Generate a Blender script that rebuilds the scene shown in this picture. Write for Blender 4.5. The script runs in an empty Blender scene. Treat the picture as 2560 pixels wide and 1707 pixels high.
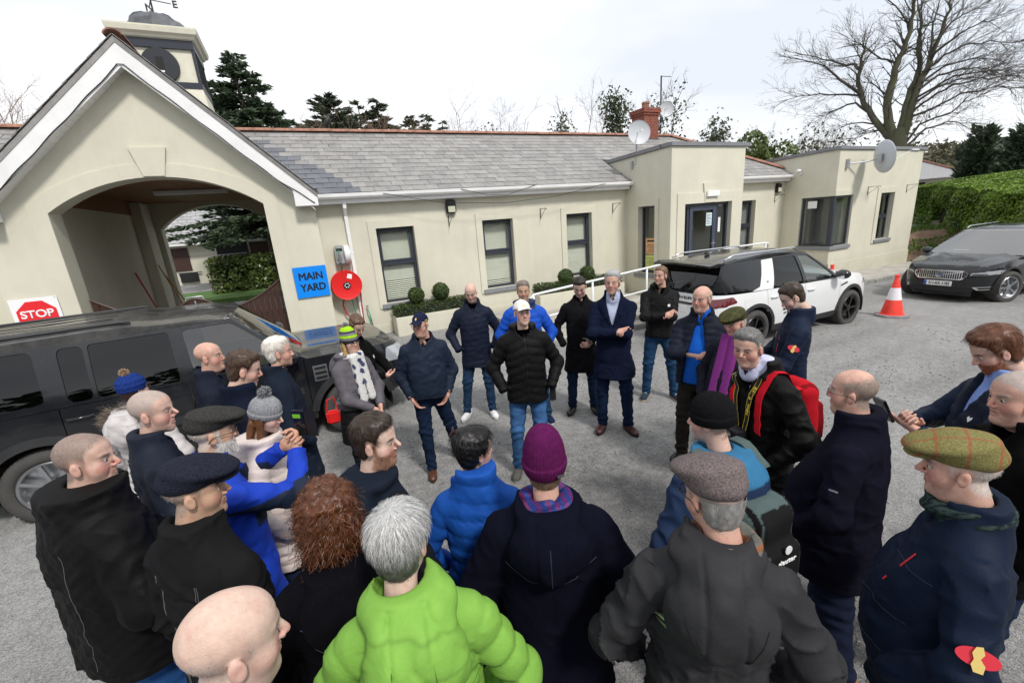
import bpy,bmesh,math,random
import numpy as np
from mathutils import Vector,Matrix,Quaternion
from mathutils.geometry import delaunay_2d_cdt
random.seed(7);RNG=np.random.default_rng(7)
SC=bpy.context.scene
COL=SC.collection
R=math.radians
PI=math.pi
# ------------------------------------------------------------------ camera
cd=bpy.data.cameras.new('camera');cam=bpy.data.objects.new('camera',cd);COL.objects.link(cam)
SC.camera=cam
cd.sensor_width=36.0;cd.sensor_fit='HORIZONTAL';cd.lens=1082.3/2560*36
cd.clip_start=0.05;cd.clip_end=2000
CAMZ=2.5
_y,_p,_r=R(24.90),R(15.55),R(-4.45)
_f=Vector((math.sin(_y)*math.cos(_p),math.cos(_y)*math.cos(_p),-math.sin(_p)))
_rt=Vector((math.cos(_y),-math.sin(_y),0));_u=_rt.cross(_f)
_R2=math.cos(_r)*_rt+math.sin(_r)*_u;_U2=-math.sin(_r)*_rt+math.cos(_r)*_u
cam.matrix_world=Matrix(((_R2.x,_U2.x,-_f.x,0),(_R2.y,_U2.y,-_f.y,0),(_R2.z,_U2.z,-_f.z,CAMZ),(0,0,0,1)))
# ------------------------------------------------------------------ sky, sun, exposure
SUN_AZ,SUN_EL=R(172),R(50)
w=bpy.data.worlds.new('World');SC.world=w;w.use_nodes=True
nt=w.node_tree;nt.nodes.clear()
def N(tree,t,**kw):
 n=tree.nodes.new(t)
 for k,v in kw.items():
  if k.startswith('i_'):
   key=k[2:];key=int(key)if key.isdigit()else key.replace('_',' ')
   n.inputs[key].default_value=v
  else:setattr(n,k,v)
 return n
_o=N(nt,'ShaderNodeOutputWorld');_bg=N(nt,'ShaderNodeBackground',i_Strength=0.1)
_sky=N(nt,'ShaderNodeTexSky',sky_type='NISHITA',sun_disc=False,sun_elevation=SUN_EL,sun_rotation=SUN_AZ)
_tc=N(nt,'ShaderNodeTexCoord');_mp=N(nt,'ShaderNodeMapping');_mp.inputs['Scale'].default_value=(1.1,1.1,3.2)
_mp.inputs['Location'].default_value=(0.35,0.1,0.2)
_nz=N(nt,'ShaderNodeTexNoise',i_Scale=0.9,i_Detail=5.0,i_Roughness=0.5)
_cr=N(nt,'ShaderNodeValToRGB')
_cr.color_ramp.elements[0].position=0.36;_cr.color_ramp.elements[0].color=(6.7,7.1,7.7,1)
_cr.color_ramp.elements[1].position=0.56;_cr.color_ramp.elements[1].color=(9.0,9.05,9.15,1)
_mx=N(nt,'ShaderNodeMixRGB',i_Fac=0.93)
nt.links.new(_tc.outputs['Generated'],_mp.inputs['Vector']);nt.links.new(_mp.outputs['Vector'],_nz.inputs['Vector'])
nt.links.new(_nz.outputs['Fac'],_cr.inputs['Fac']);nt.links.new(_sky.outputs['Color'],_mx.inputs['Color1'])
nt.links.new(_cr.outputs['Color'],_mx.inputs['Color2']);nt.links.new(_mx.outputs['Color'],_bg.inputs['Color'])
nt.links.new(_bg.outputs['Background'],_o.inputs['Surface'])
sl=bpy.data.lights.new('sun','SUN');sl.energy=2.2;sl.angle=R(8);sl.color=(1.0,0.96,0.9)
so=bpy.data.objects.new('sun',sl);COL.objects.link(so)
_sd=Vector((math.sin(SUN_AZ)*math.cos(SUN_EL),math.cos(SUN_AZ)*math.cos(SUN_EL),math.sin(SUN_EL)))
so.rotation_euler=(-_sd).to_track_quat('-Z','Y').to_euler();so.location=(0,-10,20)
SC.view_settings.view_transform='Standard';SC.view_settings.look='None'
SC.view_settings.exposure=0.42;SC.view_settings.gamma=1.0
SC.render.engine='CYCLES'
SC.cycles.use_denoising=True
SC.cycles.max_bounces=6;SC.cycles.transparent_max_bounces=12
SC.cycles.caustics_reflective=False;SC.cycles.caustics_refractive=False
# ------------------------------------------------------------------ helpers
def tag(o,label=None,cat=None,group=None,kind=None):
 if label:o['label']=label
 if cat:o['category']=cat
 if group:o['group']=group
 if kind:o['kind']=kind
 return o
def empty(name,loc=(0,0,0),rz=0.0,label=None,cat=None,group=None,parent=None):
 o=bpy.data.objects.new(name,None);COL.objects.link(o)
 o.location=loc;o.rotation_euler=(0,0,rz);o.empty_display_size=0.2
 if parent:o.parent=parent
 return tag(o,label,cat,group)
def mkmesh(name,V,F,smooth=False,cols=None):
 """V (n,3); F list of tuples or (m,k) int array"""
 me=bpy.data.meshes.new(name)
 if isinstance(F,np.ndarray):
  V=np.asarray(V,np.float32);m,k=F.shape
  me.vertices.add(len(V));me.vertices.foreach_set('co',V.ravel())
  me.loops.add(m*k);me.loops.foreach_set('vertex_index',F.astype(np.int32).ravel())
  me.polygons.add(m);me.polygons.foreach_set('loop_start',np.arange(0,m*k,k,dtype=np.int32))
  me.update(calc_edges=True);me.validate()
 else:
  me.from_pydata([tuple(map(float,v))for v in V],[],[tuple(map(int,f))for f in F]);me.update()
 if smooth is not False:
  me.polygons.foreach_set('use_smooth',np.ones(len(me.polygons),dtype=bool))
  if smooth is not True:
   me.set_sharp_from_angle(angle=R(smooth))
 if cols is not None:
  a=me.color_attributes.new('Col','FLOAT_COLOR','POINT')
  c=np.ones((len(me.vertices),4),np.float32);c[:,:3]=cols;a.data.foreach_set('color',c.ravel())
 return me
def obj(name,me,mat=None,parent=None,loc=None):
 o=bpy.data.objects.new(name,me);COL.objects.link(o)
 if mat is not None:
  me.materials.clear()
  for m in(mat if isinstance(mat,(list,tuple))else[mat]):me.materials.append(m)
 if parent:o.parent=parent
 if loc is not None:o.location=loc
 return o
class MB:
 """collects simple shapes, builds ONE mesh"""
 def __init__(s):s.v=[];s.f=[]
 def add(s,V,F):
  b=len(s.v);s.v+=[tuple(v)for v in V];s.f+=[tuple(i+b for i in f)for f in F];return s
 def box(s,x0,x1,y0,y1,z0,z1):
  V=[(x0,y0,z0),(x1,y0,z0),(x1,y1,z0),(x0,y1,z0),(x0,y0,z1),(x1,y0,z1),(x1,y1,z1),(x0,y1,z1)]
  return s.add(V,[(0,3,2,1),(4,5,6,7),(0,1,5,4),(1,2,6,5),(2,3,7,6),(3,0,4,7)])
 def tube(s,pts,rad,n=8,cap=True,close=False):
  pts=[Vector(p)for p in pts];m=len(pts)
  if not isinstance(rad,(list,tuple,np.ndarray)):rad=[rad]*m
  V=[];up=None
  for i,p in enumerate(pts):
   if close:d=(pts[(i+1)%m]-pts[i-1]).normalized()
   else:d=(pts[min(i+1,m-1)]-pts[max(i-1,0)]).normalized()
   if up is None:
    up=Vector((0,0,1))if abs(d.z)<.9 else Vector((1,0,0))
   a=d.cross(up)
   if a.length<1e-6:a=d.orthogonal()
   a.normalize();b=a.cross(d).normalized();up=b
   for k in range(n):
    t=2*PI*k/n;V.append(p+(a*math.cos(t)+b*math.sin(t))*rad[i])
  F=[]
  for i in range(m if close else m-1):
   j=(i+1)%m
   for k in range(n):
    F.append((i*n+k,i*n+(k+1)%n,j*n+(k+1)%n,j*n+k))
  if cap and not close:
   F.append(tuple(range(n))[::-1]);F.append(tuple((m-1)*n+k for k in range(n)))
  return s.add(V,F)
 def lathe(s,prof,n=24,c=(0,0,0),axis='z',arc=2*PI):
  """prof list of (r,h)"""
  V=[];m=len(prof)
  for r,h in prof:
   for k in range(n):
    t=arc*k/n
    if axis=='z':q=(c[0]+r*math.cos(t),c[1]+r*math.sin(t),c[2]+h)
    elif axis=='y':q=(c[0]+r*math.cos(t),c[1]+h,c[2]+r*math.sin(t))
    else:q=(c[0]+h,c[1]+r*math.cos(t),c[2]+r*math.sin(t))
    V.append(q)
  F=[(i*n+k,i*n+(k+1)%n,(i+1)*n+(k+1)%n,(i+1)*n+k)for i in range(m-1)for k in range(n)]
  return s.add(V,F)
 def prism(s,poly,a0,a1,axis='y'):
  """poly 2d extruded between a0,a1 along axis; poly coords are the other two axes in order"""
  n=len(poly)
  def P(p,a):
   if axis=='y':return(p[0],a,p[1])
   if axis=='x':return(a,p[0],p[1])
   return(p[0],p[1],a)
  V=[P(p,a0)for p in poly]+[P(p,a1)for p in poly]
  return s.add(V,[tuple(range(n)),tuple(range(2*n-1,n-1,-1))]+[(i,i+n,(i+1)%n+n,(i+1)%n)for i in range(n)])
 def mesh(s,name,smooth=False,bevel=0.0):
  me=mkmesh(name,s.v,s.f,False)
  bm=bmesh.new();bm.from_mesh(me)
  bmesh.ops.recalc_face_normals(bm,faces=bm.faces)
  if bevel>0:
   es=[e for e in bm.edges if len(e.link_faces)==2 and e.calc_face_angle(0)>0.6]
   bmesh.ops.bevel(bm,geom=es,offset=bevel,segments=2,affect='EDGES',clamp_overlap=True)
  bm.to_mesh(me);bm.free()
  if smooth is not False:
   me.polygons.foreach_set('use_smooth',np.ones(len(me.polygons),dtype=bool))
   if smooth is not True:me.set_sharp_from_angle(angle=R(smooth))
  return me
 def build(s,name,mat,parent=None,smooth=False,bevel=0.0,loc=None):
  return obj(name,s.mesh(name,smooth,bevel),mat,parent,loc)
def inpoly(P,poly):
 """P (n,2) array"""
 x,y=P[:,0],P[:,1];r=np.zeros(len(P),bool);n=len(poly)
 for i in range(n):
  x0,y0=poly[i];x1,y1=poly[(i+1)%n]
  if y0==y1:continue
  c=((y0>y)!=(y1>y))&(x<(x1-x0)*(y-y0)/(y1-y0)+x0);r^=c
 return r
def subdiv_loop(poly,step):
 out=[]
 n=len(poly)
 for i in range(n):
  a=poly[i];b=poly[(i+1)%n];d=math.hypot(b[0]-a[0],b[1]-a[1]);k=max(1,int(math.ceil(d/step)))
  for j in range(k):out.append((a[0]+(b[0]-a[0])*j/k,a[1]+(b[1]-a[1])*j/k))
 return out
def panel(name,outline,fmap,thick,mat,parent=None,holes=(),step=None,smooth=False,flip=False):
 """2-D outline with holes, triangulated, mapped by fmap(u,v,off) -> 3-D; off 0 is the outer face, -thick the inner one"""
 loops=[outline]+list(holes)
 if step:loops=[subdiv_loop(l,step)for l in loops]
 pts=[];edges=[]
 for l in loops:
  b=len(pts);n=len(l);pts+=[Vector((p[0],p[1]))for p in l];edges+=[(b+i,b+(i+1)%n)for i in range(n)]
 nb=len(pts)
 if step:
  us=[p[0]for p in outline];vs=[p[1]for p in outline]
  g=np.array([(u,v)for u in np.arange(min(us)+step/2,max(us),step)for v in np.arange(min(vs)+step/2,max(vs),step)])
  if len(g):
   ok=inpoly(g,outline)
   for h in holes:ok&=~inpoly(g,h)
   # keep away from borders
   B=np.array([(p.x,p.y)for p in pts])
   g=g[ok]
   if len(g):
    d=np.sqrt(((g[:,None,:]-B[None])**2).sum(2)).min(1);g=g[d>step*.45]
    pts+=[Vector(p)for p in g]
 V2,E2,F2,*_=delaunay_2d_cdt(pts,edges,[],0,1e-6)
 if not F2:return None
 C=np.array([[sum(V2[i].x for i in f)/len(f),sum(V2[i].y for i in f)/len(f)]for f in F2])
 ok=inpoly(C,outline)
 for h in holes:ok&=~inpoly(C,h)
 F=[tuple(f)for f,k in zip(F2,ok)if k]
 if flip:F=[f[::-1]for f in F]
 nv=len(V2)
 top=[fmap(p.x,p.y,0.0)for p in V2]
 V=list(top);FF=list(F)
 if thick:
  V+=[fmap(p.x,p.y,-thick)for p in V2]
  FF+=[tuple(i+nv for i in f[::-1])for f in F]
  cnt={}
  for f in F:
   for a,b in zip(f,f[1:]+f[:1]):
    cnt[(a,b)]=1
  for(a,b)in cnt:
   if(b,a)not in cnt:FF.append((a,a+nv,b+nv,b)if True else None)
 me=mkmesh(name,V,FF)
 if smooth is not False:
  me.polygons.foreach_set('use_smooth',np.ones(len(me.polygons),dtype=bool))
  me.set_sharp_from_angle(angle=R(35 if smooth is True else smooth))
 return obj(name,me,mat,parent)
 # ------------------------------------------------------------------ materials
MAT={}
def new_mat(name):
 m=bpy.data.materials.new(name);m.use_nodes=True;MAT[name]=m
 b=m.node_tree.nodes['Principled BSDF']
 return m,m.node_tree,b
def simple(name,col,rough=0.5,metal=0.0,var=0.0,vscale=8.0,bump=0.0,bscale=60.0,spec=0.5,coat=0.0,var2=None,detail=5.0,stretch=None,emit=None):
 m,t,b=new_mat(name)
 b.inputs['Base Color'].default_value=(*col,1);b.inputs['Roughness'].default_value=rough;b.inputs['Metallic'].default_value=metal
 b.inputs['Specular IOR Level'].default_value=spec
 if coat:b.inputs['Coat Weight'].default_value=coat;b.inputs['Coat Roughness'].default_value=0.05
 if var or bump:
  tc=N(t,'ShaderNodeTexCoord');vec=tc.outputs['Object']
  if stretch:
   mp=N(t,'ShaderNodeMapping');mp.inputs['Scale'].default_value=stretch;t.links.new(vec,mp.inputs['Vector']);vec=mp.outputs['Vector']
 if var:
  nz=N(t,'ShaderNodeTexNoise',i_Scale=vscale,i_Detail=detail,i_Roughness=0.6);t.links.new(vec,nz.inputs['Vector'])
  cr=N(t,'ShaderNodeValToRGB')
  lo=tuple(max(0,c*(1-var))for c in col)if var2 is None else var2
  hi=tuple(min(1,c*(1+var))for c in col)
  cr.color_ramp.elements[0].position=.32;cr.color_ramp.elements[1].position=.68
  cr.color_ramp.elements[0].color=(*lo,1);cr.color_ramp.elements[1].color=(*hi,1)
  t.links.new(nz.outputs['Fac'],cr.inputs['Fac']);t.links.new(cr.outputs['Color'],b.inputs['Base Color'])
 if bump:
  n2=N(t,'ShaderNodeTexNoise',i_Scale=bscale,i_Detail=4.0);t.links.new(vec,n2.inputs['Vector'])
  bp=N(t,'ShaderNodeBump',i_Strength=bump,i_Distance=0.01);t.links.new(n2.outputs['Fac'],bp.inputs['Height'])
  t.links.new(bp.outputs['Normal'],b.inputs['Normal'])
 if emit:b.inputs['Emission Color'].default_value=(*emit[0],1);b.inputs['Emission Strength'].default_value=emit[1]
 return m
def attr_mat(name,rough=0.7,bump=0.15,bscale=220.0,var=0.12,vscale=25.0,sheen=0.0,spec=0.4,sss=0.0,weave=None,objrand=False):
 """colour from the 'Col' attribute, varied by noise"""
 m,t,b=new_mat(name)
 at=N(t,'ShaderNodeAttribute',attribute_name='Col');tc=N(t,'ShaderNodeTexCoord')
 nz=N(t,'ShaderNodeTexNoise',i_Scale=vscale,i_Detail=5.0,i_Roughness=0.6);t.links.new(tc.outputs['Object'],nz.inputs['Vector'])
 mr=N(t,'ShaderNodeMapRange',i_1=0.3,i_2=0.7,i_3=1-var,i_4=1+var);t.links.new(nz.outputs['Fac'],mr.inputs[0])
 mul=N(t,'ShaderNodeVectorMath',operation='SCALE');t.links.new(at.outputs['Color'],mul.inputs[0]);t.links.new(mr.outputs[0],mul.inputs['Scale'])
 t.links.new(mul.outputs[0],b.inputs['Base Color'])
 b.inputs['Roughness'].default_value=rough;b.inputs['Specular IOR Level'].default_value=spec
 if sheen:b.inputs['Sheen Weight'].default_value=sheen;b.inputs['Sheen Roughness'].default_value=0.5
 if sss:
  b.inputs['Subsurface Weight'].default_value=sss;b.inputs['Subsurface Radius'].default_value=(0.012,0.005,0.003);b.inputs['Subsurface Scale'].default_value=1.0
 if bump:
  n2=N(t,'ShaderNodeTexNoise',i_Scale=bscale,i_Detail=3.0);t.links.new(tc.outputs['Object'],n2.inputs['Vector'])
  bp=N(t,'ShaderNodeBump',i_Strength=bump,i_Distance=0.004);t.links.new(n2.outputs['Fac'],bp.inputs['Height']);t.links.new(bp.outputs['Normal'],b.inputs['Normal'])
 return m
def wall_mat():
 m,t,b=new_mat('painted_render')
 tc=N(t,'ShaderNodeTexCoord')
 n1=N(t,'ShaderNodeTexNoise',i_Scale=0.9,i_Detail=6.0,i_Roughness=.65);t.links.new(tc.outputs['Object'],n1.inputs['Vector'])
 mp=N(t,'ShaderNodeMapping');mp.inputs['Scale'].default_value=(9,9,.7);t.links.new(tc.outputs['Object'],mp.inputs['Vector'])
 n2=N(t,'ShaderNodeTexNoise',i_Scale=1.0,i_Detail=4.0);t.links.new(mp.outputs['Vector'],n2.inputs['Vector'])
 ad=N(t,'ShaderNodeMath',operation='ADD');t.links.new(n1.outputs['Fac'],ad.inputs[0]);
 ml=N(t,'ShaderNodeMath',operation='MULTIPLY');ml.inputs[1].default_value=.22;t.links.new(n2.outputs['Fac'],ml.inputs[0]);t.links.new(ml.outputs[0],ad.inputs[1])
 cr=N(t,'ShaderNodeValToRGB');e=cr.color_ramp.elements
 e[0].position=.38;e[0].color=(.575,.555,.455,1);e[1].position=.8;e[1].color=(.675,.65,.535,1)
 t.links.new(ad.outputs[0],cr.inputs['Fac'])
 ge=N(t,'ShaderNodeNewGeometry');sz=N(t,'ShaderNodeSeparateXYZ');t.links.new(ge.outputs['Position'],sz.inputs[0])
 n4=N(t,'ShaderNodeTexNoise',i_Scale=5.0,i_Detail=7.0,i_Roughness=.7);t.links.new(ge.outputs['Position'],n4.inputs['Vector'])
 m4=N(t,'ShaderNodeMapRange',i_1=.55,i_2=.0,i_3=0.0,i_4=.55);t.links.new(sz.outputs[2],m4.inputs[0])
 m5=N(t,'ShaderNodeMath',operation='MULTIPLY');t.links.new(m4.outputs[0],m5.inputs[0]);t.links.new(n4.outputs['Fac'],m5.inputs[1])
 n5=N(t,'ShaderNodeMapping');n5.inputs['Scale'].default_value=(3.2,3.2,.22);t.links.new(ge.outputs['Position'],n5.inputs['Vector'])
 n6=N(t,'ShaderNodeTexNoise',i_Scale=1.0,i_Detail=6.0,i_Roughness=.75);t.links.new(n5.outputs[0],n6.inputs['Vector'])
 r6=N(t,'ShaderNodeMapRange',i_1=.60,i_2=.80,i_3=0.0,i_4=.14);t.links.new(n6.outputs['Fac'],r6.inputs[0])
 a6=N(t,'ShaderNodeMath',operation='MAXIMUM');t.links.new(m5.outputs[0],a6.inputs[0]);t.links.new(r6.outputs[0],a6.inputs[1])
 mxd=N(t,'ShaderNodeMixRGB');mxd.inputs['Color2'].default_value=(.30,.285,.22,1);t.links.new(a6.outputs[0],mxd.inputs['Fac']);t.links.new(cr.outputs['Color'],mxd.inputs['Color1']);t.links.new(mxd.outputs['Color'],b.inputs['Base Color'])
 b.inputs['Roughness'].default_value=.85;b.inputs['Specular IOR Level'].default_value=.25
 n3=N(t,'ShaderNodeTexNoise',i_Scale=60.0,i_Detail=4.0);t.links.new(tc.outputs['Object'],n3.inputs['Vector'])
 bp=N(t,'ShaderNodeBump',i_Strength=.22,i_Distance=.012);t.links.new(n3.outputs['Fac'],bp.inputs['Height']);t.links.new(bp.outputs['Normal'],b.inputs['Normal'])
 return m
def glass_mat(name,tint=(.9,.95,.95),alpha=.25,rough=.02):
 """thin pane: mostly clear with a fresnel reflection; alpha is the share of tinted body"""
 m,t,b=new_mat(name)
 t.nodes.remove(b);out=t.nodes['Material Output']
 tr=N(t,'ShaderNodeBsdfTransparent');tr.inputs['Color'].default_value=(*tint,1)
 gl=N(t,'ShaderNodeBsdfGlossy',i_Roughness=rough);lw=N(t,'ShaderNodeLayerWeight',i_Blend=.5)
 pw=N(t,'ShaderNodeMath',operation='POWER');pw.inputs[1].default_value=4.0;t.links.new(lw.outputs['Facing'],pw.inputs[0])
 mr=N(t,'ShaderNodeMapRange',i_1=0.0,i_2=1.0,i_3=alpha,i_4=.95)
 mx=N(t,'ShaderNodeMixShader');t.links.new(pw.outputs[0],mr.inputs[0]);t.links.new(mr.outputs[0],mx.inputs[0])
 t.links.new(tr.outputs[0],mx.inputs[1]);t.links.new(gl.outputs[0],mx.inputs[2]);t.links.new(mx.outputs[0],out.inputs['Surface'])
 return m
def slate_mat(name,c0,c1,rough=.6):
 m,t,b=new_mat(name)
 oi=N(t,'ShaderNodeAttribute',attribute_name='tone');ge=N(t,'ShaderNodeNewGeometry');oi2=N(t,'ShaderNodeObjectInfo')
 ad=N(t,'ShaderNodeMath',operation='ADD');t.links.new(ge.outputs['Random Per Island'],ad.inputs[0]);t.links.new(oi2.outputs['Random'],ad.inputs[1])
 fr=N(t,'ShaderNodeMath',operation='FRACT');t.links.new(ad.outputs[0],fr.inputs[0])
 tc=N(t,'ShaderNodeTexCoord');
 geo=ge.outputs['Position']
 nz=N(t,'ShaderNodeTexNoise',i_Scale=7.0,i_Detail=7.0,i_Roughness=.7);t.links.new(geo,nz.inputs['Vector'])
 m2=N(t,'ShaderNodeMath',operation='MULTIPLY_ADD');m2.inputs[1].default_value=.30;t.links.new(fr.outputs[0],m2.inputs[0]);t.links.new(nz.outputs['Fac'],m2.inputs[2])
 cr=N(t,'ShaderNodeValToRGB');e=cr.color_ramp.elements;e[0].position=.35;e[1].position=1.0;e[0].color=(*c0,1);e[1].color=(*c1,1)
 t.links.new(m2.outputs[0],cr.inputs['Fac'])
 # lichen specks
 n2=N(t,'ShaderNodeTexNoise',i_Scale=38.0,i_Detail=3.0);t.links.new(geo,n2.inputs['Vector'])
 r2=N(t,'ShaderNodeValToRGB');r2.color_ramp.elements[0].position=.68;r2.color_ramp.elements[1].position=.74
 t.links.new(n2.outputs['Fac'],r2.inputs['Fac'])
 mx=N(t,'ShaderNodeMixRGB');mx.inputs['Color2'].default_value=(.42,.42,.39,1);t.links.new(r2.outputs['Color'],mx.inputs['Fac']);t.links.new(cr.outputs['Color'],mx.inputs['Color1'])
 t.links.new(mx.outputs['Color'],b.inputs['Base Color']);b.inputs['Roughness'].default_value=rough
 bp=N(t,'ShaderNodeBump',i_Strength=.2,i_Distance=.01);t.links.new(nz.outputs['Fac'],bp.inputs['Height']);t.links.new(bp.outputs['Normal'],b.inputs['Normal'])
 return m
def leaf_mat(name,c0,c1,rough=.5,trans=.25):
 m,t,b=new_mat(name)
 ge=N(t,'ShaderNodeNewGeometry');cr=N(t,'ShaderNodeValToRGB');e=cr.color_ramp.elements
 e[0].color=(*c0,1);e[1].color=(*c1,1)
 nz=N(t,'ShaderNodeTexNoise',i_Scale=1.2,i_Detail=3.0);t.links.new(ge.outputs['Position'],nz.inputs['Vector'])
 ad=N(t,'ShaderNodeMath',operation='MULTIPLY_ADD');ad.inputs[1].default_value=.6;t.links.new(ge.outputs['Random Per Island'],ad.inputs[0]);
 sb=N(t,'ShaderNodeMath',operation='SUBTRACT');sb.inputs[1].default_value=.3;t.links.new(nz.outputs['Fac'],sb.inputs[0]);t.links.new(sb.outputs[0],ad.inputs[2])
 t.links.new(ad.outputs[0],cr.inputs['Fac']);t.links.new(cr.outputs['Color'],b.inputs['Base Color'])
 b.inputs['Roughness'].default_value=rough;b.inputs['Transmission Weight'].default_value=0
 out=t.nodes['Material Output'];tl=N(t,'ShaderNodeBsdfTranslucent');t.links.new(cr.outputs['Color'],tl.inputs['Color'])
 mx=N(t,'ShaderNodeMixShader');mx.inputs[0].default_value=trans;t.links.new(b.outputs[0],mx.inputs[1]);t.links.new(tl.outputs[0],mx.inputs[2]);t.links.new(mx.outputs[0],out.inputs['Surface'])
 return m
def text_obj(name,body,size,mat,mtx,parent=None,bold=True,align='CENTER',ext=0.0008,space=1.0,fit=None):
 cu=bpy.data.curves.new(name,'FONT');cu.body=body;cu.size=size;cu.align_x=align;cu.align_y='CENTER';cu.extrude=ext;cu.space_character=space
 if bold:cu.bevel_depth=size*.03;cu.bevel_resolution=0
 o=bpy.data.objects.new(name,cu);COL.objects.link(o)
 dg=bpy.context.evaluated_depsgraph_get();me=bpy.data.meshes.new_from_object(o.evaluated_get(dg));me.name=name
 bpy.data.objects.remove(o)
 if fit:
  co=np.empty(len(me.vertices)*3,np.float32);me.vertices.foreach_get('co',co);co=co.reshape(-1,3)
  mn,mx2=co.min(0),co.max(0);co[:,0]=(co[:,0]-(mn[0]+mx2[0])/2)*fit[0]/(mx2[0]-mn[0]);co[:,1]=(co[:,1]-(mn[1]+mx2[1])/2)*fit[1]/(mx2[1]-mn[1]);me.vertices.foreach_set('co',co.ravel())
 me.transform(mtx)
 return obj(name,me,mat,parent)
def facing(center,right,up):
 """matrix mapping text plane to right/up at center"""
 r=Vector(right).normalized();u=Vector(up).normalized();n=r.cross(u)
 return Matrix(((r.x,u.x,n.x,center[0]),(r.y,u.y,n.y,center[1]),(r.z,u.z,n.z,center[2]),(0,0,0,1)))
 # ================================================================== materials of the place
wall_mat()
simple('white_upvc',(.80,.80,.80),.45,var=.06,vscale=3)
simple('grey_frame',(.035,.040,.058),.42)
simple('granite_sill',(.22,.23,.25),.7,var=.12,vscale=30)
simple('coping_metal',(.20,.205,.22),.5,var=.1,vscale=4)
simple('terracotta',(.27,.135,.095),.9,var=.35,vscale=9,bump=.3)
simple('brick_red',(.24,.075,.05),.85,var=.35,vscale=14,bump=.3)
simple('mortar',(.40,.36,.32),.9)
simple('lead',(.10,.105,.115),.45,var=.35,vscale=6,metal=.3)
simple('black_paint',(.012,.014,.02),.45)
simple('dark_wood',(.045,.018,.012),.55,var=.3,vscale=5,stretch=(9,9,.8))
simple('ceiling_wood',(.22,.09,.03),.6,var=.35,vscale=4,stretch=(1,12,1))
simple('handle_wood',(.52,.30,.10),.55,var=.2)
simple('black_cable',(.01,.01,.01),.5)
simple('white_metal',(.75,.76,.77),.35)
simple('steel',(.45,.46,.48),.35,metal=.9)
simple('galv',(.42,.43,.45),.5,metal=.5,var=.15)
simple('dish_grey',(.52,.54,.57),.5)
simple('sign_white',(.85,.85,.86),.4)
simple('sign_blue',(.0,.24,.85),.4)
simple('sign_red',(.75,.02,.03),.4)
simple('ink_black',(.008,.008,.01),.5)
simple('reel_red',(.72,.02,.02),.35)
simple('hose_red',(.45,.02,.03),.5)
simple('hose_green',(.02,.33,.16),.4)
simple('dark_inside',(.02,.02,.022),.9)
simple('room_dim',(.10,.095,.085),.9)
simple('blind_cream',(.70,.68,.58),.6)
simple('blind_grey',(.42,.42,.42),.6)
simple('concrete',(.36,.34,.31),.9,var=.2,vscale=2.5,bump=.2,bscale=40)
simple('kerb_stone',(.27,.265,.25),.9,var=.25,vscale=5,bump=.2)
simple('bark',(.085,.075,.055),.95,var=.5,vscale=3,bump=.6,bscale=20)
simple('mossy_bark',(.060,.066,.030),.95,var=.55,vscale=1.6,bump=.8,bscale=14,var2=(.085,.075,.06))
simple('twig',(.12,.095,.07),.95)
simple('twig_brown',(.24,.165,.12),.95)
simple('soil',(.16,.10,.065),.95,var=.3,vscale=4,bump=.4,bscale=12)
simple('lamp_black',(.012,.012,.013),.45)
simple('lamp_glass',(.55,.56,.44),.2)
simple('iron',(.03,.03,.03),.6)
simple('paper_white',(.80,.80,.80),.7)
simple('paper_orange',(.75,.42,.22),.7)
simple('paper_yellow',(.62,.66,.22),.7)
simple('cone_orange',(.85,.055,.035),.45,var=.1,vscale=6)
simple('cone_band',(.80,.76,.80),.3)
simple('rubber_grey',(.25,.25,.26),.8,var=.2)
simple('handrail',(.74,.75,.76),.4)
slate_mat('slate_old',(.17,.165,.162),(.33,.32,.31))
slate_mat('slate_new',(.085,.092,.11),(.15,.155,.175),.5)
slate_mat('slate_far',(.26,.26,.265),(.40,.40,.41))
leaf_mat('cedar_needles',(.022,.040,.020),(.075,.115,.055),.6,.15)
leaf_mat('pine_needles',(.030,.045,.028),(.10,.125,.075),.6,.15)
leaf_mat('ivy_leaf',(.03,.045,.02),(.085,.11,.045),.5,.15)
leaf_mat('hedge_leaf',(.035,.085,.012),(.27,.41,.055),.38,.3)
leaf_mat('laurel_leaf',(.03,.06,.012),(.17,.21,.05),.35,.2)
leaf_mat('box_leaf',(.018,.04,.008),(.085,.13,.025),.45,.2)
leaf_mat('far_leaf',(.05,.065,.03),(.13,.14,.07),.8,.2)
leaf_mat('grass_blade',(.05,.11,.015),(.16,.26,.05),.6,.3)
glass_mat('window_glass',(.95,.97,.96),.04)
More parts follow.
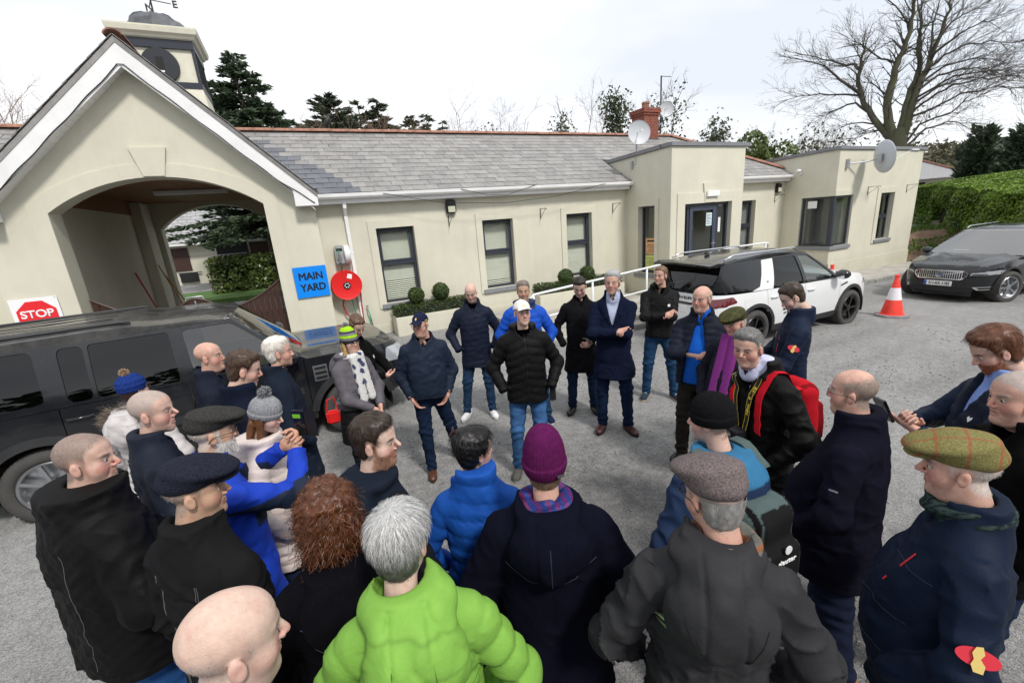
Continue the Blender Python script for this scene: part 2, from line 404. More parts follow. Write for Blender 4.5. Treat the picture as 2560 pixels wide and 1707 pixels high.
def ground_material():
 m,t,b=new_mat('gravel_ground')
 ge=N(t,'ShaderNodeNewGeometry');P=ge.outputs['Position']
 nL=N(t,'ShaderNodeTexNoise',i_Scale=.55,i_Detail=7.0,i_Roughness=.62);t.links.new(P,nL.inputs['Vector'])
 nM=N(t,'ShaderNodeTexNoise',i_Scale=9.0,i_Detail=8.0,i_Roughness=.75);t.links.new(P,nM.inputs['Vector'])
 vo=N(t,'ShaderNodeTexVoronoi',i_Scale=62.0);t.links.new(P,vo.inputs['Vector'])
 vb=N(t,'ShaderNodeTexVoronoi',i_Scale=145.0);t.links.new(P,vb.inputs['Vector'])
 cr=N(t,'ShaderNodeValToRGB');e=cr.color_ramp.elements
 e[0].position=.28;e[0].color=(.165,.164,.162,1);e[1].position=.72;e[1].color=(.335,.333,.33,1)
 ad=N(t,'ShaderNodeMath',operation='MULTIPLY_ADD');ad.inputs[1].default_value=.75;t.links.new(nM.outputs['Fac'],ad.inputs[0])
 sb=N(t,'ShaderNodeMath',operation='MULTIPLY_ADD');sb.inputs[1].default_value=.42;sb.inputs[2].default_value=-.08;t.links.new(nL.outputs['Fac'],sb.inputs[0]);t.links.new(sb.outputs[0],ad.inputs[2])
 t.links.new(ad.outputs[0],cr.inputs['Fac'])
 # single chippings, lighter and darker
 r2=N(t,'ShaderNodeValToRGB');r2.color_ramp.elements[0].color=(.45,.45,.45,1);r2.color_ramp.elements[1].color=(1.5,1.5,1.48,1)
 sx=N(t,'ShaderNodeSeparateColor');t.links.new(vb.outputs['Color'],sx.inputs[0]);t.links.new(sx.outputs[0],r2.inputs['Fac'])
 mu=N(t,'ShaderNodeMixRGB',blend_type='MULTIPLY',i_Fac=.75);t.links.new(cr.outputs['Color'],mu.inputs['Color1']);t.links.new(r2.outputs['Color'],mu.inputs['Color2'])
 # darker round patch in the middle of the yard and faint wheel tracks
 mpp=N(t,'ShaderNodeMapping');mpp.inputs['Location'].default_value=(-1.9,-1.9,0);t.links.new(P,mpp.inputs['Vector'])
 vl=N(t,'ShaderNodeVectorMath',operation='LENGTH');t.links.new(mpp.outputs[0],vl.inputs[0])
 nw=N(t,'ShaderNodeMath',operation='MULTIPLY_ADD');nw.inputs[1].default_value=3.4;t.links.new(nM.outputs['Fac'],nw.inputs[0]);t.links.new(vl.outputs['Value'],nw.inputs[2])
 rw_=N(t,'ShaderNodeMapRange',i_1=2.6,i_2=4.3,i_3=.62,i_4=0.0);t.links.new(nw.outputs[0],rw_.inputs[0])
 mtr=N(t,'ShaderNodeMapping');mtr.inputs['Rotation'].default_value=(0,0,.22);mtr.inputs['Scale'].default_value=(.12,1.1,1);t.links.new(P,mtr.inputs['Vector'])
 ntr=N(t,'ShaderNodeTexNoise',i_Scale=1.0,i_Detail=4.0);t.links.new(mtr.outputs[0],ntr.inputs['Vector'])
 rtr=N(t,'ShaderNodeMapRange',i_1=.48,i_2=.7,i_3=0.0,i_4=.45);t.links.new(ntr.outputs['Fac'],rtr.inputs[0])
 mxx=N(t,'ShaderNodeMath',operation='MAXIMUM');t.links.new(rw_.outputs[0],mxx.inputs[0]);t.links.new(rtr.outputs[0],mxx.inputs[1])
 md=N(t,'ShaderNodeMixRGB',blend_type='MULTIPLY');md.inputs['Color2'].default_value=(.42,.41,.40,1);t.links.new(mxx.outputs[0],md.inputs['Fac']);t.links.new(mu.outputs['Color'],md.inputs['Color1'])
 t.links.new(md.outputs['Color'],b.inputs['Base Color']);b.inputs['Roughness'].default_value=.93;b.inputs['Specular IOR Level'].default_value=.3
 b1=N(t,'ShaderNodeBump',i_Strength=.45,i_Distance=.010);t.links.new(vb.outputs['Distance'],b1.inputs['Height'])
 b2=N(t,'ShaderNodeBump',i_Strength=.35,i_Distance=.03);t.links.new(nM.outputs['Fac'],b2.inputs['Height']);t.links.new(b1.outputs['Normal'],b2.inputs['Normal'])
 t.links.new(b2.outputs['Normal'],b.inputs['Normal'])
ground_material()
# ================================================================== ground
def sstep(a,b,x):
 t=np.clip((np.asarray(x,float)-a)/(b-a),0,1);return t*t*(3-2*t)
def gz(x,y):
 x=np.asarray(x,float);y=np.asarray(y,float)
 z=.02*np.clip(y-4.5,0,6)*(1-sstep(3,9,x))
 q=np.clip(x-9.0,0,13.0);z=z-.030*q*sstep(-1,3,q)
 z=z+1.0*sstep(22.3,27.5,x)*sstep(3,8,y)+.5*sstep(23,32,x)*(1-sstep(3,8,y))
 z=z+.4*sstep(14,26,y)*(1-sstep(3,12,x))
 return z+.006*np.sin(x*1.9+1)*np.sin(y*2.3)
def gzf(x,y):return float(gz(x,y))
def graded(lo,hi,flo,fhi,f):
 a=list(np.arange(flo,fhi+1e-6,f));s=f
 while a[-1]<hi:s*=1.35;a.append(min(a[-1]+s,hi))
 s=f
 while a[0]>lo:s*=1.35;a.insert(0,max(a[0]-s,lo))
 return np.array(a)
gx=graded(-500,700,-7,34,.5);gy=graded(-400,700,-2,18,.5)
GX,GY=np.meshgrid(gx,gy,indexing='ij');GZ=gz(GX,GY)
nx_,ny_=GX.shape;idx=np.arange(nx_*ny_).reshape(nx_,ny_)
Fq=np.stack([idx[:-1,:-1],idx[1:,:-1],idx[1:,1:],idx[:-1,1:]],-1).reshape(-1,4)
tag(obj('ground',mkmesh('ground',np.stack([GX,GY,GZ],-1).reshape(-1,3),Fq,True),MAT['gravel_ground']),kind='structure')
# loose chippings
def scatter_stones():
 base=np.array([(1,0,0),(-1,0,0),(0,1,0),(0,-1,0),(0,0,.7),(0,0,-.7)])
 fac=np.array([(0,2,4),(2,1,4),(1,3,4),(3,0,4),(2,0,5),(1,2,5),(3,1,5),(0,3,5)])
 n=42000
 d=1.0+RNG.random(n)**1.6*10;a=R(24.9)+(RNG.random(n)-.5)*1.75
 x=d*np.sin(a);y=d*np.cos(a)
 # clumped
 cl=np.sin(x*2.1+np.sin(y*1.3)*2)+np.sin(y*2.7+1.1*np.sin(x*1.7))
 keep=RNG.random(n)<np.clip(.35+.4*cl,.06,1);x,y=x[keep],y[keep];n=len(x)
 s=.0035+RNG.random(n)**3*.013
 rot=RNG.random(n)*6.28;jit=1+.35*(RNG.random((n,6,3))-.5)
 P=base[None]*jit*s[:,None,None]
 c,q=np.cos(rot)[:,None],np.sin(rot)[:,None]
 X=P[...,0]*c-P[...,1]*q;Y=P[...,0]*q+P[...,1]*c
 V=np.stack([X+x[:,None],Y+y[:,None],P[...,2]+gz(x,y)[:,None]+s[:,None]*.25],-1).reshape(-1,3)
 F=(fac[None]+np.arange(n)[:,None,None]*6).reshape(-1,3)
 m=slate_mat('chippings',(.10,.10,.098),(.36,.355,.34),.9)
 tag(obj('gravel',mkmesh('gravel',V,F),m),'loose grey stone chippings scattered over the yard','gravel',kind='stuff')
scatter_stones()
# a few straws on the gravel
def straws():
 mb=MB()
 for i in range(70):
  d=1.2+random.random()*7;a=R(24.9)+(random.random()-.5)*1.6;x,y=d*math.sin(a),d*math.cos(a);t=random.random()*6.3;l=.02+random.random()*.05
  z=gzf(x,y)+.012;mb.tube([(x,y,z),(x+l*math.cos(t),y+l*math.sin(t),z+.004)],.0012,4)
 tag(mb.build('straw',simple('straw',(.5,.40,.2),.8)),'thin pale straws lying on the gravel yard','straw',kind='stuff')
straws()
# pavement in front of the right-hand rooms
YW,YB,YG=10.5,8.78,9.9
def slabmap(z0):return lambda u,v,o:(u,v,z0(u,v)+o)
def pav_z(x,y):return gzf(x,y)+.11
pv=[(4.0,7.15),(9,7.2),(16,7.3),(22.9,7.85),(22.9,8.9),(21.6,8.9),(21.6,10.4),(4.2,10.4)]
pavement=panel('pavement',pv,lambda u,v,o:(u,v,pav_z(u,v)+o),.3,MAT['concrete'],step=.7)
tag(pavement,kind='structure')
# kerb stones along its edge
ke=[(4.0,7.15),(9,7.2),(16,7.3),(22.9,7.85)]
def along(poly,s):
 for a,b in zip(poly,poly[1:]):
  d=math.dist(a,b)
  if s<=d:return(a[0]+(b[0]-a[0])*s/d,a[1]+(b[1]-a[1])*s/d)
  s-=d
 return poly[-1]
L_=sum(math.dist(a,b)for a,b in zip(ke,ke[1:]));s_=0
while s_<L_-.1:
 a=along(ke,s_+.006);b=along(ke,min(L_,s_+.905));d=Vector((b[0]-a[0],b[1]-a[1])).normalized();nrm=Vector((d.y,-d.x))*.11
 z=pav_z((a[0]+b[0])/2,(a[1]+b[1])/2)+.004+random.uniform(-.003,.003)
 mb=MB();q=[(a[0],a[1]),(b[0],b[1]),(b[0]+nrm.x,b[1]+nrm.y),(a[0]+nrm.x,a[1]+nrm.y)]
 mb.prism(q,z-.3,z,'z');mb.build('kerb_stone',MAT['kerb_stone'],pavement,bevel=.012);s_+=.915
 # ramp up to the door with its landing
rp=MB();rp.prism([(4.3,.02),(9.0,.42),(12.6,.42),(12.6,-.3),(4.3,-.3)],7.42,YB-.003,'y')
tag(rp.build('ramp',MAT['concrete'],bevel=.01),'low concrete ramp rising to the glazed entrance door','ramp',kind='structure')
# ================================================================== the office building
office=empty('office_building',(9,YW,0),label='long cream rendered single-storey building with slate roof and two flat-roofed projections',cat='building')
def P_(o):
 o.parent=office;o.matrix_parent_inverse=office.matrix_world.inverted()if False else Matrix.Translation((-9,-YW,0));return o
def xz(Y):return lambda u,v,o:(u,Y-o,v)
def yz(X):return lambda u,v,o:(X-o,u,v)
def rect(x0,x1,z0,z1):return[(x0,z0),(x1,z0),(x1,z1),(x0,z1)]
WZ0,WZ1=.82,2.555
WIN=[(1.68,2.55),(4.29,5.15),(6.80,7.65),(13.90,14.62)]
P_(panel('wall',rect(.305,16.165,-.6,3.22),xz(YW),.32,MAT['painted_render'],holes=[rect(a,b,WZ0,WZ1)for a,b in WIN]))
P_(panel('wall',rect(-9.5,-4.205,-.6,3.22),xz(YW),.32,MAT['painted_render']))
P_(panel('wall',[(8.923,-.6),(11.667,-.6),(11.667,3.99),(8.923,3.99)],xz(YB),.3,MAT['painted_render'],holes=[rect(9.41,11.21,.43,2.57)]))
P_(panel('wall',[(YB+.003,-.6),(11.55,-.6),(11.55,3.92),(YB+.003,3.995)],yz(8.92),.3,MAT['painted_render'],holes=[rect(9.33,9.98,.74,2.6)],flip=True))
P_(panel('wall',[(YB+.003,-.6),(11.55,-.6),(11.55,3.92),(YB+.003,3.995)],lambda u,v,o:(11.67+o,u,v),.3,MAT['painted_render']))
P_(panel('wall',[(16.173,-1),(21.417,-1),(21.417,3.855),(16.173,3.893)],xz(YB),.3,MAT['painted_render'],holes=[[(16.16,.84),(17.18,.84),(17.18,2.48),(16.16,2.48)],rect(18.9,19.8,.84,2.455)]))
P_(panel('wall',[(YB+.003,-1),(15.5,-1),(15.5,3.75),(YB+.003,3.9)],yz(16.17),.3,MAT['painted_render'],holes=[[(YB-.1,.84),(9.84,.84),(9.84,2.48),(YB-.1,2.48)]],flip=True))
P_(panel('wall',[(YB+.003,-1),(15.5,-1),(15.5,3.75),(YB+.003,3.86)],lambda u,v,o:(21.42+o,u,v),.3,MAT['painted_render']))
# plinth (wall face steps out below it)
def plinth(outl,fm):
 P_(panel('plinth',outl,fm,.02,MAT['painted_render'],flip=fm is not None and False))
P_(panel('plinth',rect(.5,8.9,-.5,.32),xz(YW-.02),.018,MAT['painted_render']))
P_(panel('plinth',rect(16.15,21.44,-1,.26),xz(YB-.02),.018,MAT['painted_render']))
P_(panel('plinth',rect(YB-.02,10.48,-1,.26),yz(16.15),.018,MAT['painted_render'],flip=True))
# flat roofs behind the parapets
mb=MB();mb.box(9.1,11.5,8.9,11.6,3.78,3.84);P_(mb.build('flat_roof',MAT['lead']))
mb=MB();mb.box(16.35,21.25,8.95,15.4,3.6,3.68);P_(mb.build('flat_roof',MAT['lead']))
# copings
def coping(pts,w=.36,t=.1):
 mb=MB()
 for(a,b,n)in pts:
  a,b=Vector(a),Vector(b);d=(b-a).normalized();s=Vector((-d.y,d.x,0)).normalized()*n
  q=[a-s*.05,b-s*.05,b+s*w,a+s*w]
  V=[v+Vector((0,0,0))for v in q]+[v+Vector((0,0,t))for v in q]
  mb.add(V,[(0,3,2,1),(4,5,6,7),(0,1,5,4),(1,2,6,5),(2,3,7,6),(3,0,4,7)])
 P_(mb.build('coping',MAT['coping_metal'],bevel=.006))
coping([((8.87,YB,3.998),(11.8,YB,3.99),1)]);coping([((8.92,11.55,3.925),(8.92,YB+.32,3.996),1)]);coping([((11.67,YB+.32,3.995),(11.67,11.55,3.93),1)])
coping([((16.1,YB,3.9),(21.58,YB,3.862),1)]);coping([((16.17,15.5,3.752),(16.17,YB+.32,3.898),1)]);coping([((21.42,YB+.32,3.862),(21.42,15.5,3.75),1)])
# raised plaster bands round openings
def band(x0,x1,z0,z1,ix0,ix1,iz1,fm,flip=False,u=True):
 out=[(x0,z0),(ix0,z0),(ix0,iz1),(ix1,iz1),(ix1,z0),(x1,z0),(x1,z1),(x0,z1)]
 P_(panel('architrave',out,fm,.026,MAT['painted_render'],flip=flip))
for a,b in WIN:band(a-.17,b+.17,WZ0-.1,WZ1+.17,a,b,WZ1,xz(YW-.027))
band(9.14,11.58,.43,2.84,9.41,11.21,2.57,xz(YB-.027))
band(9.2,10.14,.6,2.78,9.33,9.98,2.6,yz(8.92-.027),True)
band(18.68,19.98,.72,2.65,18.9,19.8,2.455,xz(YB-.027))
P_(panel('architrave',[(16.15,2.48),(17.18,2.48),(17.18,.84),(17.36,.84),(17.36,2.65),(16.15,2.65)],xz(YB-.027),.026,MAT['painted_render']))
P_(panel('architrave',[(YB-.015,2.48),(9.84,2.48),(9.84,.84),(10.05,.84),(10.05,2.65),(YB-.015,2.65)],yz(16.17-.027),.026,MAT['painted_render'],flip=True))
P_(panel('keystone',[(10.14,2.575),(10.52,2.575),(10.6,3.08),(10.06,3.08)],xz(YB-.04),.036,MAT['painted_render']))
# windows
def blinds(mb,x0,x1,z0,z1,y,pitch,tilt,hw=.012):
 z=z0
 while z<z1:
  mb.add([(x0,y-hw,z-tilt),(x1,y-hw,z-tilt),(x1,y+hw,z+tilt),(x0,y+hw,z+tilt)],[(0,1,2,3)]);z+=pitch
def window(x0,x1,z0,z1,Y,mid=None,blind='cream',low=None,depth=.13,sill=True,sillw=.11):
 """frame sits back in the opening of a wall facing -Y"""
 y=Y+depth;e=.002;w_=.065
 fr=MB()
 fr.box(x0+e,x1-e,y,y+.07,z0+e,z0+w_);fr.box(x0+e,x1-e,y,y+.07,z1-w_,z1-e)
 fr.box(x0+e,x0+w_,y,y+.07,z0+w_,z1-w_);fr.box(x1-w_,x1-e,y,y+.07,z0+w_,z1-w_)
 if mid:fr.box(x0+w_,x1-w_,y,y+.07,mid-.04,mid+.04)
 # opening sash, slightly proud
 if mid:
  a,b,c,d=x0+w_-.012,x1-w_+.012,mid+.045,z1-w_+.012
  for(p,q,r,s)in((a,b,c,c+.045),(a,b,d-.045,d),(a,a+.045,c+.045,d-.045),(b-.045,b,c+.045,d-.045)):fr.box(p,q,y-.018,y-.002,r,s)
 f=P_(fr.build('window',MAT['grey_frame'],bevel=.004))
 def sub(o):o.parent=f;return o
 g=MB()
 if mid:
  g.box(x0+w_,x1-w_,y+.02,y+.028,z0+w_,mid-.04);g.build('pane',MAT['window_glass'],f)
  g=MB();g.box(x0+w_,x1-w_,y+.02,y+.028,mid+.04,z1-w_);g.build('pane',MAT['window_glass'],f)
 else:g.box(x0+w_,x1-w_,y+.02,y+.028,z0+w_,z1-w_);g.build('pane',MAT['window_glass'],f)
 if blind:
  b=MB();yb=y+.11
  if low is None:blinds(b,x0+.05,x1-.05,z0+.05,z1-.04,yb,.024,.0125 if blind=='cream' else .008,.004 if blind=='cream' else .01)
  else:
   blinds(b,x0+.05,x1-.05,low,z1-.04,yb,.023,.0125,.004);zz=low-.03
   blinds(b,x0+.05,x1-.05,z0+.06,zz,yb,.046,.014,.010)
  b.build('blind',MAT['blind_cream' if blind=='cream' else 'blind_grey'],f)
 if sill:
  s=MB();s.box(x0-sillw,x1+sillw,Y-.06,Y+depth+.002,z0-.105,z0-.003);s.build('sill',MAT['granite_sill'],f,bevel=.006)
 r=MB();r.box(x0-.3,x1+.3,y+.95,y+1.0,z0-.3,z1+.3);r.build('room',MAT['room_dim'],f)
 return f
window(*WIN[0],WZ0,WZ1,YW,1.74,low=1.34)
window(*WIN[1],WZ0,WZ1,YW,1.73,low=1.02)
window(*WIN[2],WZ0,WZ1,YW,1.74,low=.9)
window(*WIN[3],WZ0,WZ1,YW,1.70,blind='grey')
window(18.9,19.8,.84,2.455,YB,1.62,blind=None)
# corner window of the right-hand room (front leaf + side leaf + corner post)
def corner_window():
 z0,z1=.84,2.48;c=MB();y=YB+.03;x=16.17+.03;w_=.07
 c.box(x,x+.11,y,y+.11,z0,z1)
 xe,ye=17.18,9.84
 c.box(x+.11,xe-.002,y+.01,y+.08,z0+.002,z0+w_);c.box(x+.11,xe-.002,y+.01,y+.08,z1-w_,z1-.002);c.box(xe-w_,xe-.002,y+.01,y+.08,z0+w_,z1-w_)
 c.box(x+.01,x+.08,y+.11,ye-.002,z0+.002,z0+w_);c.box(x+.01,x+.08,y+.11,ye-.002,z1-w_,z1-.002);c.box(x+.01,x+.08,ye-w_,ye-.002,z0+w_,z1-w_)
 f=P_(c.build('window',MAT['grey_frame'],bevel=.005))
 g=MB();g.box(x+.11,xe-w_,y+.03,y+.038,z0+w_,z1-w_);g.build('pane',MAT['window_glass'],f)
 g=MB();g.box(x+.03,x+.038,y+.11,ye-w_,z0+w_,z1-w_);g.build('pane',MAT['window_glass'],f)
 b=MB();blinds(b,x+.14,xe-.05,z0+.06,z1-.05,y+.13,.032,.004,.013);b.build('blind',MAT['blind_grey'],f)
 b=MB();z=z0+.06
 while z<z1-.05:
  b.add([(x+.115,y+.2,z-.004),(x+.115,ye-.05,z-.004),(x+.141,ye-.05,z+.004),(x+.141,y+.2,z+.004)],[(0,1,2,3)]);z+=.032
 b.build('blind',MAT['blind_grey'],f)
 s=MB();s.prism([(16.1,YB-.06),(17.30,YB-.06),(17.30,YB+.01),(16.4,YB+.12),(16.2,9.97),(16.1,9.97)],z0-.12,z0-.003,'z');s.build('sill',MAT['granite_sill'],f,bevel=.006)
 p=MB();p.box(x+.012,x+.018,9.35,9.65,2.12,2.36);p.build('notice',MAT['paper_white'],f)
 r=MB();r.box(17.0,20.6,10.6,10.65,0,3.2);r.box(20.55,20.6,9.1,10.6,0,3.2);r.build('room',MAT['room_dim'],f)
corner_window()
# narrow side window of the entrance bay
def side_window():
 x=8.92+.14;y0,y1,z0,z1=9.33,9.98,.74,2.6;w_=.06;c=MB()
 c.box(x,x+.07,y0+.002,y1-.002,z0+.002,z0+w_);c.box(x,x+.07,y0+.002,y1-.002,z1-w_,z1-.002);c.box(x,x+.07,y0+.002,y0+w_,z0+w_,z1-w_);c.box(x,x+.07,y1-w_,y1-.002,z0+w_,z1-w_)
 f=P_(c.build('window',MAT['grey_frame'],bevel=.004))
 g=MB();g.box(x+.03,x+.036,y0+w_,y1-w_,z0+w_,z1-w_);g.build('pane',MAT['window_glass'],f)
 s=MB();s.box(8.86,x,y0-.12,y1+.14,z0-.11,z0-.003);s.build('sill',MAT['granite_sill'],f,bevel=.006)
 n=MB();n.box(x+.018,x+.022,9.47,9.86,1.28,1.72);o=n.build('notice',MAT['paper_orange'],f)
 n=MB();n.box(x+.018,x+.022,9.47,9.86,.84,1.25);n.build('notice',MAT['paper_yellow'],f)
 t=MB()
 for i in range(5):t.box(x+.0165,x+.0176,9.51,9.82-.05*(i%3),1.33+.05*i,1.345+.05*i)
 t.box(x+.0165,x+.0176,9.52,9.80,1.62,1.67)
 for i in range(9):t.box(x+.0165,x+.0176,9.51,9.82-.04*(i%4),.88+.035*i,.888+.035*i)
 t.build('print',MAT['dark_wood'],f)
 r=MB();r.box(9.9,9.95,9.1,10.4,0,3);r.build('room',simple('room_grey',(.16,.17,.165),.9),f)
side_window()
# entrance door
def entrance():
 y=YB+.1;x0,x1,z0,z1=9.41,11.21,.435,2.57;w_=.07;c=MB()
 c.box(x0+.002,x1-.002,y,y+.08,z1-w_,z1-.002);c.box(x0+.002,x0+w_,y,y+.08,z0,z1-w_);c.box(x1-w_,x1-.002,y,y+.08,z0,z1-w_)
 c.box(9.62,9.70,y,y+.08,z0,z1-w_);c.box(10.72,10.80,y,y+.08,z0,z1-w_)
 f=P_(c.build('door_frame',MAT['grey_frame'],bevel=.004))
 for a,b in((x0+w_,9.62),(10.80,x1-w_)):
  g=MB();g.box(a,b,y+.03,y+.038,z0+.05,z1-w_);g.build('side_light',MAT['window_glass'],f)
 d=MB();a,b=9.705,10.715
 d.box(a,a+.12,y-.02,y+.05,z0+.01,z1-w_-.005);d.box(b-.12,b,y-.02,y+.05,z0+.01,z1-w_-.005);d.box(a+.12,b-.12,y-.02,y+.05,z1-w_-.125,z1-w_-.005);d.box(a+.12,b-.12,y-.02,y+.05,z0+.01,z0+.16)
 dd=P_(d.build('door',simple('door_paint',(.055,.066,.10),.4),bevel=.004))
 g=MB();g.box(a+.12,b-.12,y+.01,y+.018,z0+.16,z1-w_-.125);g.build('pane',MAT['window_glass'],dd)
 h=MB();h.box(b-.085,b-.045,y-.03,y-.02,1.32,1.56);h.tube([(b-.065,y-.07,1.46),(b-.20,y-.07,1.455)],.011,8);h.tube([(b-.065,y-.02,1.46),(b-.065,y-.075,1.46)],.012,8);h.build('handle',MAT['steel'],dd)
 n=MB();n.box(10.36,10.58,y+.003,y+.008,1.95,2.3);n.build('notice',simple('paper_blue',(.62,.74,.78),.7),dd)
 n=MB();n.box(10.86,10.95,y+.02,y+.026,1.75,2.15);n.build('notice',MAT['paper_white'],f)
 t=MB()
 for i in range(7):t.box(10.38,10.56-.03*(i%3),y+.0015,y+.0025,2.0+.04*i,2.012+.04*i)
 t.build('print',MAT['ink_black'],dd)
 r=MB();r.box(9.2,11.4,11.2,11.25,.3,3);r.box(9.25,11.4,9.0,11.2,.36,.41);r.build('hall',MAT['room_dim'],f)
 r=MB();r.box(9.9,10.1,10.6,10.75,.42,2.9);r.box(10.35,10.55,10.4,10.5,.42,2.9);r.build('curtain',MAT['blind_cream'],f)
 l=MB();l.box(10.16,10.62,YB-.10,YB-.042,2.72,2.87)
 tag(l.build('emergency_light',simple('lamp_white',(.85,.85,.82),.35),bevel=.012),'white bulkhead light under the keystone above the entrance door','light')
entrance()
# ------------------------------------------------------------------ roof with single slates
EY,EZ,RY,RZ=10.26,3.315,13.4,5.11
sv=Vector((0,RY-EY,RZ-EZ));SL=sv.length;sv.normalize();sn=Vector((0,-sv.z,sv.y))
roof=MB()
def rp_(x,v,o=0.0):return(x,EY+sv.y*v+sn.y*o,EZ+sv.z*v+sn.z*o)
for(xa0,xa1,xb1,xb0)in((-9.5,-4.42,-2.6,-9.5),(.47,16.6,13.5,-1.34)):
 roof.add([rp_(xa0,0),rp_(xa1,0),rp_(xb1,SL),rp_(xb0,SL),rp_(xa0,0,-.1),rp_(xa1,0,-.1),rp_(xb1,SL,-.1),rp_(xb0,SL,-.1)],[(0,1,2,3),(7,6,5,4),(0,4,5,1),(3,2,6,7),(0,3,7,4),(1,5,6,2)])
roof.add([(16.6,EY,EZ),(16.6,16.55,EZ),(13.5,RY,RZ)],[(0,1,2)])
roof.add([(16.6,16.55,EZ),(.47,16.55,EZ),(-1.34,RY,RZ),(13.5,RY,RZ)],[(0,1,2,3)]);roof.add([(-4.42,16.55,EZ),(-9.5,16.55,EZ),(-9.5,RY,RZ),(-2.6,RY,RZ)],[(0,1,2,3)])
roof_o=P_(roof.build('roof',simple('roof_felt',(.06,.06,.062),.9)))
GC=-1.97
def gable_top(x):return 5.70-.965*abs(x-GC)
COURSE,SWID=.25,.29
def slate_mesh(wd,name='slate'):
 L=COURSE+.10;t=.007
 V=[]
 for(x,v,o)in((0,0,.016),(wd,0,.016),(wd,L,.004),(0,L,.004)):
  V.append((x-wd/2,sv.y*v+sn.y*o,sv.z*v+sn.z*o))
 for(x,v,o)in((0,0,.016+t),(wd,0,.016+t),(wd,L,.004+t),(0,L,.004+t)):
  V.append((x-wd/2,sv.y*v+sn.y*o,sv.z*v+sn.z*o))
 return V,[(0,3,2,1),(4,5,6,7),(0,1,5,4),(1,2,6,5),(2,3,7,6),(3,0,4,7)]
sV,sF=slate_mesh(SWID-.006)
me_old=mkmesh('slate',sV,sF);me_old.materials.append(MAT['slate_old'])
me_new=mkmesh('slate_dark',sV,sF);me_new.materials.append(MAT['slate_new'])
cand=[]
for c in range(int(SL/COURSE)+1):
 v=c*COURSE
 if v>SL-.08:continue
 x=-9.4+(SWID/2 if c%2 else 0)
 while x<16.6-3.1*v/SL-.1:
  z=EZ+sv.z*(v+.1)
  if z>gable_top(x)+.02:
   if not(8.95<x<11.6 and EY+sv.y*v<11.5):
    cand.append((x,v))
  x+=SWID
def slate_dist(q):
 x,v=q;p=rp_(x,v);vis=0 if(x>.2 and x<9.3)else 6
 return math.dist(p,(0,0,CAMZ))+vis
cand.sort(key=slate_dist)
rest=MB();restn=MB()
def is_new(x,v):
 vx=GC+(5.70-(EZ+sv.z*v))/.965
 return 0<=x-vx<.95-.62*v/SL+(.18 if int(v/COURSE)%2 else 0)
for i,(x,v)in enumerate(cand):
 j=random.uniform(-.004,.004);k=random.uniform(0,.005);p=rp_(x+j,v+random.uniform(-.004,.004),k)
 nw=is_new(x,v)
 if i<290:
  o=bpy.data.objects.new('slate',me_new if nw else me_old);COL.objects.link(o);o.parent=roof_o;o.location=p
  o.rotation_euler=(0,random.uniform(-.006,.006),random.uniform(-.004,.004))
 else:
  (restn if nw else rest).add([(a+p[0],b+p[1],c+p[2])for a,b,c in sV],sF)
tag(rest.build('slates',MAT['slate_old'],roof_o),kind='stuff')
if restn.v:tag(restn.build('slates',MAT['slate_new'],roof_o),kind='stuff')
# ridge and hip tiles
def ridge_tile_mesh(l):
 m=MB();n=8
 for a,b in((0,1),):
  V=[]
  for s in(0,1):
   for k in range(n+1):
    t=PI*k/n;V.append((s*l,-math.cos(t)*.13,math.sin(t)*.085))
  V+=[(v[0],v[1]*.85,v[2]*.85-.004)for v in V]
  N1=2*(n+1);F=[]
  for k in range(n):
   F.append((k,k+1,n+1+k+1,n+1+k));F.append((N1+k,N1+n+1+k,N1+n+1+k+1,N1+k+1))
   F.append((k,N1+k,N1+k+1,k+1));F.append((n+1+k,n+1+k+1,N1+n+1+k+1,N1+n+1+k))
  m.add(V,F)
 return m.mesh('ridge_tile',40)
rt_me=ridge_tile_mesh(.445);rt_me.materials.append(MAT['terracotta'])
x=-9.4
while x<13.3:
 o=bpy.data.objects.new('ridge_tile',rt_me);COL.objects.link(o);o.parent=roof_o;o.location=(x,RY,RZ+.01+random.uniform(0,.006));o.rotation_euler=(0,random.uniform(-.004,.004),0);x+=.45
hv=Vector((3.1,EY-RY,EZ-RZ));hl=hv.length
for k in range(int(hl/.45)):
 o=bpy.data.objects.new('ridge_tile',rt_me);COL.objects.link(o);o.parent=roof_o
 o.location=Vector((13.5,RY,RZ+.02))+hv*(k*.45/hl);o.rotation_euler=hv.to_track_quat('X','Z').to_euler()
 # rooflight near the bay
mb=MB();q=[rp_(12.0,1.0,.03),rp_(12.75,1.0,.03),rp_(12.75,1.95,.03),rp_(12.0,1.95,.03)];q2=[rp_(12.0,1.0,.13),rp_(12.75,1.0,.13),rp_(12.75,1.95,.13),rp_(12.0,1.95,.13)]
mb.add(q+q2,[(0,3,2,1),(4,5,6,7),(0,1,5,4),(1,2,6,5),(2,3,7,6),(3,0,4,7)]);rl=P_(mb.build('rooflight',MAT['grey_frame']))
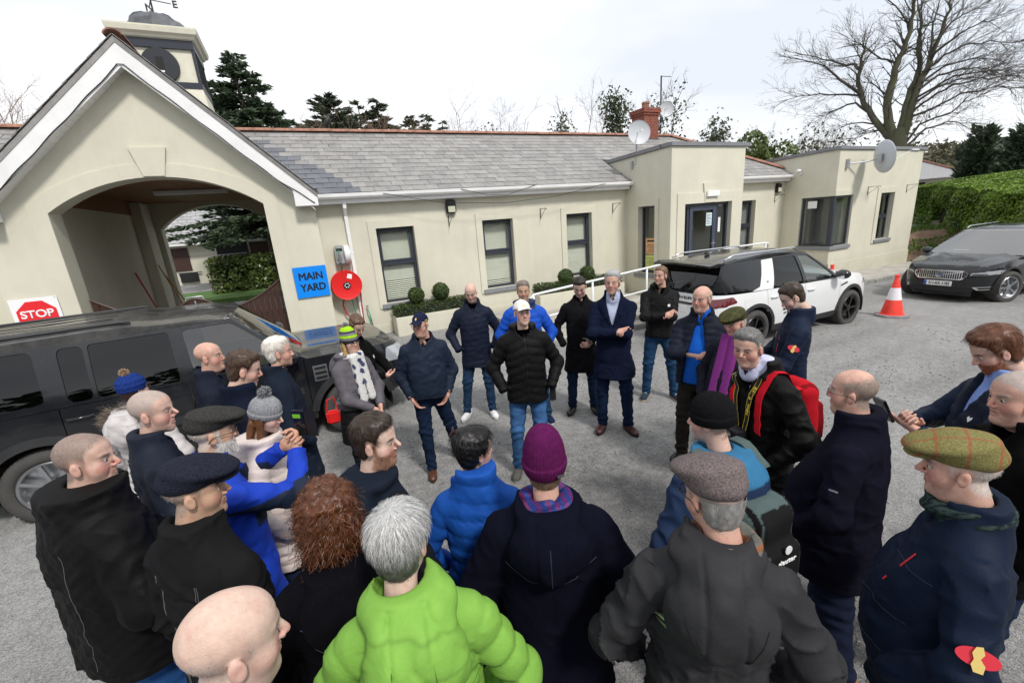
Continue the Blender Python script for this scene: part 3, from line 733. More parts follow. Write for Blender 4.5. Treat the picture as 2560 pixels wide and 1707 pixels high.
# chimney of single bricks
def chimney():
 x0,x1,y0,y1=11.95,12.62,13.1,13.75;zb,zt=4.45,5.78
 core=MB();core.box(x0+.012,x1-.012,y0+.012,y1-.012,zb,zt+.16)
 ch=P_(core.build('chimney',MAT['mortar']))
 def course(z,ex,n,off):
  a0,a1,b0,b1=x0-ex,x1+ex,y0-ex,y1+ex;L=.23;h=.068
  for(sx,fixed,front)in((1,b0,True),(1,b1-.1,False)):
   p=a0-(L/2 if off else 0)
   while p<a1-.02:
    s,e=max(a0,p),min(a1,p+L-.01)
    if e-s>.03:yield(s,e,fixed,fixed+.1,z,z+h)
    p+=L
  for fixed in(a0,a1-.1):
   p=b0+.11-(L/2 if not off else 0)
   while p<b1-.11:
    s,e=max(b0+.11,p),min(b1-.11,p+L-.01)
    if e-s>.03:yield(fixed,fixed+.1,s,e,z,z+h)
    p+=L
 z=zb;i=0
 while z<zt+.2:
  ex=0.0 if z<zt-.02 else(.035 if z<zt+.06 else .07)
  for bx in course(z,ex,0,i%2):
   m=MB();m.box(*bx);
   if z+.07>4.6:m.build('brick',MAT['brick_red'],ch)
  z+=.0775;i+=1
 pot=MB();pot.lathe([(.13,0),(.125,.18),(.14,.19),(.14,.25),(.12,.26),(.10,.26),(.10,.05)],18,(12.28,13.4,z-.01));pot.build('chimney_pot',MAT['terracotta'],ch,smooth=40)
 fl=MB();fl.box(x0-.03,x1+.03,y0-.03,y1+.03,4.7,4.98);fl.box(x0-.10,x0-.031,y0-.06,y1,4.6,4.9);fl.build('flashing',MAT['lead'],ch)
chimney()
# ------------------------------------------------------------------ eaves: fascia, gutter, downpipe
def eaves(x0,x1):
 f=MB();f.box(x0,x1,10.285,10.31,3.12,3.30);f.box(x0,x1,10.31,10.495,3.12,3.135);P_(f.build('fascia',MAT['white_upvc']))
 prof=[(10.283,3.31),(10.283,3.225),(10.245,3.205),(10.19,3.215),(10.165,3.25),(10.16,3.312),(10.172,3.316),(10.178,3.26),(10.2,3.23),(10.245,3.222),(10.272,3.24),(10.272,3.31)]
 g=MB();V=[(x,p[0],p[1])for x in(x0-.03,x1+.05)for p in prof];n=len(prof)
 g.add(V,[(i,(i+1)%n,n+(i+1)%n,n+i)for i in range(n)]+[tuple(range(n)),tuple(range(2*n-1,n-1,-1))]);P_(g.build('gutter',MAT['white_upvc']))
eaves(.55,8.86);eaves(11.72,16.12);eaves(-9.5,-4.9)
d=MB();d.box(1.045,1.115,10.29,10.36,3.02,3.2);d.prism([(10.29,3.02),(10.36,3.02),(10.475,2.86),(10.405,2.86)],1.046,1.114,'x');d.box(1.045,1.115,10.405,10.475,.12,2.86)
d.box(1.035,1.125,10.40,10.48,2.05,2.1);d.box(1.035,1.125,10.40,10.48,.9,.95);P_(d.build('downpipe',MAT['white_upvc'],bevel=.004))
# ================================================================== gatehouse
gate_h=empty('gatehouse',(GC,YG,0),label='cream gabled archway with white bargeboards beside the blue main yard sign',cat='building')
def G_(o):o.parent=gate_h;o.matrix_parent_inverse=Matrix.Translation((-GC,-YG,0));return o
def arch(x0,x1,zs,zt,n=24,zb=-.3):
 """segmental arch outline from the bottom"""
 c=(x0+x1)/2;hw=(x1-x0)/2;rise=zt-zs;r=(hw*hw+rise*rise)/(2*rise);a=math.asin(hw/r)
 pts=[(x0,zb)]
 for k in range(n+1):
  t=-a+2*a*k/n;pts.append((c+r*math.sin(t),zt-r+r*math.cos(t)))
 return pts+[(x1,zb)]
gx0,gx1=-4.41,.47
A1=arch(-3.52,-.42,3.17,3.69,zb=-.4)
outl=[(gx0,-.5),(-3.52,-.5)]+A1[1:-1]+[(-.42,-.5),(gx1,-.5),(gx1,gable_top(gx1)-.16),(GC,5.52),(gx0,gable_top(gx0)-.16)]
G_(panel('wall',outl,xz(YG),.45,MAT['painted_render']))
# raised arch band and jamb margins
A2=arch(-3.76,-.18,3.3,3.91,zb=-.4)
G_(panel('arch_band',[(-3.76,-.4),(-3.525,-.4)]+A1[1:-1]+[(-.415,-.4),(-.18,-.4)]+A2[1:-1][::-1],xz(YG-.022),.02,MAT['painted_render']))
G_(panel('keystone',[(-2.13,3.70),(-1.83,3.70),(-1.72,4.16),(-2.24,4.16)],xz(YG-.05),.047,MAT['painted_render']))
# passage: walls, far arch, ceiling
mb=MB();mb.box(-4.2,-3.78,YG+.46,16.0,-.3,3.38);G_(mb.build('wall',MAT['painted_render']));mb=MB();mb.box(-.16,.3,YG+.46,16.0,-.3,3.38);G_(mb.build('wall',MAT['painted_render']));mb=MB();mb.box(-3.777,-3.55,15.2,16.0,-.3,3.7);G_(mb.build('wall',MAT['painted_render']))
A3=arch(-3.42,-.5,3.0,3.62,zb=-.4)
G_(panel('wall',[(-4.2,-.5),(-3.42,-.5)]+A3[1:-1]+[(-.5,-.5),(.3,-.5),(.3,3.3),(-.5,4.1),(-3.4,4.1),(-4.2,3.3)],xz(16.05),.4,MAT['painted_render']))
x=-3.77;
while x<-.2:
 m=MB();m.box(x+.004,min(x+.118,-.17),YG+.452,16.0,3.72+random.uniform(0,.004),3.74);G_(m.build('ceiling_board',MAT['ceiling_wood']));x+=.12
mb=MB();mb.box(-3.75,-.19,YG+.46,16.0,3.75,3.78);G_(mb.build('ceiling',MAT['dark_inside']))
mb=MB();mb.box(-3.9,-3.772,YG+.46,16.0,3.38,3.74);G_(mb.build('wall_plate',MAT['ceiling_wood']));mb=MB();mb.box(-.168,-.04,YG+.46,16.0,3.38,3.74);G_(mb.build('wall_plate',MAT['ceiling_wood']))
mb=MB();mb.box(-2.6,-1.2,12.4,12.55,3.62,3.7);G_(mb.build('strip_light',MAT['white_metal'],bevel=.01))
# roof of the gatehouse, two slopes running back over the main roof
for s in(-1,1):
 n=9;V=[]
 x_e=GC+s*2.52
 V=[(GC,YG-.28,5.735),(x_e,YG-.28,5.735-.965*2.52),(x_e,17,5.735-.965*2.52),(GC,17,5.735)]
 V2=[(a,b,c-.09)for a,b,c in V]
 m=MB();m.add(V+V2,[(0,1,2,3),(7,6,5,4),(0,4,5,1),(1,5,6,2),(3,2,6,7)]);G_(m.build('roof',MAT['slate_old']))
 # slates of the slope, edge visible along the verge
 sl_=MB();Ls=2.52*math.hypot(1,.965);ux=Vector((s,0,-.965)).normalized();un=Vector((s*.965,0,1)).normalized()
 k=0
 while k*.27<Ls-.05:
  yy=YG-.30;first=k%2
  while yy<16.9:
   y2=min(yy+(.146 if first else .296),17);a=Vector((GC,0,5.745))+ux*(Ls-k*.27);b=a-ux*min(.36,Ls-k*.27)
   q=[(a.x,yy,a.z),(a.x,y2,a.z),(b.x,y2,b.z),(b.x,yy,b.z)];h1,h2=un*.02,un*.004
   lo=[Vector(q[0])+un*.012,Vector(q[1])+un*.012,Vector(q[2])+h2,Vector(q[3])+h2];hi=[p+un*.008 for p in lo]
   sl_.add(lo+hi,[(0,3,2,1),(4,5,6,7),(0,1,5,4),(1,2,6,5),(2,3,7,6),(3,0,4,7)]);yy+=.15 if first else .30;first=0
  k+=1
 tag(G_(sl_.build('slates',MAT['slate_old'])),kind='stuff')
 # bargeboard, soffit, box end
 def bp(d,up,y):
  e=Vector((GC,y,5.735))+Vector((s,0,-.965)).normalized()*d;return e+Vector((0,0,-up))
 Ld=2.52*math.hypot(1,.965)
 m=MB();a0,a1,b0,b1=bp(0,.09,0),bp(Ld,.09,0),bp(0,.40,0),bp(Ld-.16,.34,0)
 y0,y1=YG-.27,YG-.245
 b0=Vector((GC,0,5.735-.43))
 V=[(a0.x,y0,a0.z),(a1.x,y0,a1.z),(b1.x,y0,b1.z),(b0.x,y0,b0.z)];V+=[(p[0],y1,p[2])for p in V]
 m.add(V,[(0,1,2,3),(7,6,5,4),(0,4,5,1),(1,5,6,2),(2,6,7,3),(3,7,4,0)]);G_(m.build('bargeboard',MAT['white_upvc']))
 # soffit of narrow boards under the verge
 nb_=30
 for i in range(nb_):
  d0,d1=Ld*i/nb_+.004,Ld*(i+1)/nb_-.003
  if i==nb_-1:d1-=.1
  p0,p1=bp(d0,.375,0),bp(d1,.375,0);m=MB()
  V=[(p0.x,y1,p0.z),(p1.x,y1,p1.z),(p1.x,YG,p1.z),(p0.x,YG,p0.z)];V+=[(p[0],p[1],p[2]-.012)for p in V]
  m.add(V,[(0,1,2,3),(7,6,5,4),(0,4,5,1),(1,5,6,2),(2,6,7,3),(3,7,4,0)]);G_(m.build('soffit_board',MAT['white_upvc']))
 xe=GC+s*2.52;m=MB()
 poly=[(xe-s*.01,3.24),(xe-s*.01,3.07),(xe-s*.42,3.07),(xe-s*.42,3.42),(xe-s*.3,3.48)]
 m.prism(poly,YG-.272,YG-.003,'y');G_(m.build('eaves_box',MAT['white_upvc'],bevel=.005))
 # ridge tiles on the gatehouse
y=YG-.25
while y<17:
 o=bpy.data.objects.new('ridge_tile',rt_me);COL.objects.link(o);G_(o);o.location=(GC,y,5.765);o.rotation_euler=(0,0,PI/2);y+=.45
 # cable clipped under the bargeboards
cb=MB();cp=[]
for t in np.linspace(-1,1,60):
 d=abs(t)*3.4;s=1 if t>0 else-1
 e=Vector((GC,YG-.285,5.735))+Vector((s,0,-.965)).normalized()*d
 cp.append((e.x,e.y,e.z-.36-.02*math.sin(t*14)**2+(.12*max(0,abs(t)-.75)*4 if t>0 else 0)))
cb.tube(cp,.008,6);tag(cb.build('cable',MAT['black_cable'],smooth=True),'black cable clipped along the white gable bargeboards','cable')
# cupola
cup=empty('cupola',(GC,13.66,5),label='small square clock turret with lead dome and weather vane on the roof',cat='turret')
def K_(o):o.parent=cup;o.matrix_parent_inverse=Matrix.Translation((-GC,-13.66,-5));return o
cx_,cy_=-1.93,13.66;hw=.665
simple('cream_paint',(.66,.64,.53),.7,var=.06)
m=MB();m.add([(cx_+a*(hw+.10*q),cy_+b*(hw+.10*q),z)for z,q in((4.8,1.1),(5.93,0))for a,b in((-1,-1),(1,-1),(1,1),(-1,1))],[(0,1,5,4),(1,2,6,5),(2,3,7,6),(3,0,4,7),(4,5,6,7)]);K_(m.build('base',MAT['cream_paint']))
m=MB();m.box(cx_-hw+.04,cx_+hw-.04,cy_-hw+.04,cy_+hw-.04,5.93,6.9);K_(m.build('wall',MAT['cream_paint']))
m=MB()
for a in(-1,1):
 for b in(-1,1):m.box(cx_+a*hw-.055 if a>0 else cx_-hw,cx_+a*hw if a>0 else cx_-hw+.055,cy_+b*hw-.055 if b>0 else cy_-hw,cy_+b*hw if b>0 else cy_-hw+.055,6.04,6.70)
m.box(cx_-hw-.012,cx_+hw+.012,cy_-hw-.012,cy_+hw+.012,5.91,6.04);m.box(cx_-hw-.012,cx_+hw+.012,cy_-hw-.012,cy_+hw+.012,6.70,6.87);K_(m.build('frame',simple('turret_navy',(.018,.021,.035),.4)))
# round louvre with slot on the front and right face
rd=MB();rd.lathe([(.0,-.02),(.34,-.02),(.345,.0),(.345,.05)],40,(cx_-.02,cy_-hw+.0,6.36),'y');K_(rd.build('clock_face',MAT['black_paint'],smooth=40))
sl2=MB();sl2.box(cx_-.09,cx_+.05,cy_-hw-.026,cy_-hw-.02,6.24,6.52);K_(sl2.build('slot',MAT['dark_inside']))
pg=MB();pg.box(cx_-.045,cx_+.035,cy_-hw-.034,cy_-hw-.027,6.215,6.25);K_(pg.build('bracket',MAT['paper_white']))
for i in range(9):
 m=MB();z=6.08+i*.068;m.add([(cx_+hw-.03,cy_-.5,z),(cx_+hw-.03,cy_+.5,z),(cx_+hw+.0,cy_+.5,z+.05),(cx_+hw+.0,cy_-.5,z+.05)],[(0,1,2,3)]);K_(m.build('louvre',MAT['black_paint']))
m=MB();q=[(hw+.0,6.87),(hw+.05,6.89),(hw+.07,6.93),(hw+.13,6.97),(hw+.15,7.06),(hw+.15,7.09)]
V=[]
for h,z in q:
 V+=[(cx_-h,cy_-h,z),(cx_+h,cy_-h,z),(cx_+h,cy_+h,z),(cx_-h,cy_+h,z)]
F=[(i*4+k,i*4+(k+1)%4,i*4+4+(k+1)%4,i*4+4+k)for i in range(len(q)-1)for k in range(4)]+[tuple(len(V)-4+k for k in range(4))]
m.add(V,F);K_(m.build('cornice',MAT['cream_paint']))
m=MB();m.lathe([(.63,7.09),(.615,7.2),(.56,7.34),(.45,7.45),(.28,7.53),(.1,7.56),(.0,7.57)],8,(cx_,cy_,0));K_(m.build('dome',MAT['lead'],smooth=20))
sm_=MB()
for k in range(8):
 t=2*PI*k/8;sm_.tube([(cx_+r*math.cos(t),cy_+r*math.sin(t),z+.004)for r,z in((.63,7.09),(.615,7.2),(.56,7.34),(.45,7.45),(.28,7.53),(.1,7.56))],.014,5)
K_(sm_.build('seam',MAT['lead'],smooth=True))
vane=MB();vane.tube([(cx_,cy_,7.5),(cx_,cy_,8.6)],.016,8);vane.tube([(cx_-.36,cy_-.1,7.86),(cx_+.36,cy_+.1,7.86)],.010,6);vane.tube([(cx_-.1,cy_+.36,7.86),(cx_+.1,cy_-.36,7.86)],.010,6)
vane.tube([(cx_-.4,cy_,8.35),(cx_+.4,cy_,8.35)],.012,6);vane.add([(cx_+.4,cy_,8.25),(cx_+.55,cy_,8.35),(cx_+.4,cy_,8.45),(cx_+.41,cy_+.006,8.35)],[(0,1,2),(0,2,3)])
vn=K_(vane.build('weather_vane',MAT['iron'],smooth=40))
for ch,px,py in(('W',-.43,-.12),('E',.43,.12),('N',-.12,.43),('S',.12,-.43)):
 text_obj('letter',ch,.2,MAT['iron'],facing((cx_+px,cy_+py,7.86),(1,0,0),(0,0,1)),cup,ext=.006).matrix_parent_inverse=Matrix.Translation((-GC,-13.66,-5))
 # timber gates across the arch
gt=empty('timber_gate',(GC,10.3,0),label='dark brown boarded gates with swooping tops closing the archway',cat='gate')
def gate_top(x):
 t=(x+1.97)/1.55;a=abs(t);return 1.22+.26*math.exp(-(a/.22)**2)+.47*max(0,(a-.35)/.65)**1.7
xx=-3.5
while xx<-.46:
 x2=min(xx+.098,-.45);m=MB();m.prism([(xx+.003,.06),(x2-.003,.06),(x2-.003,gate_top(x2)),(xx+.003,gate_top(xx))],10.28+random.uniform(0,.004),10.31,'y')
 o=m.build('board',MAT['dark_wood'],gt);o.matrix_parent_inverse=Matrix.Translation((-GC,-10.3,0));xx+=.1
m=MB();m.tube([(x,10.295,gate_top(x)+.012)for x in np.linspace(-3.5,-.45,50)],.028,6)
m.box(-3.5,-2.0,10.32,10.37,.3,.42);m.box(-1.95,-.45,10.32,10.37,.3,.42);m.box(-3.5,-2.0,10.32,10.37,.95,1.07);m.box(-1.95,-.45,10.32,10.37,.95,1.07)
o=m.build('rail',MAT['dark_wood'],gt,smooth=40);o.matrix_parent_inverse=Matrix.Translation((-GC,-10.3,0))
m=MB();m.tube([(-1.97,10.265,1.05),(-1.97,10.265,1.46)],.012,6);m.box(-1.99,-1.62,10.262,10.272,1.135,1.165);m.tube([(-2.12,10.28,1.47),(-2.1,10.28,1.53),(-1.84,10.28,1.53),(-1.82,10.28,1.47)],.014,6)
o=m.build('latch',MAT['galv'],gt,smooth=40);o.matrix_parent_inverse=Matrix.Translation((-GC,-10.3,0))
# long handles leaning in the passage
hd=[((-3.50,10.62,.05),(-3.74,10.7,1.45),.018,'handle_wood','thickest pale wooden handle leaning just inside the left arch jamb'),((-3.40,10.66,.05),(-3.68,10.72,1.55),.014,'handle_wood','tall thin wooden handle leaning second from the left arch jamb'),((-3.30,10.66,.05),(-3.62,10.72,1.5),.014,'handle_wood','tilted wooden handle leaning third from the left arch jamb'),((-3.2,13.6,.1),(-3.72,13.9,1.95),.02,'hose_red','dark red handle leaning alone on the passage wall'),((-2.95,15.0,.1),(-3.5,15.12,2.05),.016,'handle_wood','tall wooden brush handle leaning on the far passage pier'),((-2.75,15.0,.1),(-3.4,15.1,1.75),.016,'handle_wood','short slanted wooden brush handle leaning on the far passage pier')]
for a,b,r_,mm,lab in hd:
 m=MB();m.tube([a,b],r_,8);hb=m.build('tool_handle',MAT[mm],smooth=40);tag(hb,lab,'tool handle','tools leaning in the archway')
 q=MB();q.box(a[0]-.16,a[0]+.16,a[1]-.03,a[1]+.03,a[2]-.04,a[2]+.03);q.build('brush_head',MAT['dark_wood'],hb,bevel=.01)
 # ================================================================== fixtures on the walls
def sign(name,x0,x1,z0,z1,Y,mat,label):
 m=MB();m.box(x0,x1,Y-.008,Y,z0,z1);return tag(m.build(name,mat),label,'sign')
s1=sign('yard_sign',-.165,.462,1.285,1.91,YG-.026,MAT['sign_blue'],'blue square sign lettered MAIN YARD in black on the gatehouse pier')
text_obj('lettering','MAIN',.2,MAT['ink_black'],facing((.15,YG-.0365,1.72),(1,0,0),(0,0,1)),s1,fit=(.45,.15))
text_obj('lettering','YARD',.2,MAT['ink_black'],facing((.155,YG-.0365,1.49),(1,0,0),(0,0,1)),s1,fit=(.49,.15))
s2=sign('stop_sign',-4.37,-3.765,1.2,1.865,YG-.026,MAT['sign_white'],'white sign with a red octagon reading STOP PLEASE DISINFECT left of the arch')
oc=[(-4.065+.27*math.cos(PI/8+k*PI/4),1.56+.27*math.sin(PI/8+k*PI/4))for k in range(8)]
m=MB();m.prism(oc,YG-.0375,YG-.034,'y');m.build('octagon',MAT['sign_red'],s2)
text_obj('lettering','STOP',.2,MAT['sign_white'],facing((-4.065,YG-.0385,1.60),(1,0,0),(0,0,1)),s2,fit=(.42,.13))
text_obj('lettering','PLEASE DISINFECT',.05,MAT['sign_white'],facing((-4.065,YG-.0385,1.475),(1,0,0),(0,0,1)),s2,fit=(.40,.034))
sc_=MB();sc_.lathe([(0,-.003),(.008,-.003),(.008,0)],8,(-3.79,YG-.034,1.84),'y');sc_.build('screw',MAT['steel'],s2)
def floodlight(x,Y,z0,z1,wd,label):
 m=MB();m.box(x,x+wd,Y-.10,Y,z0,z1);b=m.build('floodlight',MAT['lamp_black'],bevel=.03);tag(b,label,'lamp','square wall lamps')
 m=MB();m.box(x+.03,x+wd-.03,Y-.115,Y-.101,z0+.025,z0+(z1-z0)*.55);m.build('lens',MAT['lamp_glass'],b,bevel=.012)
floodlight(3.38,YW,2.77,3.09,.25,'black square wall lamp between the first and second windows')
floodlight(15.62,YW,2.74,3.06,.26,'black square wall lamp in the corner beside the right-hand room')
def bracket(x,Y,z,dx,label,mir=1):
 m=MB();m.tube([(x,Y-.012,z),(x,Y-.012,z-.27)],.009,6);m.tube([(x,Y-.012,z-.01),(x+dx,Y-.30,z-.01),(x+dx*1.05,Y-.33,z-.03),(x+dx,Y-.32,z-.05)],.008,6);m.tube([(x,Y-.012,z-.24),(x+dx*.92,Y-.28,z-.015)],.006,6)
 tag(m.build('hanging_bracket',MAT['iron'],smooth=40),label,'bracket','iron hanging-basket brackets')
bracket(3.43,YW,2.74,.02,'iron basket bracket fixed just below the first wall lamp')
bracket(6.0,YW,2.75,.0,'iron basket bracket between the second and third windows')
bracket(8.41,YW,2.76,.02,'iron basket bracket on the wall right of the third window')
bracket(15.65,YW,2.68,.05,'iron basket bracket below the corner wall lamp')
bracket(18.04,YB,2.70,.1,'iron basket bracket left of the narrow right-hand window')
bracket(20.6,YB,2.68,.1,'iron basket bracket near the far right corner of the building')
# hose reels
hr=empty('hose_reel',(.85,YW,1.4),label='large red fire hose reel on the wall beside the downpipe',cat='hose reel')
m=MB()
cxr,czr=.84,1.40
m.lathe([(.05,-.06),(.31,-.06),(.32,-.05),(.32,-.035),(.29,-.03),(.05,-.03)],44,(cxr,YW-.03,czr),'y');m.lathe([(.05,-.29),(.29,-.29),(.315,-.30),(.32,-.285),(.31,-.262),(.05,-.265)],44,(cxr,YW-.03,czr),'y')
m.lathe([(.2,-.28),(.2,-.05)],30,(cxr,YW-.03,czr),'y')
o=m.build('drum',MAT['reel_red'],hr,smooth=40);o.matrix_parent_inverse=Matrix.Translation((-.85,-YW,-1.4))
m=MB()
for k in range(5):m.lathe([(.27+.02*math.cos(t),-.085-.037*k+.02*math.sin(t))for t in np.linspace(0,2*PI,9)],40,(cxr,YW-.03,czr),'y')
o=m.build('coiled_hose',MAT['hose_red'],hr,smooth=True);o.matrix_parent_inverse=Matrix.Translation((-.85,-YW,-1.4))
m=MB();m.lathe([(0,-.31),(.075,-.31),(.08,-.30),(.08,-.27)],24,(cxr,YW-.03,czr),'y');o=m.build('hub',MAT['lamp_black'],hr,smooth=40);o.matrix_parent_inverse=Matrix.Translation((-.85,-YW,-1.4))
m=MB()
for k in range(6):
 t=k*PI/3;m.box(cxr+.045*math.cos(t)-.012,cxr+.045*math.cos(t)+.012,YW-.347,YW-.341,czr+.045*math.sin(t)-.012,czr+.045*math.sin(t)+.012)
o=m.build('spoke',MAT['white_metal'],hr);o.matrix_parent_inverse=Matrix.Translation((-.85,-YW,-1.4))
m=MB();m.add([(cxr+.02,YW-.322,czr+.16),(cxr+.12,YW-.322,czr+.13),(cxr+.14,YW-.322,czr+.23),(cxr+.05,YW-.322,czr+.25)],[(0,1,2,3)]);o=m.build('sticker',MAT['paper_white'],hr);o.matrix_parent_inverse=Matrix.Translation((-.85,-YW,-1.4))
m=MB();m.tube([(cxr-.1,YW-.15,1.1),(cxr-.14,YW-.13,.95),(cxr-.10,YW-.1,.75),(cxr+.02,YW-.1,.6),(cxr+.1,YW-.1,.3),(cxr+.12,YW-.1,.1)],.017,8);m.tube([(cxr+.29,YW-.12,1.3),(cxr+.26,YW-.1,.9),(cxr+.25,YW-.08,.3),(cxr+.25,YW-.08,.12)],.015,8)
o=m.build('hose',MAT['hose_red'],hr,smooth=True);o.matrix_parent_inverse=Matrix.Translation((-.85,-YW,-1.4))
hb=empty('water_hose_box',(.86,YW,2),label='grey wall-mounted retractable hose box with green hose above the red reel',cat='hose box')
def HB(o):o.parent=hb;o.matrix_parent_inverse=Matrix.Translation((-.86,-YW,-2));return o
m=MB();m.box(.72,.93,YW-.2,YW-.02,1.85,2.26);HB(m.build('housing',MAT['galv'],bevel=.03))
m=MB();m.lathe([(0,.04),(.2,.04),(.2,-.06),(.17,-.08),(0,-.08)],28,(.98,YW-.11,2.05),'x');HB(m.build('drum',MAT['white_metal'],smooth=40))
m=MB();m.box(.755,.875,YW-.205,YW-.201,2.14,2.2);HB(m.build('slot',MAT['dark_inside']))
m=MB();m.tube([(.80,YW-.22,2.16),(.8,YW-.24,2.05),(.81,YW-.22,1.9),(.80,YW-.2,1.72)],.012,8);m.tube([(.9,YW-.12,1.1),(.94,YW-.1,.8),(.98,YW-.09,.55),(1.0,YW-.09,.15)],.012,8);HB(m.build('hose',MAT['hose_green'],smooth=True))
m=MB();m.tube([(.80,YW-.235,2.1),(.80,YW-.235,1.9)],.022,8);m.box(.76,.84,YW-.25,YW-.22,1.98,2.0);HB(m.build('valve',MAT['steel'],smooth=40))
tp=MB();tp.tube([(1.22,YW-.02,.82),(1.22,YW-.10,.82),(1.22,YW-.12,.76)],.016,8);tp.box(1.195,1.245,YW-.09,YW-.06,.84,.86)
t_o=tag(tp.build('garden_tap',MAT['steel'],smooth=40),'small brass outdoor tap with green hose right of the downpipe','tap')
m=MB();m.tube([(1.22,YW-.12,.76),(1.25,YW-.12,.6),(1.22,YW-.14,.42),(1.14,YW-.12,.36),(1.05,YW-.14,.4)],.012,8);m.build('hose',MAT['hose_green'],t_o,smooth=True)
m=MB();m.tube([(1.24,YW-.08,.7),(1.3,YW-.06,.12)],.011,6);m.build('lance',MAT['black_cable'],t_o)
# dishes
def dish(c,nrm,r,depth,mat,name,label,arm=True,off=None):
 n=Vector(nrm).normalized();e=empty(name,c,label=label,cat='satellite dish')
 m=MB();prof=[(r*k/8,-depth*(1-(k/8)**2))for k in range(9)]+[(r*1.01,.004),(r,-.008)]+[(r*k/8,-depth*(1-(k/8)**2)-.012)for k in range(7,-1,-1)]
 m.lathe(prof,36);me=m.mesh('dish',50);me.transform(n.to_track_quat('Z','Y').to_matrix().to_4x4());obj('reflector',me,mat,e)
 return e
d1=dish((8.93,9.98,4.55),(-.35,-.9,.1),.31,.07,MAT['dish_grey'],'satellite_dish','round white dish on a pole at the near end of the entrance parapet')
m=MB();m.tube([(-.02,.28,-.8),(.0,.12,-.8),(0.0,.10,-.2),(0,.08,0)],.02,8);m.box(-.05,.03,.22,.3,-.9,-.7);m.build('mast',MAT['galv'],d1,smooth=40)
m=MB();m.tube([(0,.02,0),(-.06,-.16,.02)],.012,6);m.tube([(-.06,-.16,.02),(-.08,-.2,.02)],.03,8);m.build('feed',MAT['white_metal'],d1,smooth=40)
mast=MB();mast.tube([(13.45,13.85,4.7),(13.45,13.85,7.3)],.028,8);mast.tube([(13.45,13.85,7.28),(13.8,13.7,7.25)],.012,6)
mo=tag(mast.build('aerial_mast',MAT['iron'],smooth=40),'dark aerial pole standing behind the brick chimney','mast')
for z in(5.2,5.6,5.9):
 q=MB();q.box(13.38,13.5,13.78,13.9,z,z+.06);q.build('clamp',MAT['galv'],mo)
d2=dish((13.52,13.62,6.12),(-.45,-.88,.05),.27,.06,MAT['dish_grey'],'satellite_dish','round white dish on the aerial pole beside the chimney')
m=MB();m.tube([(-.05,.21,-.1),(0,.06,0)],.02,8);m.build('mount',MAT['galv'],d2)
m=MB();m.tube([(0,.02,0),(-.06,-.15,.02)],.012,6);m.build('feed',MAT['white_metal'],d2,smooth=40)
d3=dish((17.45,8.15,3.58),(.85,-.52,.12),.50,.08,simple('dish_back',(.50,.53,.58),.45),'satellite_dish','large grey dish standing out from the right-hand room on an arm')
m=MB();m.tube([(-.86,.60,-.13),(-.3,.34,-.10),(-.12,.1,-.05)],.022,8);m.box(-.92,-.82,.55,.62,-.26,.02);m.box(-.2,-.04,-.02,.14,-.14,.08);m.build('mount',MAT['galv'],d3,smooth=40)
m=MB();m.tube([(.0,.0,-.15),(.3,-.2,-.1),(.68,-.42,.12)],.012,6);m.tube([(.64,-.40,.12),(.84,-.5,.1)],.05,8);m.build('feed',MAT['galv'],d3,smooth=40)
cc=MB();cc.lathe([(0,-.1),(.05,-.1),(.055,-.08),(.055,.08),(.04,.1),(0,.1)],14,(16.0,9.95,3.40),'x');cc.box(16.06,16.168,9.92,9.98,3.28,3.36);cc.tube([(16.05,9.95,3.35),(16.12,9.95,3.3)],.018,6)
tag(cc.build('security_camera',MAT['white_metal'],smooth=40),'small white security camera high on the side wall of the right room','camera')
# loose cables under the gutter
for i,(pts,lab)in enumerate(((((1.9,3.28),(3.2,3.02),(4.8,2.93),(6.3,3.02),(7.9,3.28)),'long thin black cable sagging below the gutter over the first windows'),(((3.7,3.3),(4.4,3.13),(4.9,3.12),(5.7,3.32)),'short black cable loop hanging from the middle of the gutter'))):
 m=MB();pp=[]
 for a,b in zip(pts,pts[1:]):
  for t in np.linspace(0,1,6)[:-1]:pp.append((a[0]+(b[0]-a[0])*t,10.15,a[1]+(b[1]-a[1])*t))
 pp.append((pts[-1][0],10.15,pts[-1][1]));m.tube(pp,.006,5);tag(m.build('cable',MAT['black_cable'],smooth=True),lab,'cable')
 # pigeon-like crow on the ridge
cr_=MB();cr_.lathe([(0,-.15),(.02,-.14),(.055,-.06),(.07,.02),(.055,.10),(.035,.14),(.04,.18),(.03,.215),(0,.225)],12,(0,0,0));me=cr_.mesh('crow',True);me.transform(Matrix.Rotation(R(25),4,'Y'));crow=obj('crow',me,MAT['ink_black'],loc=(1.33,RY,RZ+.26));tag(crow,'dark crow perched on the terracotta roof ridge','bird')
m=MB();m.tube([(.08,0,.2),(.15,0,.19)],[.014,.003],6);m.build('beak',MAT['iron'],crow);m=MB();m.tube([(-.04,0,-.12),(-.14,0,-.22)],[.03,.02],6);m.build('tail',MAT['ink_black'],crow)
for s in(-1,1):m=MB();m.tube([(0,s*.025,-.1),(.01,s*.03,-.18)],.006,5);m.build('leg',MAT['iron'],crow)
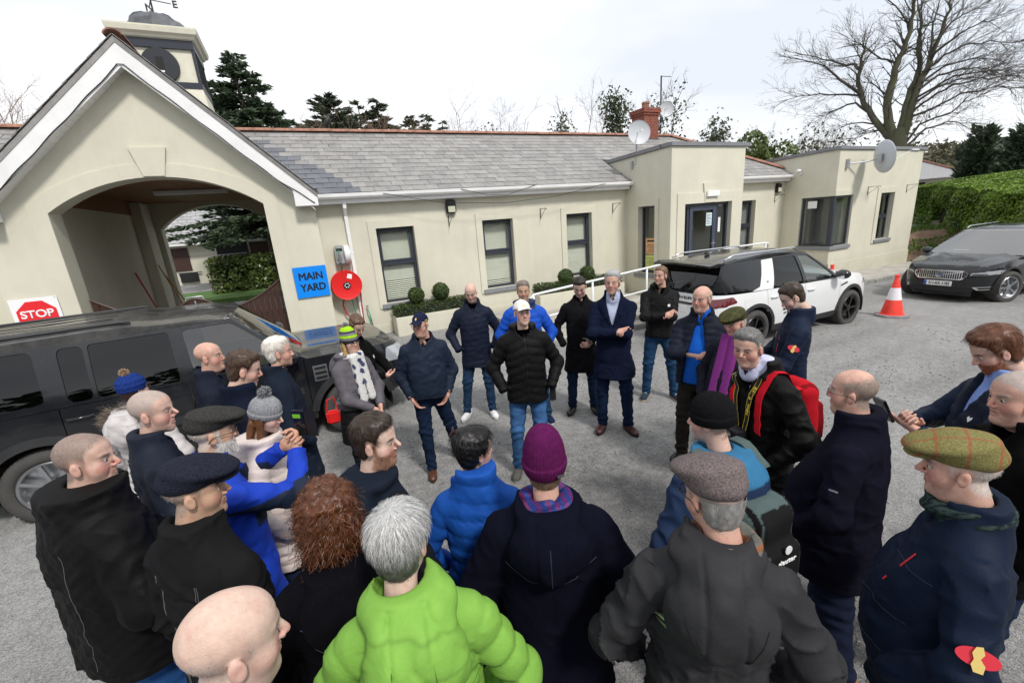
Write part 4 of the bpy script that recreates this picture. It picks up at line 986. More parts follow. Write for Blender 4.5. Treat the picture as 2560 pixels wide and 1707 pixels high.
# handrail along the ramp
hrail=empty('handrail',(7.4,7.45,0),label='white tubular handrail rising along the ramp to the entrance',cat='railing')
def HR(o):o.parent=hrail;o.matrix_parent_inverse=Matrix.Translation((-7.4,-7.45,0));return o
def rz_(x):return 1.06+(x-3.95)*.0675 if x<9.9 else 1.455
m=MB();m.tube([(3.95,7.45,.75),(3.93,7.45,1.0),(4.0,7.45,rz_(4))]+[(x,7.45,rz_(x))for x in np.arange(4.5,9.9,.6)]+[(9.9,7.45,1.455),(10.85,7.45,1.455),(11.0,7.46,1.43),(11.2,7.6,1.32)],.024,10);HR(m.build('top_rail',MAT['handrail'],smooth=True))
m=MB();m.tube([(x,7.45,rz_(x)-.5)for x in np.arange(4.0,11,.6)],.02,8);HR(m.build('lower_rail',MAT['handrail'],smooth=True))
for x in(4.0,5.42,6.9,8.4,9.9,10.9):
 m=MB();zb=.03+max(0,(min(x,9)-4.3))*.085;m.tube([(x,7.45,zb),(x,7.45,rz_(x)-.01)],.022,8);HR(m.build('post',MAT['handrail'],smooth=True))
 # planters
def leaf_cloud(P,Nn,size,lo=.6,flat=.0,elong=1.8):
 """one leaf quad-pair per point, roughly facing its normal"""
 n=len(P);up=RNG.normal(size=(n,3));nn=Nn+RNG.normal(size=(n,3))*.55;nn/=np.linalg.norm(nn,axis=1)[:,None]+1e-9
 t=np.cross(nn,up);t/=np.linalg.norm(t,axis=1)[:,None]+1e-9;b=np.cross(nn,t)
 s=(size*(lo+(1-lo)*RNG.random(n)))[:,None]
 a=P-t*s*elong*.5;c=P+t*s*elong*.5;m1=P+b*s*.5+nn*s*.12;m2=P-b*s*.5+nn*s*.12
 V=np.stack([a,m2,c,m1],1).reshape(-1,3);F=np.arange(n*4).reshape(n,4)
 return V,F
def sph_pts(n,c,r,squash=1.0):
 v=RNG.normal(size=(n,3));v/=np.linalg.norm(v,axis=1)[:,None];rr=r*(.82+.22*RNG.random(n))[:,None]
 P=v*rr;P[:,2]*=squash;return P+np.array(c),v
def box_pts(n,x0,x1,y0,y1,z0,z1,bumpy=.03,sides='all'):
 ar={'f':(x1-x0)*(z1-z0),'b':(x1-x0)*(z1-z0),'l':(y1-y0)*(z1-z0),'r':(y1-y0)*(z1-z0),'t':(x1-x0)*(y1-y0)}
 tot=sum(ar.values());PP=[];NN=[]
 for k,a in ar.items():
  m=int(n*a/tot);u=RNG.random(m);v=RNG.random(m);o=np.zeros(m)
  if k=='f':P=np.stack([x0+u*(x1-x0),o+y0,z0+v*(z1-z0)],1);q=(0,-1,0)
  if k=='b':P=np.stack([x0+u*(x1-x0),o+y1,z0+v*(z1-z0)],1);q=(0,1,0)
  if k=='l':P=np.stack([o+x0,y0+u*(y1-y0),z0+v*(z1-z0)],1);q=(-1,0,0)
  if k=='r':P=np.stack([o+x1,y0+u*(y1-y0),z0+v*(z1-z0)],1);q=(1,0,0)
  if k=='t':P=np.stack([x0+u*(x1-x0),y0+v*(y1-y0),o+z1],1);q=(0,0,1)
  P=P+np.array(q)*(bumpy*(RNG.random(m)-.7))[:,None];PP.append(P);NN.append(np.tile(q,(m,1)))
 return np.concatenate(PP),np.concatenate(NN).astype(float)
def planter(x0,x1,y0,y1,z0,z1,balls,label,hlabel):
 p=MB();t=.05;p.box(x0,x1,y0,y0+t,z0,z1);p.box(x0,x1,y1-t,y1,z0,z1);p.box(x0,x0+t,y0+t,y1-t,z0,z1);p.box(x1-t,x1,y0+t,y1-t,z0,z1);p.box(x0+t,x1-t,y0+t,y1-t,z0,z1-.06)
 po=tag(p.build('planter',MAT['painted_render'],bevel=.012),label,'planter','cream trough planters')
 hx0,hx1=x0+.03,x1-.04
 P,Nn=box_pts(4200,hx0,hx1,y0+.05,y1-.05,z1-.05,z1+.24,.09);V,F=leaf_cloud(P,Nn,.032)
 h=tag(obj('box_hedge',mkmesh('box_hedge',V,F),MAT['box_leaf']),hlabel,'hedge')
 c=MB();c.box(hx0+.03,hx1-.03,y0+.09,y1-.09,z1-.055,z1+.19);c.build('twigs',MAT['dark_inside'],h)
 for(bx,by,bz,br,lab)in balls:
  e=empty('topiary_ball',(bx,by,z1-.06),label=lab,cat='topiary',group='clipped topiary balls')
  P,Nn=sph_pts(2600,(0,0,bz-z1+.06),br*1.03);V,F=leaf_cloud(P,Nn,.026);obj('foliage',mkmesh('foliage',V,F),MAT['box_leaf'],e)
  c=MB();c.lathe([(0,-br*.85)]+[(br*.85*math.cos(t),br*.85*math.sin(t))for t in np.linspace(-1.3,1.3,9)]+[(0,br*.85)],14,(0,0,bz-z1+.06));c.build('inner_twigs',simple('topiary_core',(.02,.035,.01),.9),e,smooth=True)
  c=MB();c.tube([(0,0,0),(.01,0,.15),(0,0,bz-z1+.06)],.016,6);c.build('stem',MAT['bark'],e)
planter(1.74,3.75,9.92,10.42,.02,.55,[(2.32,10.15,.98,.185,'clipped green ball left of the pair under the first window'),(2.92,10.15,.99,.20,'clipped green ball right of the pair under the first window')],'cream trough planter below the first window beside the downpipe','low box hedge in the planter below the first window')
planter(5.35,8.1,9.62,10.1,.1,.60,[(6.3,9.86,.95,.20,'clipped green ball left of the pair under the third window'),(7.0,9.86,.96,.20,'clipped green ball right of the pair under the third window')],'cream trough planter behind the handrail below the third window','low box hedge in the planter below the third window')
# traffic cones
def cone(x,y,label,h=.78):
 z=gzf(x,y);e=empty('traffic_cone',(x,y,z),rz=.5,label=label,cat='cone',group='orange traffic cones')
 b=MB();q=[(.30*math.cos(PI/8+k*PI/4)*(1.0),.30*math.sin(PI/8+k*PI/4))for k in range(8)];b.prism(q,0,.05,'z');b.build('base',MAT['rubber_grey'],e,bevel=.01)
 R0,R1=.19,.035;r=lambda t:R0+(R1-R0)*t
 for a,c,mm,nm in((0,.40,'cone_orange','lower_cone'),(.40,.72,'cone_band','reflective_band'),(.72,1.0,'cone_orange','upper_cone')):
  m=MB();ex=.002 if mm=='cone_band' else 0;prof=[(r(a)+ex,.05+h*a),(r(c)+ex,.05+h*c)]
  if a==0:prof=[(R0+.025,.051),(R0+.02,.065),(R0,.07)]+prof[1:]
  if c==1:prof=prof+[(.045,.05+h+.005),(.045,.05+h+.04),(.03,.05+h+.05),(0,.05+h+.05)]
  m.lathe(prof,28);m.build(nm,MAT[mm],e,smooth=40)
cone(11.05,4.62,'orange and white traffic cone standing in front of the black estate car')
cone(12.4,6.6,'orange traffic cone mostly hidden behind the white car bonnet')
# ================================================================== trees and the background
def jitter_path(p,d,L,n,wob,grav=0.0):
 pts=[Vector(p)];d=Vector(d).normalized();s=L/n
 for i in range(n):
  d=(d+Vector((random.gauss(0,wob),random.gauss(0,wob),random.gauss(0,wob)+grav))).normalized();pts.append(pts[-1]+d*s)
 return pts,d
def grow(mb,p,d,L,r,lev,maxlev,spread=.7,grav=.02,nkid=4,thin=None):
 n=max(3,int(L/.35))if lev<maxlev else 3
 pts,de=jitter_path(p,d,L,min(n,8),.14,grav)
 m=len(pts);mb.tube(pts,[max(.004,r*(1-.75*i/(m-1)))for i in range(m)],6 if lev==0 else(4 if lev==1 else 3),cap=False)
 if lev>=maxlev:return
 for k in range(nkid):
  t=random.uniform(.3,1.0);i=min(m-2,int(t*(m-1)));q=pts[i].lerp(pts[i+1],random.random());dd=(pts[i+1]-pts[i]).normalized()
  s=Vector((random.gauss(0,1),random.gauss(0,1),random.gauss(.25,1))).normalized()
  grow(mb,q,(dd+s*spread).normalized(),L*random.uniform(.4,.65),r*.45,lev+1,maxlev,spread,grav,nkid)
def spray_mesh(P,D,size,up=.3):
 """needle sprays: slender quads pointing along D"""
 n=len(P);D=D/(np.linalg.norm(D,axis=1)[:,None]+1e-9);r=RNG.normal(size=(n,3));t=np.cross(D,r);t/=np.linalg.norm(t,axis=1)[:,None]+1e-9
 s=(size*(.6+.8*RNG.random(n)))[:,None]
 V=np.stack([P-D*s*.4,P+t*s*.22,P+D*s*.9,P-t*s*.22],1).reshape(-1,3);return V,np.arange(n*4).reshape(n,4)
def conifer(name,x,y,z0,h,br,label,group=None,mat='pine_needles',zs=.12,nl=26,per=7,dens=26,size=.22,droop=-.12,power=.85,gap=0.0,lean=0.0,cat='tree',spiky=1.0):
 e=empty(name,(x,y,z0),label=label,cat=cat,group=group)
 tr=MB();tr.tube([(0,0,0),(lean*.3,0,h*.5),(lean,0,h*.98)],[h*.022,h*.014,h*.003],7,cap=False)
 P=[];D=[]
 for i in range(nl):
  f=zs+(1-zs)*(i+random.random()*.6)/nl;z=h*f;L=br*max(.04,(1-f))**power
  k=max(3,int(per*(.5+L/br)))
  for j in range(k):
   if random.random()<gap:continue
   a=random.uniform(0,2*PI);l=L*random.uniform(.6,1.15);dz=droop*l+random.uniform(-.05,.12)*l
   p0=np.array((lean*f,0,z));p1=np.array((lean*f+l*math.cos(a),l*math.sin(a),z+dz))
   mid=(p0+p1)/2+np.array((0,0,.07*l));
   if l>.6:tr.tube([p0,mid,p1],[h*.005,h*.003,.01],3,cap=False)
   m=max(6,int(dens*l*.8));t=.18+.82*RNG.random(m)**.8
   base=(1-t)[:,None]**2*p0+2*((1-t)*t)[:,None]*mid+(t**2)[:,None]*p1
   side=np.array((-math.sin(a),math.cos(a),0));w=RNG.normal(size=m)*.14*l*(1.15-t)
   q=base+side*w[:,None]+np.array((0,0,1))*(RNG.normal(size=m)*.05-.02)[:,None]
   d=(p1-p0)/max(l,.01)*spiky+side*np.sign(w)[:,None]*.7+RNG.normal(size=(m,3))*.3
   P.append(q);D.append(d)
 P=np.concatenate(P);D=np.concatenate(D);V,F=spray_mesh(P,D,size);obj('crown',mkmesh('crown',V,F),MAT[mat],e)
 tr.build('trunk',MAT['bark'],e,smooth=True);return e
conifer('cedar_tree',-1.0,24.0,.4,10.0,4.9,'large dark cedar with layered boughs rising behind the clock turret',mat='cedar_needles',zs=.21,nl=34,per=11,dens=75,size=.2,droop=-.06,power=.75)
BK='evergreens behind the slate roof'
conifer('pine_tree',4.6,43.8,3.5,10.4,4.6,'broad dark pine at the left end of the trees behind the roof',BK,nl=22,per=8,dens=30,size=.42,droop=.2,power=.45,zs=.3)
conifer('spruce_tree',7.4,45.4,3.5,10.5,3.4,'thin sparse spruce beside the broad pine behind the roof',BK,nl=24,per=6,dens=20,size=.38,droop=.05,gap=.2,power=.6)
conifer('spruce_tree',9.0,45.1,3.5,10.7,4.0,'tallest dark pointed spruce behind the slate roof',BK,nl=28,per=9,dens=28,size=.42,droop=-.1,power=.6)
conifer('spruce_tree',12.2,46.4,3.5,9.8,3.6,'mid-height sparse spruce right of the tallest one',BK,nl=22,per=7,dens=22,size=.40,gap=.1,droop=.05,power=.55)
conifer('spruce_tree',13.9,46.0,3.5,9.9,2.9,'dense rounded dark spruce behind the middle of the ridge',BK,nl=20,per=8,dens=26,size=.36,power=.5)
conifer('spruce_tree',15.3,45.5,3.5,9.3,2.2,'smallest dark spruce at the right end of the evergreens',BK,nl=16,per=7,dens=26,size=.34,power=.6)
def bare_tree(name,x,y,z0,h,label,group,spread=.55,nst=1,nk=5,mat='twig',ivy=0,r=.12,lev=3):
 e=empty(name,(x,y,z0),label=label,cat='tree',group=group);mb=MB();pts_all=[]
 for s in range(nst):
  d=Vector((random.gauss(0,.14),random.gauss(0,.1),1));q,de=jitter_path((random.gauss(0,.15*nst),random.gauss(0,.1),0),d,h*random.uniform(.75,1),9,.05,.03)
  mb.tube(q,[r*(1-.9*i/9)+.01 for i in range(10)],6,cap=False);pts_all+=q
  for k in range(nk*2):
   i=random.randint(3,8);b=q[i].lerp(q[min(9,i+1)],random.random());a=random.uniform(0,2*PI)
   grow(mb,b,(math.cos(a)*spread*1.6,math.sin(a)*spread*1.2,random.uniform(.5,1.3)),h*random.uniform(.13,.26),r*.3,1,lev,.8,.03,4)
 mb.build('branches',MAT[mat],e)
 if ivy:
  P=[];
  for q in pts_all[2:]:
   m=ivy;P.append(np.array(q)+RNG.normal(size=(m,3))*np.array((.5,.5,.55)))
  P=np.concatenate(P);V,F=leaf_cloud(P,RNG.normal(size=P.shape),.2);obj('ivy',mkmesh('ivy',V,F),MAT['ivy_leaf'],e)
 return e
for x,y,h,b_,lab in((2.6,46.5,8.9,3.2,'low bushy spruce left of the broad pine'),(6.2,47.2,9.3,2.8,'dark spruce just right of the broad pine'),(10.8,47.5,9.1,3.0,'lower spruce filling the gap right of the tallest one'),(17.2,46.0,8.2,2.6,'low dark spruce near the thin birch'),(19.0,45.0,7.7,2.4,'lowest dark bush-like spruce left of the spindly saplings')):
 conifer('spruce_tree',x,y,3.5,h,b_,lab,BK,nl=20,per=8,dens=24,size=.42,power=.5)
BT='leafless trees behind the roof'
bare_tree('bare_tree',16.6,42.9,3.5,9.9,'thin leafless birch with some ivy behind the middle of the roof',BT,ivy=0,nst=3,r=.06)
bare_tree('bare_tree',18.2,42.5,3.5,8.6,'short ivy-clad tree just right of the thin birch',BT,ivy=70,nst=2,r=.08)
bare_tree('bare_tree',20.2,41.3,3.5,9.0,'spindly leafless saplings alone against the sky above the ridge',BT,nst=4,r=.05)
bare_tree('bare_tree',22.1,34.6,3.5,7.2,'bushy leafless tree with an ivy clump left of the chimney trees',BT,ivy=60,nst=3,r=.08,spread=.8)
bare_tree('bare_tree',24.2,34.4,3.5,8.9,'tall slender leafless poplar left of the ivy-covered tree',BT,nst=3,r=.06,spread=.3)
bare_tree('ivy_tree',24.1,29.4,3.2,7.9,'ivy-covered trunk with bare twigs left of the brick chimney',BT,ivy=260,nst=1,r=.14)
bare_tree('bare_tree',25.6,28.5,3.2,8.0,'spreading leafless tree directly behind the brick chimney',BT,nst=2,r=.09,ivy=30)
bare_tree('bare_tree',28.0,28.6,3.2,7.8,'leafless ivy-spotted tree right of the aerial pole',BT,nst=2,r=.09,ivy=40)
bare_tree('bare_tree',30.6,25.6,3.2,5.4,'low dark leafless tree above the entrance parapet',BT,nst=3,r=.07,ivy=50,spread=.8)
for i,(x,y,h,lab)in enumerate(((5.9,42.2,8.6,'brown leafless thicket in front of the sparse spruce'),(9.8,42,9.2,'brown leafless thicket in front of the tallest spruce'),(3.2,41.5,8.2,'brown leafless thicket in front of the broad pine'),(-13,38,8.9,'faint bare twigs above the far left roof ridge'))):
 bare_tree('bare_thicket',x,y,3.3,h-.6,lab,'brown thickets behind the roof',nst=9,r=.07,mat='twig_brown',spread=.6,nk=7)
 # the great leafless tree
def big_tree():
 e=empty('bare_tree',(29.3,12.9,.6),label='huge mossy leafless tree spreading above the right-hand flat roof',cat='tree')
 LIMB={'a':[[29.14,13.22,4.91],[28.89,13.76,5.63],[28.64,14.27,6.48],[28.4,14.75,7.44],[28.3,14.94,8.46],[28.33,14.89,9.34],[28.31,14.92,9.93]],'a2':[[28.64,14.27,6.48],[28.28,14.97,7.25],[27.84,15.78,7.05],[27.62,16.16,6.94]],'a3':[[28.39,14.76,7.57],[27.97,15.55,8.31],[27.63,16.13,8.95],[26.91,17.31,9.44]],'a4':[[28.28,14.98,8.83],[28.19,15.15,9.14],[27.92,15.64,9.31],[27.44,16.46,9.96],[26.87,17.38,10.46]],'a5':[[28.89,13.76,5.63],[28.7,14.14,5.67],[28.52,14.51,5.52]],'a6':[[28.39,14.76,7.5],[27.9,15.6,7.75],[27.3,16.6,7.9],[26.75,17.5,7.85]],'a7':[[28.8,13.9,5.9],[28.35,14.9,6.35],[28.0,15.5,6.2]],'b':[[29.15,13.2,4.6],[28.97,13.58,6.09],[28.91,13.72,6.96],[28.95,13.64,7.89],[28.99,13.55,8.67],[29.06,13.41,9.31],[29.12,13.28,10.04],[29.1,13.31,11.02],[29.1,13.3,12.3]],'b2':[[28.92,13.7,7.2],[28.64,14.27,7.81],[28.39,14.77,8.11]],'b3':[[28.99,13.55,8.67],[28.71,14.13,9.06],[28.38,14.78,9.66],[28.1,15.3,10.2]],'b4':[[29.06,13.39,9.19],[28.86,13.82,9.94],[28.72,14.1,10.08]],'b5':[[29.1,13.3,10.2],[28.8,13.9,11.0],[28.3,14.6,11.3]],'c':[[29.18,13.14,4.6],[29.22,13.05,6.22],[29.25,12.97,7.02],[29.33,12.8,7.79],[29.35,12.76,8.56],[29.27,12.93,9.61],[29.29,12.88,10.24],[29.18,13.13,11.2]],'d':[[29.26,12.96,5.2],[29.35,12.74,7.31],[29.44,12.53,8.05],[29.52,12.35,8.99],[29.58,12.21,9.81],[29.64,12.06,10.54],[29.64,12.07,11.6]],'d2':[[29.44,12.53,8.05],[29.47,12.47,8.92],[29.42,12.58,10.14],[29.5,12.4,11.5]],'e':[[29.35,12.75,6.33],[29.55,12.28,6.75],[29.83,11.58,7.08],[30.13,10.78,7.1],[30.4,9.99,6.94],[30.6,9.37,6.68]],'e2':[[29.32,12.81,6.05],[29.63,12.09,6.24],[29.93,11.31,6.63],[30.22,10.52,6.65],[30.54,9.55,6.41]],'e3':[[29.39,12.65,7.29],[29.63,12.08,7.82],[29.94,11.29,7.93],[30.23,10.49,7.81],[30.55,9.52,7.43]],'e4':[[29.43,12.57,8.06],[29.68,11.97,8.56],[29.9,11.41,8.87],[30.18,10.62,8.73],[30.5,9.7,8.5]],'e5':[[29.48,12.44,8.69],[29.73,11.84,9.11],[29.95,11.28,9.35],[30.15,10.71,9.36]],'e6':[[29.28,12.91,4.7],[29.48,12.45,5.62],[29.81,11.63,5.91],[30.02,11.07,6.35],[30.23,10.51,6.54]],'e7':[[29.3,12.9,4.5],[29.58,12.21,5.45],[29.91,11.39,5.63],[30.14,10.76,5.5]],'e8':[[29.55,12.28,9.4],[29.68,11.95,9.98],[29.82,11.6,10.27],[29.99,11.15,10.37]],'e9':[[29.37,12.71,6.73],[29.63,12.09,7.21],[29.89,11.43,7.54],[30.18,10.65,7.54],[30.41,9.96,7.96]],'e10':[[29.35,12.72,6.9],[29.7,11.9,7.3],[30.05,10.9,7.4],[30.4,9.9,7.2]],'e11':[[29.4,12.6,7.6],[29.7,11.9,8.2],[30.1,10.9,8.3],[30.4,10.0,8.1]]}
 RAD=dict(a=.19,b=.22,c=.20,d=.16,d2=.08,a2=.07,a3=.085,a4=.09,a5=.05,a6=.06,a7=.05,b2=.05,b3=.06,b4=.07,b5=.05)
 V0=Vector((29.3,12.9,.6))
 thick=MB();fine=MB()
 thick.tube([Vector(p)-V0 for p in((29.3,12.9,.4),(29.28,12.95,2),(29.2,13.05,3.6),(29.17,13.12,4.9),(29.15,13.15,5.6))],[.6,.48,.42,.38,.24],12,cap=False)
 rnd=random.Random(3)
 for k,l in LIMB.items():
  dep=rnd.gauss(0,.5);r0=RAD.get(k,.065)
  # resample with depth wander
  P=[]
  n=len(l)
  for i in range(n-1):
   for t in(0,.33,.67):
    f=(i+t)/(n-1);q=Vector(l[i]).lerp(Vector(l[i+1]),t);dd=Vector((.9,.43,0))*dep*f*3
    P.append(q+dd+Vector((rnd.gauss(0,.03),rnd.gauss(0,.03),rnd.gauss(0,.04)))*(1 if i else 0)-V0)
  P.append(Vector(l[-1])+Vector((.9,.43,0))*dep*3-V0)
  m=len(P);big=k in 'abcd'
  (thick if r0>.14 else fine).tube(P,[r0*(1-(.78 if big else .85)*i/(m-1))for i in range(m)],9 if r0>.14 else 5,cap=False)
  for i in range(3,m):
   for _ in range(2 if big else 3):
    dd=(P[i]-P[i-1]).normalized();out=Vector((rnd.gauss(0,.8),rnd.gauss(0,.8),rnd.gauss(.2,.7)))
    if not big:out=Vector((rnd.gauss(0,.5),rnd.gauss(0,.5),rnd.gauss(.1,.5)))
    random.seed(rnd.random())
    grow(fine,P[i],(dd+out*.8).normalized(),rnd.uniform(.6,1.5),max(.012,r0*.16),1,3,.65,.015,3)
 thick.build('trunk',MAT['mossy_bark'],e,smooth=True);fine.build('branches',simple('branch_bark',(.075,.066,.055),.95),e)
big_tree();random.seed(11)
# hedge on the right, clipped
def tall_hedge():
# front line from far to near
 fl=[(31.4,13.1,.6,2.62),(30.6,12.0,.6,2.68),(26.4,9.3,.5,2.46),(21.3,5.95,.3,2.12),(18.5,4.1,.25,2.0)]
 PP=[];NN=[]
 n=26000
 segs=[]
 for a,b in zip(fl,fl[1:]):segs.append((np.array(a),np.array(b),math.hypot(b[0]-a[0],b[1]-a[1])))
 tot=sum(s[2]for s in segs)
 for a,b,L in segs:
  m=int(n*L/tot*(1.0 if L>2 else 1.6));t=RNG.random(m);base=a+(b-a)*t[:,None]
  d=(b-a)[:2]/L;nn=np.array((d[1],-d[0],0.0));
  if nn@np.array((-base[0,0],-base[0,1],0))<0:nn=-nn
  v=RNG.random(m);P=np.stack([base[:,0],base[:,1],base[:,2]+(base[:,3]-base[:,2])*v],1)
  bulge=.16*np.sin(P[:,0]*2.1+P[:,2]*1.7)+.12*np.sin(P[:,1]*3.3-P[:,2]*2.2)
  rnd_=-.35*np.clip((v-.86)/.14,0,1)**2
  hole=np.exp(-(((P[:,0]-29.0)/.5)**2+((v-.25)/.28)**2))
  P=P+nn*(bulge+rnd_-.12*RNG.random(m)-.8*hole)[:,None];PP.append(P);NN.append(np.tile(nn+np.array((0,0,.2)),(m,1)))
  # top, rising towards the back
  m2=int(m*.8);t=RNG.random(m2);base=a+(b-a)*t[:,None];w=RNG.random(m2)*3.2
  P=np.stack([base[:,0],base[:,1],base[:,3]-.02+.10*w+.05*np.sin(base[:,0]*3+w*2)],1)-nn*w[:,None];P[:,2]+=.06*(RNG.random(m2)-.6);PP.append(P);NN.append(np.tile((0,0,1.0),(m2,1)))
 P=np.concatenate(PP);Nn=np.concatenate(NN);V,F=leaf_cloud(P,Nn,.095,elong=1.5)
 h=tag(obj('clipped_hedge',mkmesh('clipped_hedge',V,F),MAT['hedge_leaf']),'tall clipped green laurel hedge behind the black estate car','hedge')
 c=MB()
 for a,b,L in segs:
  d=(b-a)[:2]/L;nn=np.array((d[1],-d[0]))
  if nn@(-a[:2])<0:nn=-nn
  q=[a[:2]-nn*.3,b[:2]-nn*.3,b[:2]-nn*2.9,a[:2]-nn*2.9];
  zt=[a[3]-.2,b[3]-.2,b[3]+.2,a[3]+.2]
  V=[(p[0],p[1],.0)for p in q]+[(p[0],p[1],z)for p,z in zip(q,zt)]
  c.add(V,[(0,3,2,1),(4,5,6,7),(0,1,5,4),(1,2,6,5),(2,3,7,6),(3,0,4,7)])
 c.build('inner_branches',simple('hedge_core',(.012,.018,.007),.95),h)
tall_hedge()
# low stone edging below the hedge
ed=MB();q=[(30.2,11.2),(28.0,10.6),(23.9,7.5),(20.5,5.2)]
for a,b in zip(q,q[1:]):
 d=Vector((b[0]-a[0],b[1]-a[1])).normalized();n=Vector((d.y,-d.x))*.15;za,zb=gzf(*a),gzf(*b)
 V=[(a[0]+n.x,a[1]+n.y,za-.3),(b[0]+n.x,b[1]+n.y,zb-.3),(b[0]-n.x,b[1]-n.y,zb-.3),(a[0]-n.x,a[1]-n.y,za-.3)];V+=[(p[0],p[1],p[2]+.3+.28)for p in V]
 ed.add(V,[(0,3,2,1),(4,5,6,7),(0,1,5,4),(1,2,6,5),(2,3,7,6),(3,0,4,7)])
tag(ed.build('stone_edging',simple('mossy_stone',(.12,.11,.07),.95,var=.4,vscale=3),bevel=.03),'low mossy stone edging running below the tall hedge','edging')
# grassy mound at the building corner
def mound():
 n=26;V=[];F=[]
 for i in range(n+1):
  for j in range(n+1):
   x=21.7+i/n*6.2;y=7.9+j/n*4.6;f=math.sin(PI*min(1,i/n*1.05))**.6*math.sin(PI*min(1,max(0,j/n)))**.6 if 0<i<n and 0<j<n else 0
   V.append((x,y,gzf(x,y)-.05+.42*f+.05*f*math.sin(x*5)*math.sin(y*4)))
 for i in range(n):
  for j in range(n):F.append((i*(n+1)+j,(i+1)*(n+1)+j,(i+1)*(n+1)+j+1,i*(n+1)+j+1))
 m=mkmesh('soil_bank',V,F,True);o=tag(obj('soil_bank',m,MAT['soil']),kind='structure')
 A=np.array(V);t=RNG.integers(0,len(A),9000);P=A[t]+RNG.normal(size=(9000,3))*np.array((.12,.12,0));
 k=np.sin(P[:,0]*2.9+1)+np.sin(P[:,1]*3.7+P[:,0])>-.1;P=P[k];n_=len(P)
 D=RNG.normal(size=(n_,3))*.5+np.array((0,0,1));V,F=spray_mesh(P,D,.13);tag(obj('grass_tufts',mkmesh('grass_tufts',V,F),MAT['grass_blade']),'green grass tufts on the soil bank at the building corner','grass',kind='stuff')
mound()
# shrubs behind the right-hand room
def shrub(name,x,y,z0,r,h,label,mat,n=2600,size=.16,group=None):
 e=empty(name,(x,y,z0),label=label,cat='shrub',group=group)
 P=[];
 for k in range(7):
  c=np.array((random.gauss(0,r*.4),random.gauss(0,r*.4),h*random.uniform(.45,.85)));q,v=sph_pts(n//7,c,r*random.uniform(.45,.7));P.append(np.concatenate([q,v],1))
 P=np.concatenate(P);V,F=leaf_cloud(P[:,:3],P[:,3:],size,elong=1.7);obj('foliage',mkmesh('foliage',V,F),MAT[mat],e)
 m=MB()
 for k in range(5):m.tube([(0,0,0),(random.gauss(0,r*.3),random.gauss(0,r*.3),h*.7)],[.06,.02],5)
 m.build('stem',MAT['bark'],e);return e
shrub('laurel_bush',22.9,16.2,.6,1.3,5.7,'rounded bright green laurel bush behind the gap between the flat roofs','laurel_leaf',3500)
for x,y,h,lab in((36.0,26.5,5.6,'left part of the brown leafless scrub behind the right roof'),(38.0,24.0,5.4,'middle part of the brown leafless scrub behind the right roof'),(39.6,21.8,4.7,'right part of the brown leafless scrub behind the right roof')):
 bare_tree('bare_scrub',x,y,2.4,h,lab,'brown scrub behind the right room',nst=6,r=.05,mat='twig',spread=.7,nk=6,ivy=12)
conifer('cypress_tree',36.0,12.2,1.2,4.2,1.0,'dark columnar cypress standing right of the far stable roof','columnar cypresses',mat='cedar_needles',nl=26,per=9,dens=44,size=.2,droop=.8,power=.25,zs=.05)
conifer('cypress_tree',34.5,10.1,1.1,3.9,1.0,'dark cypress at the right edge above the hedge','columnar cypresses',mat='cedar_needles',nl=24,per=9,dens=44,size=.2,droop=.8,power=.3,zs=.05)
bare_tree('bare_tree',44.0,19.5,1.5,6.5,'dark leafless tree beside the far stable roof','leafless trees on the right',nst=2,r=.1,ivy=30,spread=.9)
bare_tree('bare_tree',47.0,13.0,1.5,9.0,'tall leafless tree at the right edge beyond the hedge','leafless trees on the right',nst=2,r=.1,spread=.7)
shrub('evergreen_bush',47,15.6,1.0,1.7,4.6,'broad dark evergreen beyond the cypress','pine_needles',4000,.3)
shrub('evergreen_bush',45.0,17.6,1.2,1.5,2.9,'low mixed green bushes above the far stable roof','far_leaf',2500,.2)
# wooded hill
def hill():
 n=60;V=[];F=[]
 for i in range(n+1):
  for j in range(9):
   a=R(5)+R(90)*i/n;d=75+j*14;x,y=d*math.sin(a),d*math.cos(a);z=-1+15.5*(j/8)**.8*(.72+.16*math.sin(i*.35)+.12*math.sin(i*.13+1))*(.55+.45*sstep(R(40),R(70),a))
   V.append((x,y,z))
 for i in range(n):
  for j in range(8):F.append((i*9+j,i*9+j+1,(i+1)*9+j+1,(i+1)*9+j))
 tag(obj('hill',mkmesh('hill',V,F,True),simple('hill_earth',(.07,.075,.045),.95,var=.3,vscale=.2)),kind='structure')
 A=np.array(V);sel=A[(A[:,2]>.5)];t=RNG.integers(0,len(sel),900);PP=[];
 for q in sel[t]:
  c=q+RNG.normal(size=3)*np.array((5,5,0));m=60;u=RNG.normal(size=(m,3));u/=np.linalg.norm(u,axis=1)[:,None]
  PP.append(c+u*np.array((2.2,2.2,2.4))*(.5+.5*RNG.random(m))[:,None]+np.array((0,0,1.2)))
 P=np.concatenate(PP);V,F=leaf_cloud(P,RNG.normal(size=P.shape),.75)
 m=leaf_mat('far_wood',(.045,.05,.028),(.15,.135,.085),.9,.1)
 tag(obj('far_wood',mkmesh('far_wood',V,F),m),'distant mixed brown and green wood covering the hill','wood',kind='stuff')
hill()
